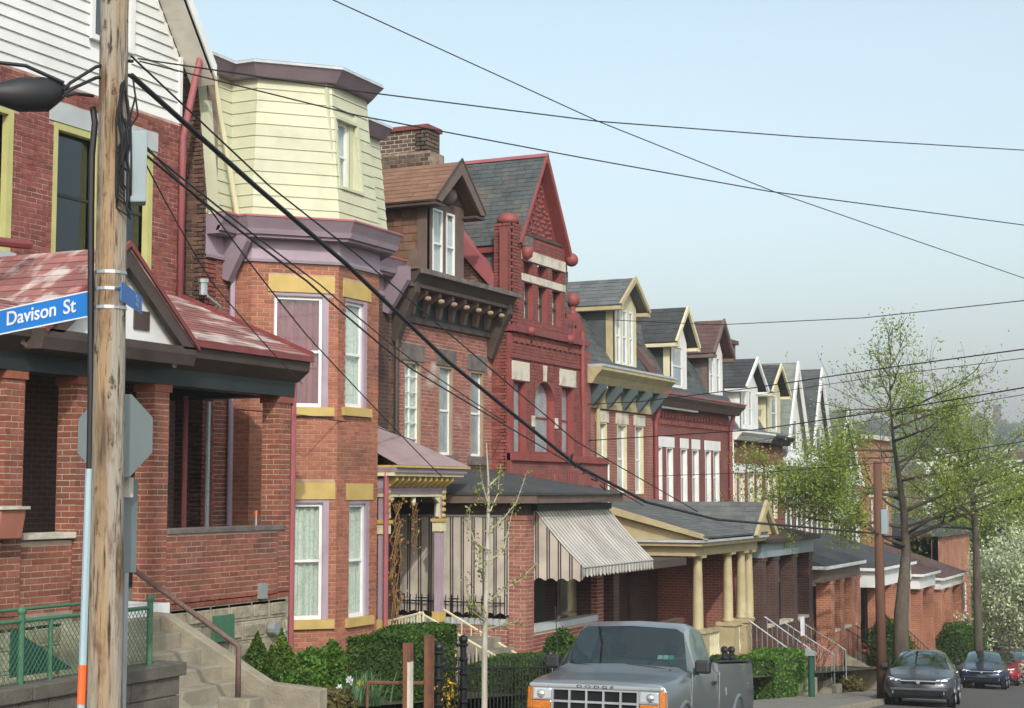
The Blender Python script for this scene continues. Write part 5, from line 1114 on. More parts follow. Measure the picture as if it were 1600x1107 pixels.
# ================================================================ VEHICLES (built at the origin facing -Y, then parked)
def park(o, X, Y, rot):
    o.matrix_basis = Matrix.Translation((X, Y, gz(Y))) @ Matrix.Rotation(rot, 4, 'Z') @ Matrix.Rotation(-math.atan(.0945), 4, 'X')
def loft(par, st, cls, mats):
    """st: list of (y, [(x,z)...]) half sections from bottom centre to top centre; cls(i,j) names the panel"""
    parts = {}
    for i in range(len(st)-1):
        (ya, A_), (yb, B_) = st[i], st[i+1]
        for j in range(len(A_)-1):
            k = cls(i, j)
            for s in (1, -1):
                key = (k, s if k == 'side_window' else 0); mb = parts.setdefault(key, MB())
                q = [(s*A_[j][0],ya,A_[j][1]), (s*B_[j][0],yb,B_[j][1]), (s*B_[j+1][0],yb,B_[j+1][1]), (s*A_[j+1][0],ya,A_[j+1][1])]
                mb.quad(*(q if s < 0 else q[::-1]))
    for e, (y, S) in enumerate((st[0], st[-1])):
        mb = parts[('body', 0)]; ring_ = [(x,y,z) for x, z in S] + [(-x,y,z) for x, z in S[::-1] if x > 0]; mb.quad(*(ring_ if e == 0 else ring_[::-1]))
    out = {}
    for (k, s), mb in parts.items():
        me = bpy.data.meshes.new(k); me.from_pydata(mb.v, [], mb.f)
        import bmesh
        bm = bmesh.new(); bm.from_mesh(me); bmesh.ops.remove_doubles(bm, verts=bm.verts, dist=.0008)
        bmesh.ops.recalc_face_normals(bm, faces=bm.faces) if k == 'body' else None
        bm.to_mesh(me); bm.free()
        me.polygons.foreach_set('use_smooth', [True]*len(me.polygons))
        o = link(k, me, mats[k], par); out[(k, s)] = o
        if k == 'body':
            m = o.modifiers.new('edges', 'EDGE_SPLIT'); m.split_angle = R(38)
    return out
def wheel(par, x, y, r, w, hub='bright_trim'):
    s = 1 if x > 0 else -1
    t = MB().lathe([(r*.62,-w/2),(r*.94,-w/2),(r,-w*.3),(r,w*.3),(r*.94,w/2),(r*.62,w/2)], (x,y,r), 24, 'x').build('wheel', 'rubber', par, smooth=False)
    MB().lathe([(.001,0),(r*.2,.03),(r*.5,0),(r*.62,.02),(r*.64,-.02)], (x+s*(w/2-.03),y,r), 18, 'x').build('rim', hub, t)
    g = MB()
    for k in range(5):
        a = 2*math.pi*k/5; g.tube([V(x+s*(w/2),y+r*.15*math.cos(a),r+r*.15*math.sin(a)), V(x+s*(w/2-.005),y+r*.6*math.cos(a),r+r*.6*math.sin(a))], .03, 5)
    g.build('spokes', hub, t)
def arch(par, x, y, r, m):
    s = 1 if x > 0 else -1; pts = [V(x, y+r*math.cos(a), r*.93+r*math.sin(a)) for a in [math.pi*i/14 for i in range(15)]]
    MB().tube(pts, .035, 8).build('wheel_arch', m, par, smooth=True)
    MB().lathe([(.001,0),(r*.99,0),(r*.99,-.02*s)], (x+.004*s, y, r*.93), 24, 'x').build('wheel_well', 'black', par)
# ---------------------------------------------------------------- silver pickup truck
T = thing('pickup_truck', 'silver grey pickup truck parked facing the camera at the kerb', 'truck', (0,0,0))
def hs(y, w, zb, zm, zbelt, h):                 # hood section
    return (y, [(0,zb), (w*.9,zb), (w,zb+.08), (w+.015,zm), (w,zbelt-.06), (w*.965,h-.035), (w*.9,h-.004), (w*.5,h+.012), (0,h+.02)])
def cs(y, w, zb, zm, zbelt, wg, wr, zr):        # cab section
    return (y, [(0,zb), (w*.9,zb), (w,zb+.08), (w+.015,zm), (w,zbelt-.06), (wg,zbelt), (wr,zr-.06), (wr*.86,zr-.005), (0,zr+.018)])
st = [hs(0,.80,.62,.75,.93,.95), hs(.02,.83,.45,.72,.965,.985), hs(.2,.86,.35,.72,1.0,1.01), hs(.6,.865,.35,.73,1.04,1.05), hs(.98,.865,.33,.73,1.09,1.095), cs(1.08,.865,.33,.73,1.10,.835,.815,1.17),
      cs(1.50,.865,.33,.73,1.12,.82,.665,1.63), cs(1.62,.865,.33,.73,1.12,.82,.655,1.68), cs(2.0,.865,.33,.73,1.12,.82,.65,1.70), cs(2.38,.865,.33,.73,1.12,.82,.655,1.675), cs(2.48,.865,.33,.73,1.12,.81,.675,1.62), cs(2.62,.86,.33,.73,1.12,.79,.785,1.18)]
def cl(i, j):
    if i == 5 and j >= 6: return 'windshield'
    if j == 5 and 5 <= i <= 9: return 'side_window' if i in (6,7,8) else 'body'
    if i == 10 and j >= 6: return 'rear_window'
    return 'roof' if 6 <= i <= 9 and j >= 6 else 'body'
pp = loft(T, st, cl, {'body': 'paint_silver', 'windshield': 'glass_car', 'side_window': 'glass_car', 'rear_window': 'glass_car', 'roof': 'paint_roof'})
# cargo bed
bs_ = []
for y, w in ((2.68,.855), (2.76,.87), (4.88,.87), (5.02,.84)): bs_.append((y, [(0,.36), (w*.9,.36), (w,.46), (w+.012,.78), (w-.005,1.08), (w-.02,1.20), (w-.09,1.22), (w-.14,1.12), (0,.72)]))
loft(T, bs_, lambda i, j: 'body', {'body': 'paint_silver'})
MB().box(-.62, .62, 2.70, 2.75, .7, 1.12).build('bed_front', 'paint_silver', T)
for x in (-.80, .80): MB().box(x-.06, x+.06, 2.8, 4.85, 1.222, 1.24).build('bed_rail', 'black_plastic', T)
for y in (.74, 3.85):
    for s in (-1, 1): arch(T, s*.87, y, .40, 'paint_silver'); wheel(T, s*.775, y, .34, .2)
# front: header panel, grille, lamps, bumper
MB().box(-.80, .80, -.045, .02, .905, .955).build('header_panel', 'bright_trim', T, bevel=.015)
lettering('D O D G E', .042, 'black_plastic', T, Matrix.Translation((0,-.048,.93)) @ Matrix.Rotation(R(90),4,'X'), sx=2.3)
MB().box(-.50, .50, -.02, .02, .56, .905).build('grille_back', 'black', T)
for z0, z1 in ((.885,.905), (.745,.77), (.60,.63)): MB().box(-.52, .52, -.05, -.015, z0, z1).build('grille_bar', 'bright_trim', T)
for x in (-.51, -.306, -.102, .102, .306, .51): MB().box(x-.012, x+.012, -.052, -.016, .63, .885).build('grille_bar', 'bright_trim', T)
for s in (-1, 1):
    xa, xb = s*.535, s*.745; l = MB().box(min(xa,xb), max(xa,xb), -.04, .0, .775, .895).build('headlight', 'lamp_glass', T, bevel=.01)
    MB().box(min(xa,xb)-.012, max(xa,xb)+.012, -.03, .01, .765, .905).build('bezel', 'bright_trim', l); MB().lathe([(.03,0),(.05,.012),(.001,.02)], (s*.655,-.052,.83), 12, 'y').build('bulb', 'reflector', l, smooth=True)
    MB().prism([(s*.76,-.04,.60), (s*.76,-.04,.815), (s*.835,.02,.815), (s*.845,.16,.80), (s*.845,.16,.60)], (0,0,.001)) 
    q = MB(); q.hexa([(s*.76,-.042,.66), (s*.83,-.02,.66), (s*.845,.14,.67), (s*.76,.1,.66), (s*.76,-.042,.91), (s*.825,-.02,.91), (s*.845,.14,.895), (s*.76,.1,.91)]); q.build('turn_signal', 'amber', T, bevel=.012)
    q = MB(); x0, x1 = sorted((s*.53, s*.757)); q.box(x0, x1, -.042, .0, .66, .755); q.build('turn_signal', 'amber', T, bevel=.01)
MB().box(-.86, .86, -.14, .02, .36, .54).build('bumper', 'chrome', T, bevel=.03); MB().box(-.30, .30, -.145, -.138, .38, .50).build('bumper_pad', 'black_plastic', T)
for s in (-1, 1):
    m = MB().box(min(s*.86,s*1.05), max(s*.86,s*1.05), 1.24, 1.36, 1.10, 1.26).build('mirror', 'black_plastic', T, bevel=.03)
    MB().box(min(s*.84,s*.9), max(s*.84,s*.9), 1.28, 1.34, 1.08, 1.16).build('mirror_stalk', 'black_plastic', m)
    b = MB(); [b.box(min(s*.878,s*.884), max(s*.878,s*.884), y, y+.012, .42, 1.1) for y in (1.06, 2.60)]; b.build('door_seam', 'chrome', T)
    MB().box(min(s*.872,s*.9), max(s*.872,s*.9), 2.2, 2.36, .95, .99).build('door_handle', 'black_plastic', T)
MB().box(.872, .885, 3.0, 3.05, .80, .90).build('fuel_flap', 'bright_trim', T)
# pillars of the windshield, wipers, stickers, cabin
MB().tube([V(0,1.04,1.13), V(-.3,1.055,1.15), V(-.62,1.08,1.17)], .008, 5).build('wiper', 'black_plastic', T); MB().tube([V(.62,1.04,1.13), V(.4,1.06,1.16), V(.05,1.08,1.18)], .008, 5).build('wiper', 'black_plastic', T)
for i, m in enumerate(('sticker', 'sticker', 'sticker_teal')): q = MB(); q.hexa([(.42+i*.07,1.165,1.255),(.48+i*.07,1.165,1.255),(.48+i*.07,1.175,1.255),(.42+i*.07,1.175,1.255),(.42+i*.07,1.207,1.305),(.48+i*.07,1.207,1.305),(.48+i*.07,1.217,1.305),(.42+i*.07,1.217,1.305)]); q.build('window_sticker', m, T)
MB().box(-.7, .7, 2.12, 2.36, .6, 1.25).build('seat_back', 'seat_cloth', T, bevel=.06); MB().box(-.75, .75, 1.12, 1.4, .9, 1.1).build('dashboard', 'black_plastic', T, bevel=.04)
for x in (-.36, .36): MB().box(x-.12, x+.12, 2.17, 2.27, 1.27, 1.42).build('headrest', 'seat_cloth', T, bevel=.04)
g = MB(); 
for k in range(16): a, b_ = 2*math.pi*k/16, 2*math.pi*(k+1)/16; g.tube([V(.36+.18*math.cos(a),1.5+.06*math.sin(a),1.08+.17*math.sin(a)), V(.36+.18*math.cos(b_),1.5+.06*math.sin(b_),1.08+.17*math.sin(b_))], .014, 5)
g.build('steering_wheel', 'black_plastic', T)
MB().tube([V(-.74,.9,1.03), V(-.80,.86,1.85)], .006, 5).build('antenna', 'iron', T)
park(T, -6.99, 16.94, .10)
# ---------------------------------------------------------------- cars further down
def sedan(name, label, paint, X, Y, rot, L=4.5, detail=True, group=None):
    c = thing(name, label, 'car', (0,0,0), group)
    k = L/4.5
    def h(y, w, zb, zm, zbelt, hd): return (y*k, [(0,zb), (w*.86,zb), (w*.98,zb+.14), (w,zm), (w*.975,zbelt), (w*.88,hd-.02), (w*.66,hd), (w*.34,hd+.02), (0,hd+.03)])
    def g(y, w, zbelt, wg, wr, zr): return (y*k, [(0,.2), (w*.86,.2), (w*.98,.32), (w,.58), (w*.975,zbelt), (wg,zbelt+.04), (wr,zr-.07), (wr*.72,zr-.01), (0,zr+.01)])
    st = [h(0,.60,.34,.48,.56,.60), h(.06,.72,.26,.48,.60,.655), h(.2,.82,.22,.50,.66,.715), h(.55,.865,.2,.55,.76,.80), h(1.0,.875,.2,.57,.84,.89), h(1.22,.875,.2,.58,.88,.95), g(1.3,.875,.89,.80,.74,1.0), g(1.75,.875,.91,.79,.62,1.26), g(2.1,.875,.92,.78,.57,1.39), g(2.55,.875,.93,.78,.56,1.43), g(3.1,.875,.94,.77,.565,1.40), g(3.45,.87,.95,.77,.60,1.30), h(3.95,.865,.22,.6,.95,1.02), h(4.35,.83,.26,.6,.92,1.0), h(4.5,.70,.32,.55,.82,.88)]
    def cl(i, j):
        if i in (6, 7) and j >= 6: return 'windshield'
        if j == 5 and 7 <= i <= 10: return 'side_window'
        if i == 11 and j >= 6: return 'rear_window'
        return 'body'
    loft(c, st, cl, {'body': paint, 'windshield': 'glass_car', 'side_window': 'glass_car', 'rear_window': 'glass_car'})
    for y in (.85, 3.5):
        for s in (-1, 1): arch(c, s*.865, y*k, .34, paint); wheel(c, s*.765, y*k, .31, .2)
    for s in (-1, 1):
        q = MB(); q.hexa([(s*.42,.045*k,.60), (s*.66,.10*k,.61), (s*.80,.38*k,.67), (s*.5,.3*k,.66), (s*.44,.065*k,.685), (s*.67,.13*k,.70), (s*.79,.40*k,.745), (s*.5,.33*k,.70)]); l = q.build('headlight', 'lamp_glass', c, bevel=.01)
        MB().ball(V(s*.56,.075*k,.65), .045, 10).build('bulb', 'reflector', l, smooth=True); MB().ball(V(s*.69,.16*k,.665), .04, 10).build('bulb', 'reflector', l, smooth=True)
        MB().box(min(s*.87,s*1.04), max(s*.87,s*1.04), 1.5*k, 1.64*k, .93, 1.06).build('mirror', paint if paint != 'paint_grey' else 'black_plastic', c, bevel=.03)
        b = MB(); b.box(min(s*.79,s*.80), max(s*.79,s*.80), 2.5*k, 2.58*k, .95, 1.0); b.build('door_pillar', 'black_plastic', c)
        MB().lathe([(.06,0),(.06,.02),(.03,.03)], (s*.58,.0,.36), 10, 'y').build('fog_lamp', 'lamp_glass', c)
    MB().box(-.42, .42, -.03, .06, .575, .645).build('grille', 'black', c, bevel=.01); MB().box(-.44, .44, -.04, -.015, .63, .66).build('grille_bar', 'chrome', c, bevel=.008)
    MB().lathe([(.001,0),(.05,0),(.05,.02),(.001,.03)], (0,-.06,.625), 12, 'y').build('badge', 'chrome', c)
    MB().box(-.62, .62, -.02, .04, .28, .40).build('air_intake', 'black', c, bevel=.02); MB().box(-.70, .70, -.035, .05, .40, .47).build('bumper', paint, c, bevel=.02)
    if paint == 'paint_navy': MB().box(-.16, .16, -.05, -.037, .42, .53).build('front_plate', 'post_green', c)
    for x in (-.36, .36): MB().box(x-.24, x+.24, 2.25*k, 2.4*k, .5, 1.12).build('seat', 'seat_cloth', c, bevel=.05); MB().box(x-.11, x+.11, 2.3*k, 2.38*k, 1.13, 1.3).build('headrest', 'seat_cloth', c, bevel=.04)
    MB().box(-.72, .72, 1.3*k, 1.6*k, .75, .93).build('dashboard', 'black_plastic', c, bevel=.04)
    park(c, X, Y, rot); return c
sedan('sedan_car', 'dark grey sedan parked in front of the brown utility pole', 'paint_grey', -8.02, 40.9, .13)
sedan('compact_car', 'navy blue sedan parked right behind the dark grey sedan', 'paint_navy', -9.78, 62.0, .11)
sedan('hatch_car', 'crimson red car parked behind the navy blue sedan', 'paint_crimson', -10.35, 69.5, .11, L=4.2)
sedan('rear_car', 'slate blue grey car last in the line of parked cars', 'paint_slate', -10.75, 77.5, .11)
# ================================================================ UTILITY POLES, SIGNS AND WIRES
PXo, PYo = -8.8, 10.6
UPo = thing('utility_pole', 'weathered wooden utility pole carrying the blue street signs', 'utility pole', (PXo, PYo, gz(PYo)+.1))
g = MB(); n = 18; zs_ = [-1.2 + 9.0*i/40 for i in range(41)]; k0 = 0; prof = []
for i, z in enumerate(zs_):
    r = .148 - .0042*(z+1); cx = PXo - .010*(z-1); 
    for j in range(n):
        a = 2*math.pi*j/n; rr = r*(1 + .022*math.sin(5*a+1.3*math.sin(z*1.1)) + .016*math.sin(11*a+z*.7) + random.uniform(-.006,.006)); g.v.append((cx+rr*math.cos(a), PYo+rr*math.sin(a), z))
for i in range(40):
    for j in range(n): g.f.append((i*n+j, i*n+(j+1)%n, (i+1)*n+(j+1)%n, (i+1)*n+j))
g.f.append(tuple(40*n+j for j in range(n))); g.build('pole', 'wood_pole', UPo, smooth=True)
pz = lambda py: at(172, py, X=PXo).z
pcx = lambda z: PXo - .010*(z-1)
for py in (426, 452, 481): z = pz(py); rb = .148-.0042*(z+1); MB().lathe([(rb,-.014),(rb+.006,-.014),(rb+.006,.014),(rb,.014)], (pcx(z), PYo, z), 20).build('band', 'chrome' if py < 900 else 'iron', UPo)
TOC = (CAM - V(PXo, PYo, CAM.z)).normalized()      # horizontal direction from the pole towards the street corner
LEFT = V(-RT.x, -RT.y, 0).normalized()
# pale guard over the ground wire, orange end, black cable above it
ga_, gb2 = LEFT*.165 + TOC*.05, None
base = lambda z, o: V(pcx(z), PYo, z) + o
GO = LEFT*.155 + TOC*.03
MB().tube([base(pz(733), GO), base(pz(1037), GO+LEFT*.03), ], .034, 8).build('cable_guard', 'guard_blue', UPo)
MB().tube([base(pz(1037), GO+LEFT*.03), base(pz(1098), GO+LEFT*.04)], .036, 8).build('guard_stripe', 'orange_paint', UPo); MB().tube([base(pz(1098), GO+LEFT*.04), base(-1.2, GO+LEFT*.04)], .034, 8).build('cable_guard', 'guard_blue', UPo)
MB().tube([base(pz(q), GO+LEFT*o) for q, o in ((165,.02), (190,-.0), (240,.02), (330,.02), (480,.01), (600,-.0), (735,.0))], .028, 7).build('riser_cable', 'cable', UPo)
p = base(pz(262), -LEFT*.17+TOC*.06); b2 = MB(); 
def obox(mb, c, ax, ay, hx, hy, hz):
    ax, ay = Vector(ax).normalized(), Vector(ay).normalized(); P8 = [c + ax*sx*hx + ay*sy*hy for sx, sy in ((-1,-1),(1,-1),(1,1),(-1,1))]
    return mb.hexa([q - V(0,0,hz) for q in P8] + [q + V(0,0,hz) for q in P8])
RD = -LEFT
obox(MB(), base(pz(262), RD*.205+TOC*.04), RD, TOC, .09, .10, .31).build('junction_box', 'box_grey', UPo, bevel=.012)
obox(MB(), base(pz(262), RD*.125), RD, TOC, .02, .05, .2).build('box_mount', 'galv', UPo)
random.seed(11)
for i in range(13):
    z0 = pz(random.uniform(120, 190)); z1 = pz(random.uniform(240, 330)); o0 = RD*random.uniform(.06,.2)+TOC*random.uniform(.08,.16); o1 = RD*random.uniform(.02,.16)+TOC*random.uniform(.12,.2)
    MB().tube([base(z0, o0), base((z0*2+z1)/3, o0+RD*random.uniform(-.08,.05)+TOC*.03), base((z0+z1*2)/3, o1+TOC*random.uniform(0,.05)), base(z1, o1), base(z1-.08, RD*.16+TOC*.09)], .009, 5).build('loose_wire', 'cable', UPo)
# street name signs
SG = thing('street_sign', 'blue street name sign reading Davison St on the left of the pole', 'street sign', base(pz(485), LEFT*.2))
sa, sb = at(133, 485, X=PXo+.05), None
A0 = base(at(133, 460, X=PXo).z, LEFT*.16+TOC*.05); 
def signplate(par, pt, pb, qt, qb, th=.006):      # corners: near-top, near-bottom, far-top, far-bottom
    nrm = (qt-pt).cross(pb-pt).normalized(); 
    if nrm.dot(CAM-pt) < 0: nrm = -nrm
    MB().hexa([pb, qb, qb-nrm*th, pb-nrm*th, pt, qt, qt-nrm*th, pt-nrm*th]).build('plate', 'sign_blue', par)
    return nrm
NX = V(PXo, PYo, 0) + LEFT*.15 + TOC*.06
dirS = V(-.985,.174,0); dirS.z = 0; dirS.normalize()      # the plate comes slightly towards the camera
def on(px, py): # point on the vertical plane of the left plate
    n_ = V(-dirS.y, dirS.x, 0); d = ray(px, py); t = (NX - V(CAM.x,CAM.y,0)).dot(n_)/V(d.x,d.y,0).dot(n_); return CAM + d*t
pt, pb = on(136, 457), on(136, 494); hh = pt.z-pb.z; Ls = 1.5; TILT = -.07*Ls
qt, qb = V(*(pt+dirS*Ls).xy, pt.z+TILT), V(*(pb+dirS*Ls).xy, pb.z+TILT)
nr = signplate(SG, pt, pb, qt, qb)
ctr = pt.lerp(qb, .5); xax = -dirS; mtx = Matrix(((xax.x, 0, nr.x, 0), (xax.y, 0, nr.y, 0), (.07, 1, 0, 0), (0,0,0,1)))
lc = on(65, 489)
[lettering(w_, .175, 'sign_white', SG, Matrix.Translation(on(x_, y_) + nr*.004) @ mtx, ext=.001, sx=1.22) for w_, x_, y_ in (('Davison', 49, 492), ('St', 109, 480))]
MB().hexa([pt+nr*.002+V(0,0,.0), qt+nr*.002, qt-nr*.008, pt-nr*.008, pt+nr*.002+V(0,0,.012), qt+nr*.002+V(0,0,.012), qt-nr*.008+V(0,0,.012), pt-nr*.008+V(0,0,.012)]).build('top_edge', 'sign_white', SG)
MB().hexa([pb+nr*.002-V(0,0,.012), qb+nr*.002-V(0,0,.012), qb-nr*.008-V(0,0,.012), pb-nr*.008-V(0,0,.012), pb+nr*.002, qb+nr*.002, qb-nr*.008, pb-nr*.008]).build('bottom_edge', 'sign_white', SG)
dirT = V(-.491, .871, 0); SG2 = thing('cross_street_sign', 'blue street name sign seen at a slant right of the pole', 'street sign', base(pz(470), RD*.2))
N2 = V(PXo, PYo, 0) + RD*.13 + TOC*.05; n_ = V(-dirT.y, dirT.x, 0)
def on2(px, py): d = ray(px, py); t = (N2 - V(CAM.x,CAM.y,0)).dot(n_)/V(d.x,d.y,0).dot(n_); return CAM + d*t
a1, a2, a3, a4 = on2(190, 440), on2(190, 470), on2(226, 466), on2(226, 497)
L2 = min(.95, (a3-a1).length); z1_, z0_ = a1.z, a2.z; e1 = V(a1.x,a1.y,z1_); e2 = V(a1.x,a1.y,z0_); e3 = e1 + dirT*1.05; e4 = e2 + dirT*1.05
nr2 = signplate(SG2, e1, e2, e3, e4); xa2 = dirT; m2 = Matrix(((xa2.x,0,nr2.x,0),(xa2.y,0,nr2.y,0),(0,1,0,0),(0,0,0,1)))
[lettering(ch_, .14, 'guard_blue', SG2, Matrix.Translation(e1.lerp(e3,t_).lerp(e2.lerp(e4,t_),.5)+nr2*.004) @ m2, ext=.001, name='letter') for ch_, t_ in (('S', .70), ('t', .78))]
# stop sign seen from behind
SP = thing('stop_sign', 'bare grey back of an octagonal stop sign behind the pole', 'traffic sign', (-9.5, 12.0, -1.1))
oc = at(180, 681, X=-9.25); rO = .40; RT2 = V(RT.x, RT.y, 0).normalized(); N3 = V(RT.y, -RT.x, 0).normalized(); RT3 = (RT2*.95 + N3*.25).normalized()
pts = [oc + RT3*rO*math.cos(math.pi/8+k*math.pi/4) + V(0,0,1)*rO*math.sin(math.pi/8+k*math.pi/4) for k in range(8)]
MB().prism(pts, RT3.cross(V(0,0,1))*.004).build('plate', 'sign_back', SP)
MB().tube([V(oc.x,oc.y,oc.z+.2)-N3*.04, V(oc.x,oc.y,gz(oc.y))-N3*.04], .028, 8).build('post', 'galv', SP)
lp = at(201, 760, X=-9.25); MB().box(lp.x-.05, lp.x+.03, lp.y-.03, lp.y+.03, lp.z-.1, lp.z+.08).build('clamp', 'stone_pale', SP)
sp = at(202, 822, X=-9.3); s2 = MB(); s2.prism([sp+V(-.02,-.08,-.42), sp+V(.02,.08,-.42), sp+V(.02,.08,.40), sp+V(.01,.04,.44), sp+V(-.01,-.04,.44), sp+V(-.02,-.08,.40)], (.004,0,0))
SM = thing('parking_sign', 'narrow parking sign seen edge on below the stop sign', 'traffic sign', sp); s2.build('plate', 'sign_back', SM); MB().tube([V(sp.x-.02,sp.y,sp.z+.4), V(sp.x-.02,sp.y,gz(sp.y))], .022, 7).build('post', 'galv', SM)
# second pole further down
FPX, FPY = -9.3, 42.6; FPo = thing('far_utility_pole', 'brown utility pole with grey box beside the street tree', 'utility pole', (FPX, FPY, gz(FPY)+.1))
z1_ = at(1381, 722, X=FPX).z; MB().tube([V(FPX,FPY,gz(FPY)), V(FPX,FPY,z1_)], .14, 12, .11).build('pole', 'wood_far', FPo, smooth=True)
q = at(1391, 815, X=FPX+.15); MB().box(q.x-.07, q.x+.1, FPY-.12, FPY+.12, q.z-.33, q.z+.33).build('junction_box', 'box_grey', FPo, bevel=.02)
MB().box(FPX-.05, FPX+.6, FPY-.05, FPY+.05, q.z-.42, q.z-.36).build('arm', 'cable', FPo)
# wires
def wire(label, pts, r=.012, sag=.0, name='wire', n=24, mat_='cable', cat='wire', group=None):
    P = [Vector(p) for p in pts]; out = []
    for a, b_ in zip(P[:-1], P[1:]):
        for i in range(n + 1):
            t = i/n; out.append(a.lerp(b_, t) - V(0,0,4*sag*t*(1-t)))
    o = MB().tube(out, r, 6).build(name, mat_); return tag(o, label, cat, group)
pole_top = lambda px, py: at(px, py, X=PXo) + TOC*.0
# one bend more where needed: through photo points at believable depths along the street
def along(pairs, Xs): return [at(px, py, X=x) for (px, py), x in zip(pairs, Xs)]
wire('thick black cable sagging from the near pole past all the porches', along([(205,118), (400,292), (540,412), (700,565), (900,727), (1010,785), (1120,812), (1381,835)], [-8.72,-8.75,-8.8,-8.85,-8.95,-9.0,-9.05,-9.3]), .025, name='trunk_cable', n=6)
ta = at(212, 88, X=PXo+.1)
def to_right(px0, py0, mids, pxe, pye, Ye):
    a = at(px0, py0, X=PXo+.1); e = at(pxe, pye, Y=Ye); P = [a]; 
    for mx_, my_ in mids:
        # depth follows the straight run from a to e
        d = ray(mx_, my_); dx_, dy_ = e.x-a.x, e.y-a.y; den = d.x*dy_ - d.y*dx_; t = ((a.x-CAM.x)*dy_-(a.y-CAM.y)*dx_)/den; P.append(CAM + d*t)
    return P + [e]
wire('highest wire from the near pole running nearly level to the right edge', to_right(215, 92, [(560,143), (935,190), (1250,214), (1600,235)], 1800, 243, 26), .0075, n=4)
wire('second wire from the near pole below the highest one', to_right(218, 96, [(560,181), (900,245), (1200,299), (1600,352)], 1800, 374, 26), .0075, n=4)
a_ = at(520, 0, X=-8); wire('wire crossing down steeply from the top edge over the other two', [at(430,-40,Y=16), at(520,0,Y=17), at(935,190,Y=22), at(1210,300,Y=26), at(1600,435,Y=33), at(1800,498,Y=37)], .0085, n=4)
wire('lone wire rising to the right above the street tree', [at(905,498,Y=36), at(1120,508,Y=33), at(1350,497,Y=30), at(1600,470,Y=27), at(1800,440,Y=25)], .008, n=4)
wire('upper of the wires rising through the street tree crown', [at(590,648,Y=40), at(1000,628,Y=36), at(1180,606,Y=33), at(1400,573,Y=30), at(1600,546,Y=27), at(1800,516,Y=25)], .011, n=4)
wire('middle wire rising through the street tree crown', [at(1180,618,Y=45), at(1400,585,Y=40), at(1600,560,Y=36), at(1800,534,Y=33)], .008, n=4)
wire('lower dark wire rising through the street tree crown', [at(590,693,Y=40), at(900,690,Y=37), at(1180,672,Y=34), at(1400,640,Y=31), at(1600,606,Y=28), at(1800,570,Y=26)], .012, n=4)
wire('faint wire just under the lower dark wire at right', [at(1180,690,Y=48), at(1400,650,Y=42), at(1600,617,Y=38), at(1800,584,Y=34)], .008, n=4)
wire('lowest wire at right edge crossing in front of the far houses', [at(600,706,Y=40), at(1000,745,Y=42), at(1200,738,Y=42), at(1400,722,Y=40), at(1600,690,Y=36), at(1800,655,Y=33)], .009, n=4)
wire('service wire from the near pole to the red house bracket', along([(222,228), (500,445), (640,560), (790,660)], [-8.72, -11, -12.4, -15.0]), .010, sag=.02, n=6)
wire('service wire from the near pole past the yellow bay to the mauve doorway', along([(222,222), (330,330), (480,525), (690,745)], [-8.72, -10, -11.5, -13.6]), .009, sag=.02, n=6)
wire('thin service wire slanting from the pole to the first porch gutter', along([(215,232), (330,440), (472,600)], [-8.72, -10.8, -12.8]), .007, sag=.03, n=6)
wire('thin wire just above the thick cable towards the far pole', along([(205,88), (420,290), (560,400), (700,520), (900,690), (1090,800)], [-8.72,-8.9,-9,-9.05,-9.1,-9.15]), .009, n=6)
wire('double service wire below the thick cable over the bay windows', along([(222,238), (480,440), (640,575), (1005,790)], [-8.72, -9.6, -10.4, -12.5]), .012, sag=.02, n=6)
wire('slack wire across the orange brick bay', [at(372,640,X=-15.2), at(480,650,X=-13.9), at(590,668,X=-14.2), at(650,690,X=-15.3)], .008, n=4)
CB = thing('splice_case', 'black cable splice case hanging left of the pole top', 'splice case', at(45, 150, X=PXo-.3))
spA, spB = at(108, 140, X=PXo-.25), at(-25, 148, X=PXo-.6)
MB().tube([spA, spA.lerp(spB,.12), spA.lerp(spB,.3)+V(0,0,-.03), spA.lerp(spB,.6)+V(0,0,-.02), spA.lerp(spB,.85), spB], [.02,.09,.15,.145,.09,.03], 14).build('case', 'black_plastic', CB, smooth=True)
for c in ([(207,96),(188,95),(150,105),(110,130),(100,140)], [(206,118),(190,119),(150,122),(115,138),(100,146)], [(100,150),(120,147),(145,150)]):
    MB().tube([at(x, y, X=PXo+.12) if i == 0 else at(x, y, X=PXo-.05*i) for i, (x, y) in enumerate(c)], .015, 7).build('cable_end', 'cable', CB)
wire('cable running off the left edge from the black splice case', [at(100,130,X=PXo-.2), at(40,103,X=PXo-.4), at(-30,95,X=PXo-.6)], .018, n=4)
ds = thing('wire_clamp', 'tangle of black wire clamps on the thick cable before the red house', 'clamp', at(915, 740, X=-8.96))
for i in range(5): p = at(885+i*13, 722+i*9, X=-8.95); MB().tube([p, p+V(.05,.1,.12-.05*i%2), p+V(-.03,.25,.02)], .012, 5).build('clip', 'cable', ds)
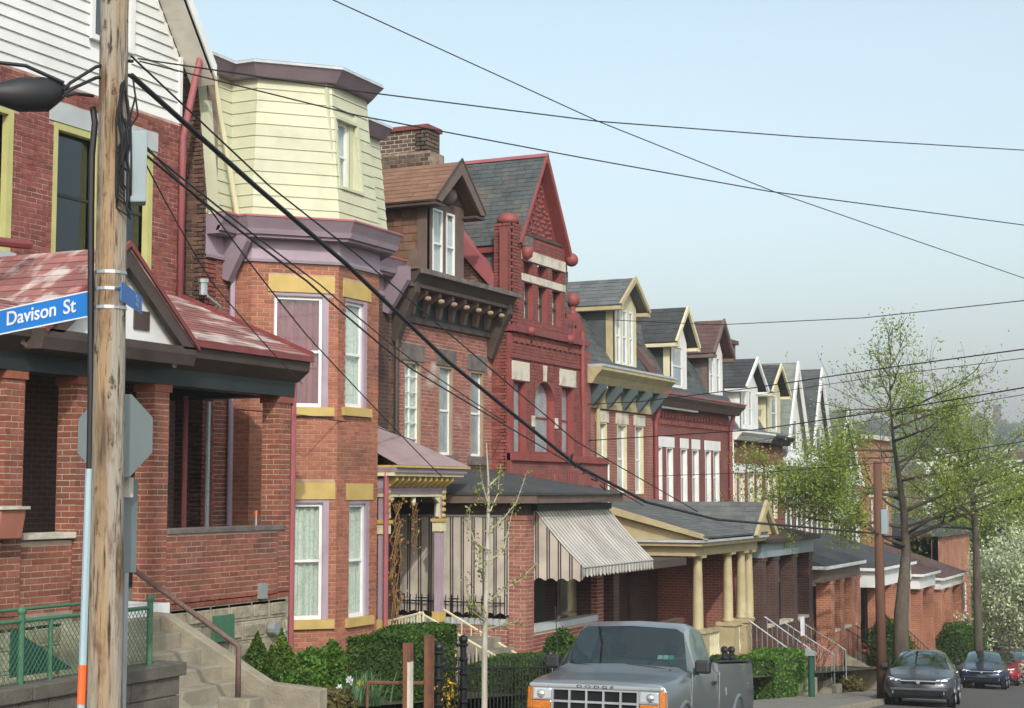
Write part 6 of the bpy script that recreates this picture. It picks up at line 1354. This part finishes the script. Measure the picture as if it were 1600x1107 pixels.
# ================================================================ VEGETATION
def grow(mb, p, d, L, r, lev, tips, rnd, spread=.7, up=.25, kids=(4,4,3), seg=4):
    pts = [Vector(p)]; d = Vector(d).normalized(); rr = [r]
    for i in range(seg):
        d = (d + Vector((rnd.gauss(0,.13), rnd.gauss(0,.13), rnd.gauss(0,.10)+up*.12))).normalized(); pts.append(pts[-1] + d*L/seg); rr.append(r*(1-.75*(i+1)/seg))
    mb.tube(pts, rr, 6 if lev > 1 else 4)
    if lev <= 1: tips += [pts[i].lerp(pts[i+1], rnd.random()) for i in range(1, seg) for _ in range(2)] + [pts[-1]]
    if lev == 0: return
    for k in range(kids[lev-1]):
        t = rnd.uniform(.3, 1); i = min(seg-1, int(t*seg)); q = pts[i].lerp(pts[i+1], t*seg-i)
        dd = (d + Vector((rnd.gauss(0,1), rnd.gauss(0,1), rnd.gauss(0,.6)+up)).normalized()*spread*1.4).normalized()
        grow(mb, q, dd, L*rnd.uniform(.45,.7), r*.45, lev-1, tips, rnd, spread, up, kids, seg)
def leafcloud(tips, per, sd_, keep=None, drop=0):
    T_ = np.array([tuple(t) for t in tips]); P = np.repeat(T_, per, 0) + rng.normal(size=(len(T_)*per, 3))*sd_
    P[:,2] -= drop*np.abs(rng.normal(size=len(P)))
    if keep is not None: P = P[keep(P)]
    return P
def tree(name, label, trunk, r0, limbs, leaf, per, size, sd_, m_bark='bark', seed=1, top_frac=1., spread=.7, up=.25, cat='tree', keep=None, kids=(4,4,3), taper=.9):
    rnd = random.Random(seed); t = thing(name, label, cat, trunk[0]); mb = MB(); n = len(trunk)
    mb.tube(trunk, [r0*1.1] + [r0*max(.05, (1-i/(n-1))**taper) for i in range(1, n)], 12); tips = []
    br = MB()
    for (h, ang, elev, L, rad) in limbs:
        i = min(n-2, int(h*(n-1))); p = Vector(trunk[i]).lerp(Vector(trunk[i+1]), h*(n-1)-i)
        d = Vector((math.cos(ang)*math.cos(elev), math.sin(ang)*math.cos(elev), math.sin(elev))); grow(br, p, d, L, rad, 2, tips, rnd, spread, up, kids)
    tr = mb.build('trunk', m_bark, t, smooth=True); br.build('branches', m_bark, tr, smooth=True)
    if per:
        P = leafcloud(tips, per, sd_, keep); cards('crown', P, size, leaf, t)
    return t, tips
TX, TY = -9.75, 46.6; tz = gz(TY)+.1
tp = lambda px, py, x=TX: at(px, py, X=x)
trunk1 = [V(TX,TY,tz), tp(1408, 960), tp(1413, 900), tp(1416, 860), tp(1412, 800), tp(1404, 740), tp(1396, 690), tp(1392, 640), tp(1390, 590), tp(1392, 545), tp(1395, 512)]
trunk1[0] = V(trunk1[1].x-.05, trunk1[1].y, gz(trunk1[1].y)+.1)
rnd = random.Random(5); limbs = []
for h in (.30, .34, .36, .40, .43, .46, .5, .53, .57, .6, .64, .68): limbs.append((h, rnd.uniform(0, 6.28), rnd.uniform(.0,.45), rnd.uniform(2.3, 3.7)*(1.15-h*.55), .045))
limbs += [(.31, math.pi*1.35, .05, 3.9, .07), (.36, math.pi*1.15, .1, 3.8, .06), (.44, math.pi*1.25, .15, 3.4, .055), (.33, .2, .1, 3.8, .07), (.40, .6, .2, 3.6, .06), (.48, .1, .3, 3.0, .05)]
limbs += [(h, rnd.uniform(0,6.28), rnd.uniform(.7,1.1), 1.5*(1.2-h*.6), .035) for h in (.70, .73, .76, .8, .84, .88)]
def thin(P):      # few leaves high up, more lower down
    f = np.clip((P[:,2] - 2.2)/3.2, 0, .93); return rng.random(len(P)) > f
tree('street_tree', 'street tree with thin light green spring leaves beside the brown pole', trunk1, .25, limbs, 'leaf_tree', 18, .085, .20, seed=3, keep=thin, taper=1.7)
T2 = [V(-10.3, 60, gz(60)), V(-10.3, 60, gz(60)+2), at(1525, 850, X=-10.3), at(1520, 780, X=-10.3), at(1505, 730, X=-10.3), at(1490, 670, X=-10.3), at(1470, 620, X=-10.3)]
T2[0] = V(T2[2].x, T2[2].y, gz(T2[2].y)); T2[1] = T2[0].lerp(T2[2], .5); rnd = random.Random(8)
limbs = [(rnd.uniform(.38, .95), rnd.uniform(0,6.28), rnd.uniform(.05,.7), rnd.uniform(2.6,4.6), .06) for _ in range(20)]
tree('dark_trunk_tree', 'tree with a thick dark trunk and loose green crown above the navy car', T2, .19, limbs, 'leaf_tree', 9, .11, .26, seed=9, keep=lambda P: rng.random(len(P)) > np.clip((P[:,2]+1.5)/5.0, 0, .86))
T3 = [V(-8.4, 74, gz(74)), V(-8.4, 74, gz(74)+1.6), V(-8.4, 74, gz(74)+3.4), V(-8.5, 74, gz(74)+5.2)]; rnd = random.Random(12)
limbs = [(rnd.uniform(.25, .95), rnd.uniform(0,6.28), rnd.uniform(.0,.9), rnd.uniform(1.8,3.2), .06) for _ in range(22)]
tree('blossom_tree', 'round tree covered in white blossom at the right edge above the parked cars', T3, .16, limbs, 'blossom', 10, .15, .30, seed=13)
T4 = [V(-13.4, 96, gz(96)), V(-13.4, 96, gz(96)+2.5), V(-13.3, 96, gz(96)+5.5), V(-13.2, 96, gz(96)+9)]; rnd = random.Random(15)
tree('round_green_tree', 'broad fresh green tree at the foot of the street behind the blossom tree', T4, .22, [(rnd.uniform(.25,.95), rnd.uniform(0,6.28), rnd.uniform(0,.8), rnd.uniform(2.5,4.4), .08) for _ in range(24)], 'leaf_tree', 8, .2, .42, seed=16)
T5 = [V(-16.5, 100, gz(100)), V(-16.5, 100, gz(100)+3), V(-16.6, 100, gz(100)+7), V(-16.6, 100, gz(100)+11.5)]; rnd = random.Random(25)
tree('tall_budding_tree', 'tall thin budding tree far down the row behind the orange brick house', T5, .22, [(rnd.uniform(.25,.98), rnd.uniform(0,6.28), rnd.uniform(.2,1), rnd.uniform(2.0,3.8), .07) for _ in range(22)], 'leaf_bud', 5, .2, .4, seed=26)
# sapling in front of the hedge
SX = -9.3; sb = [at(757, 1107, X=SX), at(757, 1030, X=SX), at(759, 950, X=SX), at(761, 880, X=SX), at(763, 800, X=SX), at(763, 750, X=SX), at(760, 690, X=SX)]
sb = [V(sb[0].x, sb[0].y, gz(sb[0].y)+.1)] + sb
sp_ = thing('sapling', 'slender pale barked sapling with budding twigs before the striped awning', 'tree', sb[0]); MB().tube(sb, [.045,.042,.04,.035,.03,.022,.016,.005], 9).build('trunk', 'bark_pale', sp_, smooth=True)
br = MB(); tips = []
def twig(pts, r=.012):
    Q = [at(x, y, X=SX+.02) + V(random.uniform(-.05,.05),0,0) for x, y in pts]; br.tube(Q, r, 5, .003)
    for a, b_ in zip(Q[:-1], Q[1:]): tips.extend([a.lerp(b_, k/5) for k in range(6)])
random.seed(4)
for tw in ([(762,830),(785,818),(808,785),(828,735)], [(763,785),(748,775),(738,760)], [(760,860),(740,850),(736,820),(734,790)], [(761,880),(790,862),(800,820),(806,790)], [(759,940),(785,920),(812,905),(835,880)], [(759,960),(735,945),(725,900)], [(763,800),(775,770),(776,740)], [(758,985),(790,975),(815,970)], [(763,790),(757,755),(750,725)], [(760,905),(745,890),(742,860)], [(757,970),(740,955),(735,935)], [(763,760),(775,745),(779,725)]): twig(tw)
br.build('twigs', 'bark_pale', sp_); cards('buds', leafcloud(tips, 5, .035), .05, 'leaf_sapling', sp_)
# hedges and shrubs
def blob(name, label, cat, m, box, n, size, core=True, shape='box', group=None, core_m='hedge_core'):
    (x0,x1),(y0,y1),(z0,z1) = box; t = thing(name, label, cat, ((x0+x1)/2, (y0+y1)/2, z0), group); c = np.array([(x0+x1)/2,(y0+y1)/2,(z0+z1)/2]); h = np.array([x1-x0,y1-y0,z1-z0])/2
    u = rng.uniform(-1,1,(n,3)); 
    if shape == 'box':
        ax = rng.integers(0,3,n); sgn = rng.choice([-1,1],n); u[np.arange(n),ax] = sgn*(1-.16*rng.random(n)); nb = .06*np.sin(u[:,1]*h[1]*3.1)+.05*np.sin(u[:,0]*h[0]*4.3+1); u[:,2] = u[:,2] + nb*(u[:,2] > .5); lim = 1-.25*np.abs(u[:,0])**6; u[:,1] *= 1; P = c+u*h
    else:
        v = rng.normal(size=(n,3)); v /= np.linalg.norm(v,axis=1)[:,None]; rad = (.72+.3*rng.random(n))*(1+.13*np.sin(v[:,0]*5+y0)*np.cos(v[:,2]*6+x0)); P = c+v*h*rad[:,None]; P = P[P[:,2] > z0-.05]
        if shape == 'cone': k = np.clip((z1-P[:,2])/(z1-z0), .02, 1)**.8; P[:,:2] = c[:2] + (v[:len(P),:2])*h[:2]*k[:,None]*(1.1+.6*rng.random(len(P)))[:,None]
    cards('foliage', P, size, m, t)
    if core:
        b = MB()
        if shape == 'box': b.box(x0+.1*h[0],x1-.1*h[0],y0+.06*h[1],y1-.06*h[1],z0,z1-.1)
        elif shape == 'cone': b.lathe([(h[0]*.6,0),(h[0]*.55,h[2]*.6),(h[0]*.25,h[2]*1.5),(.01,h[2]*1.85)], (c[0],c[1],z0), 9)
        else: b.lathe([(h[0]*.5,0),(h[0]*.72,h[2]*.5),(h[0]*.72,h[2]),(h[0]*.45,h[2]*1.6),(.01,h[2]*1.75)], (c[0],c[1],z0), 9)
        b.build('foliage_core', core_m, t)  # solid dark core added inside so the leaves are not see-through
    return t
gy = lambda y: gz(y)+.1
a, e = at(540, 992, X=-12.0), at(716, 995, X=-11.0)
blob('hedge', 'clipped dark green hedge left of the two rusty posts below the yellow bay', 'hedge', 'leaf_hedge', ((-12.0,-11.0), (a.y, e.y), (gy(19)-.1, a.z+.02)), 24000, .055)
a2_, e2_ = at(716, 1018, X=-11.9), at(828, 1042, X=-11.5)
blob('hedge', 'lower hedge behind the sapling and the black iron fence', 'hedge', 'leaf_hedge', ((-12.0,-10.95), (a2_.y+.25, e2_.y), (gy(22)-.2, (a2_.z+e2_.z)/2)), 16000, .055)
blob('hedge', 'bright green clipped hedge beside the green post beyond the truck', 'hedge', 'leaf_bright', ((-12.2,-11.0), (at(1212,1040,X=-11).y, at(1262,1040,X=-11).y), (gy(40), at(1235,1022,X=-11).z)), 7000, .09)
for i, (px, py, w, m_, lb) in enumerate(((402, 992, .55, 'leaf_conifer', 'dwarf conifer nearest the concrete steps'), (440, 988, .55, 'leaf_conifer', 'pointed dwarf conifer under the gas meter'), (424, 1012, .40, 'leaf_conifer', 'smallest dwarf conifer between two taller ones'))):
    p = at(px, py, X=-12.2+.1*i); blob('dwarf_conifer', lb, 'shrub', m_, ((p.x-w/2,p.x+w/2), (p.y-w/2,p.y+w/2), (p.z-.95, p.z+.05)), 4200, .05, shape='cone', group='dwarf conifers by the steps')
for px, py, w, h_, m_, lb, x in ((482, 1030, .6, .75, 'leaf_bright', 'loose bright green shrub at the foot of the orange bay', -12.3), (516, 1022, .5, .85, 'leaf_bright', 'leafy upright shrub against the left end of the hedge', -12.2), (462, 1060, .6, .5, 'leaf_hedge', 'low green bush beside the cheek wall end', -11.4), (515, 1085, .7, .4, 'leaf_dry', 'dry brownish ground shrub at the bottom edge', -10.9), (878, 1000, .7, .9, 'leaf_hedge', 'shrub behind the truck at the foot of the brick pillar', -11.7), (1130, 1030, .9, .6, 'leaf_dark', 'dark shrub beyond the truck bed', -12.0), (1390, 985, 1.6, 2.0, 'leaf_hedge', 'tall rounded evergreen behind the brown pole', -11.5), (1500, 985, 2.4, 2.2, 'leaf_hedge', 'broad green bush below the dark trunk tree', -11.8), (1310, 1060, 1.6, .7, 'leaf_dry', 'scrubby brown undergrowth beside the far steps', -11.6)):
    p = at(px, py, X=x); blob('shrub', lb, 'shrub', m_, ((p.x-w/2,p.x+w/2), (p.y-w/2,p.y+w/2), (p.z-h_*.8, p.z+h_*.2)), int(2600*max(1,w)), .075 if p.y < 30 else .11, shape='ball')
# bare brown shrubs by the far porches
for px, py, x, lb in ((1200, 985, -12.2, 'leafless brown bush before the dark brick porch'), (1262, 985, -12.0, 'leafless reddish bush behind the green post'), (1240, 975, -12.4, 'leafless bush between the yellow rail and the green post')):
    p = at(px, py, X=x); t = thing('bare_bush', lb, 'shrub', (p.x, p.y, gy(p.y))); m_ = MB(); tt = []; rnd = random.Random(px)
    for k in range(16): grow(m_, V(p.x+rnd.gauss(0,.15), p.y+rnd.gauss(0,.15), gy(p.y)+.2), (rnd.gauss(0,.5), rnd.gauss(0,.5), 1), rnd.uniform(1.0,1.7), .018, 1, tt, rnd, .5, .3, (5,3,3), 3)
    m_.build('stems', 'rust', t)
# iris / daffodil leaves with yellow and white flowers
DF = thing('daffodil_clump', 'clump of grey green blades with white and orange flowers at the bottom', 'flowers', at(568, 1095, X=-10.9)); g = MB(); random.seed(3)
for i in range(170):
    p = at(568+random.gauss(0,16), 1104, X=-10.95+random.uniform(-.25,.25)); h_ = random.uniform(.25,.5); l_ = V(random.gauss(0,.12), random.gauss(0,.12), 0); w_ = V(random.gauss(0,1), random.gauss(0,1), 0).normalized()*.012
    g.quad(p-w_, p+w_, p+l_*.5+V(0,0,h_*.7)+w_*.8, p+l_*.5+V(0,0,h_*.7)-w_*.8); g.quad(p+l_*.5+V(0,0,h_*.7)-w_*.8, p+l_*.5+V(0,0,h_*.7)+w_*.8, p+l_+V(0,0,h_))
g.build('blades', 'leaf_blade', DF)
for i, (px, py) in enumerate(((548,1066), (563,1068), (573,1071), (555,1078), (545,1062), (530,1075))):
    p = at(px, py, X=-10.85); f_ = MB()
    for k in range(6): a = k*math.pi/3; u_ = V(math.cos(a), .3*math.sin(a), math.sin(a)); v_ = V(-math.sin(a), 0, math.cos(a)); f_.quad(p, p+u_*.03+v_*.015, p+u_*.055, p+u_*.03-v_*.015)
    f_.lathe([(.012,0),(.02,.03)], p, 8, 'x'); f_.build('flower', 'petal' if i in (1,2) else 'curtain_white', DF)
FS = thing('forsythia', 'yellow flowering stems between the hedge and the black fence', 'flowers', at(700, 1090, X=-10.8)); cards('flower_cluster', np.array([tuple(at(700+random.gauss(0,11), 1082+random.gauss(0,16), X=-10.8+random.uniform(-.1,.1))) for _ in range(160)]), .05, 'petal', FS, kind='stuff'); MB().tube([at(700,1107,X=-10.8), at(704,1060,X=-10.8)], .01, 5).build('stem', 'bark_twig', FS)
# two rusty posts, black iron fence
RPX = -9.9
for (px, top_, lo, m_, lb) in ((638, 1005, 1034, 'rust', 'shorter rusty channel post with pale lower half'), (671, 993, 1107, 'rust', 'taller rusty channel post in front of the hedge')):
    p = at(px, top_, X=RPX); t = thing('rusty_post', lb, 'post', (RPX, p.y, gy(p.y))); w_ = .048
    zmid = at(px, lo, X=RPX).z if lo < 1100 else gy(p.y)
    obox(MB(), V(RPX, p.y, (zmid+p.z)/2), (0,1,0), (1,0,0), w_, w_, (p.z-zmid)/2).build('post', m_, t); obox(MB(), V(RPX-.02, p.y+.01, (gy(p.y)-.2+p.z)/2-.0), (0,1,0), (1,0,0), w_+.012, .03, (p.z-.01-gy(p.y)+.2)/2).build('flange', 'wood_brown', t)
    if lo < 1100: obox(MB(), V(RPX+.004, p.y, (gy(p.y)-.2+zmid)/2), (0,1,0), (1,0,0), w_-.004, w_-.002, (zmid-gy(p.y)+.2)/2).build('pale_face', 'stone_pale', t)
p0_, p1_ = at(640, 1068, X=RPX), at(668, 1068, X=RPX); q_ = at(574, 1067, X=-10.6)
lr = thing('low_rail', 'low rusty rail behind the flower clump leading to the posts', 'rail', (q_.x, q_.y, gy(q_.y))); MB().tube([q_, V(RPX-.06, p1_.y, p1_.z)], .025, 6).build('rail', 'rust', lr); MB().tube([q_, V(q_.x, q_.y, gy(q_.y)-.2)], .02, 6).build('stub_post', 'rust', lr)
IG = thing('iron_gate', 'two black ball topped iron gate posts beyond the truck bed', 'gate', (-10.9, at(1133,1030,X=-10.9).y, gy(33)))
for px in (1132, 1143):
    p = at(px, 1020, X=-10.9); q = MB().tube([V(p.x,p.y,gy(p.y)), V(p.x,p.y,p.z)], .06, 8).build('gate_post', 'iron', IG); MB().ball(V(p.x,p.y,p.z+.06), .085, 10).build('finial', 'iron', q); MB().lathe([(.06,-.04),(.1,0),(.06,.04)], (p.x,p.y,p.z-.12), 9).build('collar', 'iron', q)
IF = thing('iron_fence', 'black wrought iron fence with ornate gate posts behind the sapling', 'fence', (-10.75, 21, gy(21)))
for px, tp_ in ((686, 1020), (724, 1008), (860, 1030)):
    p = at(px, tp_, X=-10.75); z0 = gy(p.y); q = MB().tube([V(p.x,p.y,z0), V(p.x,p.y,p.z)], .05, 8).build('gate_post', 'iron', IF)
    for k in range(6): MB().lathe([(.05,-.03),(.085,0),(.05,.03)], (p.x,p.y,z0+.15+(p.z-z0-.15)*k/5), 9).build('collar', 'iron', q)
    MB().ball(V(p.x,p.y,p.z+.08), .07, 9).build('finial', 'iron', q)
ya_, yb_ = at(686,1050,X=-10.75).y, at(900,1050,X=-10.75).y
for dz in (.2, .85): MB().tube([V(-10.75,ya_,gy(ya_)+dz), V(-10.75,yb_,gy(yb_)+dz)], .018, 5).build('fence_rail', 'iron', IF)
y = ya_+.1
while y < yb_: MB().tube([V(-10.75,y,gy(y)), V(-10.75,y,gy(y)+.98), V(-10.75,y,gy(y)+1.08)], [.012,.012,.001], 5).build('picket', 'iron', IF); y += .13
# iron balustrade at the striped awning
for y in (27.2,): 
    ir = thing('porch_railing', 'black iron railing below the striped side awning', 'railing', (-14.2, y, -1.1)); MB().tube([V(-15.4,y,-.55), V(-13.05,y,-.55)], .014, 5).build('rail', 'iron', ir)
    for k in range(18): MB().tube([V(-15.35+k*.13,y,-.86), V(-15.35+k*.13,y,-.42)], .009, 4).build('picket', 'iron', ir)
# dried vine on the entrance post
vn = thing('dry_vine', 'dried brown vine hanging on the mauve doorway post', 'vine', (-13.9, 24.5, -.9)); m_ = MB(); tt = []; rnd = random.Random(2)
for k in range(7):
    pts = [V(-13.93+rnd.uniform(-.03,.06), 24.5+rnd.uniform(-.1,.25), -.95+i*.33) + V(rnd.gauss(0,.02), rnd.gauss(0,.07), 0) for i in range(8)]; m_.tube(pts, .008, 4); tt += pts[2:]
m_.build('stems', 'dry_vine', vn); cards('dead_leaves', leafcloud(tt, 5, .06), .07, 'dry_vine', vn)
vh = thing('hanging_vine', 'dry hanging twigs below the pendant of the doorway', 'vine', (-14.0, 25.4, .8)); m_ = MB(); tt = []
for k in range(4): pts = [V(-14.02, 25.35+rnd.gauss(0,.05)+k*.04, 1.35-i*.16+rnd.gauss(0,.03)) for i in range(6)]; m_.tube(pts, .005, 4); tt += pts
m_.build('stems', 'dry_vine', vh); cards('dead_leaves', leafcloud(tt, 3, .05), .06, 'dry_vine', vh)
# green meter post, further steps and railings
p = at(1268, 1075, X=-10.6); GP = thing('green_post', 'dark green post with slanted top at the hedge corner', 'post', p); t_ = at(1268, 1018, X=-10.6)
MB().tube([V(p.x,p.y,p.z-.3), V(p.x,p.y,t_.z-.1)], .085, 10).build('post', 'post_green', GP); MB().prism([(p.x-.12,p.y-.12,t_.z-.1), (p.x+.12,p.y-.12,t_.z-.1), (p.x+.12,p.y-.12,t_.z-.02), (p.x-.12,p.y-.12,t_.z+.08)], (0,.24,0)).build('slanted_top', 'galv', GP)
p = at(1262, 970, X=-11.0); NS = thing('notice_board', 'small pale notice on a stake behind the green post', 'sign', (p.x, p.y, gy(p.y))); MB().box(p.x-.15, p.x-.13, p.y-.17, p.y+.17, p.z-.4, p.z+.1).build('board', 'sign_white', NS); MB().tube([V(p.x-.16,p.y,gy(p.y)), V(p.x-.16,p.y,p.z)], .02, 6).build('stake', 'wood_brown', NS)
def steps(label, y0, y1, xt, zt, n, rail_m, cheek=True):
    s = thing('house_steps', label, 'steps', ((xt-10.6)/2, (y0+y1)/2, gy(y1))); zb_ = gy((y0+y1)/2); xb_ = -10.75-.012*y0
    for i in range(n): z = zt - (zt-zb_)*(i+1)/(n+1); x0, x1 = xt+(xb_-xt)*i/n, xt+(xb_-xt)*(i+1)/n; MB().box(x0, x1, y0, y1, z-.6, z).build('step', 'concrete', s)
    if cheek:
        for y in (y0-.2, y1): MB().prism([(xt,y,zt+.05), (xb_+.1,y,zb_+.42), (xb_+.25,y,zb_+.4), (xb_+.25,y,zb_-.6), (xt,y,zb_-.6)], (0,.2,0)).build('cheek_wall', 'concrete', s)
    for y in (y0-.1, y1+.1):
        MB().tube([V(xt,y,zt+.9), V(xb_+.1,y,zb_+1.15), V(xb_+.1,y,zb_+.3)], .022, 6).build('handrail', rail_m, s)
        for k in range(9): t = (k+.5)/9; x = xt+(xb_+.1-xt)*t; z = zt+.9+(zb_+1.15-zt-.9)*t; MB().tube([V(x,y,z), V(x,y,z-.85)], .010, 4).build('baluster', rail_m, s)
    return s
steps('concrete steps with pale blue railings running up to the tan columned porch', 40.95, 42.2, -12.4, -2.75, 6, 'galv')
steps('shaded steps with thin rails up to the dark brick porch', 45.2, 46.4, -12.6, -3.15, 5, 'galv', False)
steps('rough concrete steps with dark rails up to the white corniced porch', 52.9, 54.1, -12.7, -3.9, 6, 'iron')
steps('pale edged steps with dark rails just behind the brown pole', 59.7, 60.6, -12.4, -4.4, 6, 'iron')
yr = thing('porch_balustrade', 'short bright yellow balustrade on the porch with the white cornice', 'railing', at(1248, 985, X=-12.9)); a = at(1236, 963, Y=51.0); e = at(1262, 963, Y=51.0); b_ = at(1248, 985, Y=51.0).z
MB().box(a.x, e.x, 50.97, 51.03, a.z-.06, a.z).build('rail', 'lime', yr); MB().box(a.x, e.x, 50.97, 51.03, b_, b_+.06).build('rail', 'lime', yr)
for k in range(6): x = a.x+(e.x-a.x)*(k+.5)/6; MB().box(x-.035, x+.035, 50.98, 51.02, b_+.06, a.z-.06).build('baluster', 'lime', yr)
LA = thing('small_awning', 'plain pale canvas awning on the last brick porch', 'awning', at(1430, 935, X=-12)); p4 = [at(1398,905,Y=68.7), at(1418,912,Y=68.7), at(1447,950,Y=67.2), at(1432,962,Y=67.2)]; MB().prism(p4, (0,.02,.02)).build('canvas', 'white', LA); MB().tube([p4[3], p4[2]], .02, 5).build('front_bar', 'galv', LA); MB().prism([p4[0], p4[3], p4[3]+V(-.05,.1,-.25), p4[0]+V(0,.05,-.9)], (0,.02,0)).build('side_canvas', 'curtain_white', LA)
# ================================================================ FAR VALLEY AND HILLSIDE
random.seed(21)
spec = [(1452,713,30,'siding_white','roof_dark','white cottage with dark roof leftmost in the far valley'), (1475,700,34,'siding_white','roof_brown','white house with brown roof in the far valley'), (1500,708,38,'cream','roof_brown','cream house with brown roof in the far valley'), (1522,722,26,'siding_white','roof_grey','low white house with grey roof in the far valley'), (1545,712,44,'box_grey','slate_pale','tall pale grey blue house in the far valley'), (1566,700,34,'siding_white','slate','white house with slate roof highest in the far valley'), (1590,718,40,'siding_white','roof_brown','white house at the right edge of the far valley'), (1430,735,26,'bt_brown','roof_dark','small brown brick house low in the far valley'), (1462,748,32,'siding_white','roof_felt','white house with black roof low in the far valley'), (1535,745,40,'soffit','roof_grey','beige house with grey roof low in the far valley'), (1580,752,36,'siding_white','slate_pale','pale house low at the right of the far valley'), (1500,745,30,'bt_orange','roof_dark','orange brick house low in the far valley')]
for i, (px, py, hp, mw, mr, lb) in enumerate(spec):
    Yd = 250 + (760-py)*1.5; p = at(px, py, Y=Yd); w = hp/F_PX*Yd*.9; hh = w*.75
    t = thing('valley_house', lb, 'house', (p.x, p.y, p.z-hh)); 
    zlow = terr(p.x, p.y)
    b = MB().box(p.x-w*.6, p.x+w*.6, p.y-w*.5, p.y+w*.5, min(zlow, p.z-hh*2)-1, p.z); wl2 = b.build('wall', mw, t); MB().prism([(p.x-w*.65, p.y-w*.55, p.z), (p.x+w*.65, p.y-w*.55, p.z), (p.x, p.y-w*.55, p.z+w*.5)], (0, w*1.1, 0)).build('roof', mr, t)
    for s in (-.35, .05, .4):
        for k in (.25, .65): MB().box(p.x+s*w-w*.07, p.x+s*w+w*.07, p.y-w*.5-.05, p.y-w*.5+.02, p.z-hh*k-w*.12, p.z-hh*k+w*.08).build('window', 'pane_dark', wl2)
# woods on the hill: one mass of crowns
n = 900; cx = rng.uniform(-420, 60, n); cy = rng.uniform(300, 900, n); pts = []
for x, y in zip(cx, cy):
    z = terr(x, y); r = rng.uniform(3, 6); v = rng.normal(size=(34,3)); v /= np.linalg.norm(v,axis=1)[:,None]; pts.append(np.array([x,y,z+r*.9]) + v*np.array([r,r,r*1.1])*rng.uniform(.6,1.05,(34,1)))
cards('hill_woods', np.concatenate(pts), 3.6, 'leaf_far', None, kind='stuff', aspect=.8)['label'] = 'hazy green wooded hillside beyond the valley'
n = 130; pts = []
for i in range(n):
    y = rng.uniform(105, 260); x = -.12*y + rng.uniform(-34, 22); z = gz(y)-.3; r = rng.uniform(2.0, 3.8); v = rng.normal(size=(90,3)); v /= np.linalg.norm(v,axis=1)[:,None]; pts.append(np.array([x,y,z+r*1.2]) + v*np.array([r,r,r*1.35])*rng.uniform(.5,1.05,(90,1)))
cards('valley_woods', np.concatenate(pts), 1.0, 'leaf_far', None, kind='stuff', aspect=.8)['label'] = 'mass of budding trees filling the valley below the street'
p = at(1558, 640, Y=820); wt = thing('hilltop_tower', 'small square tower on the skyline of the far hill', 'tower', (p.x, p.y, p.z-16)); MB().box(p.x-1.7, p.x+1.7, p.y-1.7, p.y+1.7, p.z-26, p.z+1).build('shaft', 'bt_brown', wt); MB().box(p.x-2.1, p.x+2.1, p.y-2.1, p.y+2.1, p.z+1, p.z+2.2).build('cap', 'bt_brown', wt)
# ---------------------------------------------------------------- the hazy air
hb_ = MB().box(-1500, 1500, -350, 1500, -80, 85).build('haze', None); hb_['kind'] = 'stuff'; hb_['label'] = 'pale haze filling the air over the street and valley'
hm = bpy.data.materials.new('haze'); hm.use_nodes = True; hn = hm.node_tree; hn.nodes.remove(hn.nodes['Principled BSDF']); pvn = hn.nodes.new('ShaderNodeVolumePrincipled')
pvn.inputs['Color'].default_value = (.90,.95,1,1); pvn.inputs['Density'].default_value = HAZE; pvn.inputs['Anisotropy'].default_value = .3; hn.links.new(pvn.outputs[0], hn.nodes['Material Output'].inputs['Volume']); hb_.data.materials.append(hm)

GROUPS = {'wire': 'overhead wires', 'valley_house': 'houses in the far valley', 'shrub': 'garden shrubs', 'hedge': 'clipped hedges', 'bare_bush': 'leafless bushes by the far porches', 'rusty_post': 'rusty posts by the hedge', 'house_steps': 'steps up to the far porches',
          'sedan_car': 'cars parked along the kerb', 'compact_car': 'cars parked along the kerb', 'hatch_car': 'cars parked along the kerb', 'rear_car': 'cars parked along the kerb', 'utility_pole': 'utility poles', 'far_utility_pole': 'utility poles', 'street_sign': 'street name signs', 'cross_street_sign': 'street name signs'}
for o in list(bpy.data.objects):
    k = o.name.split('.')[0]
    if o.parent is None and k in GROUPS and 'category' in o: o['group'] = GROUPS[k]
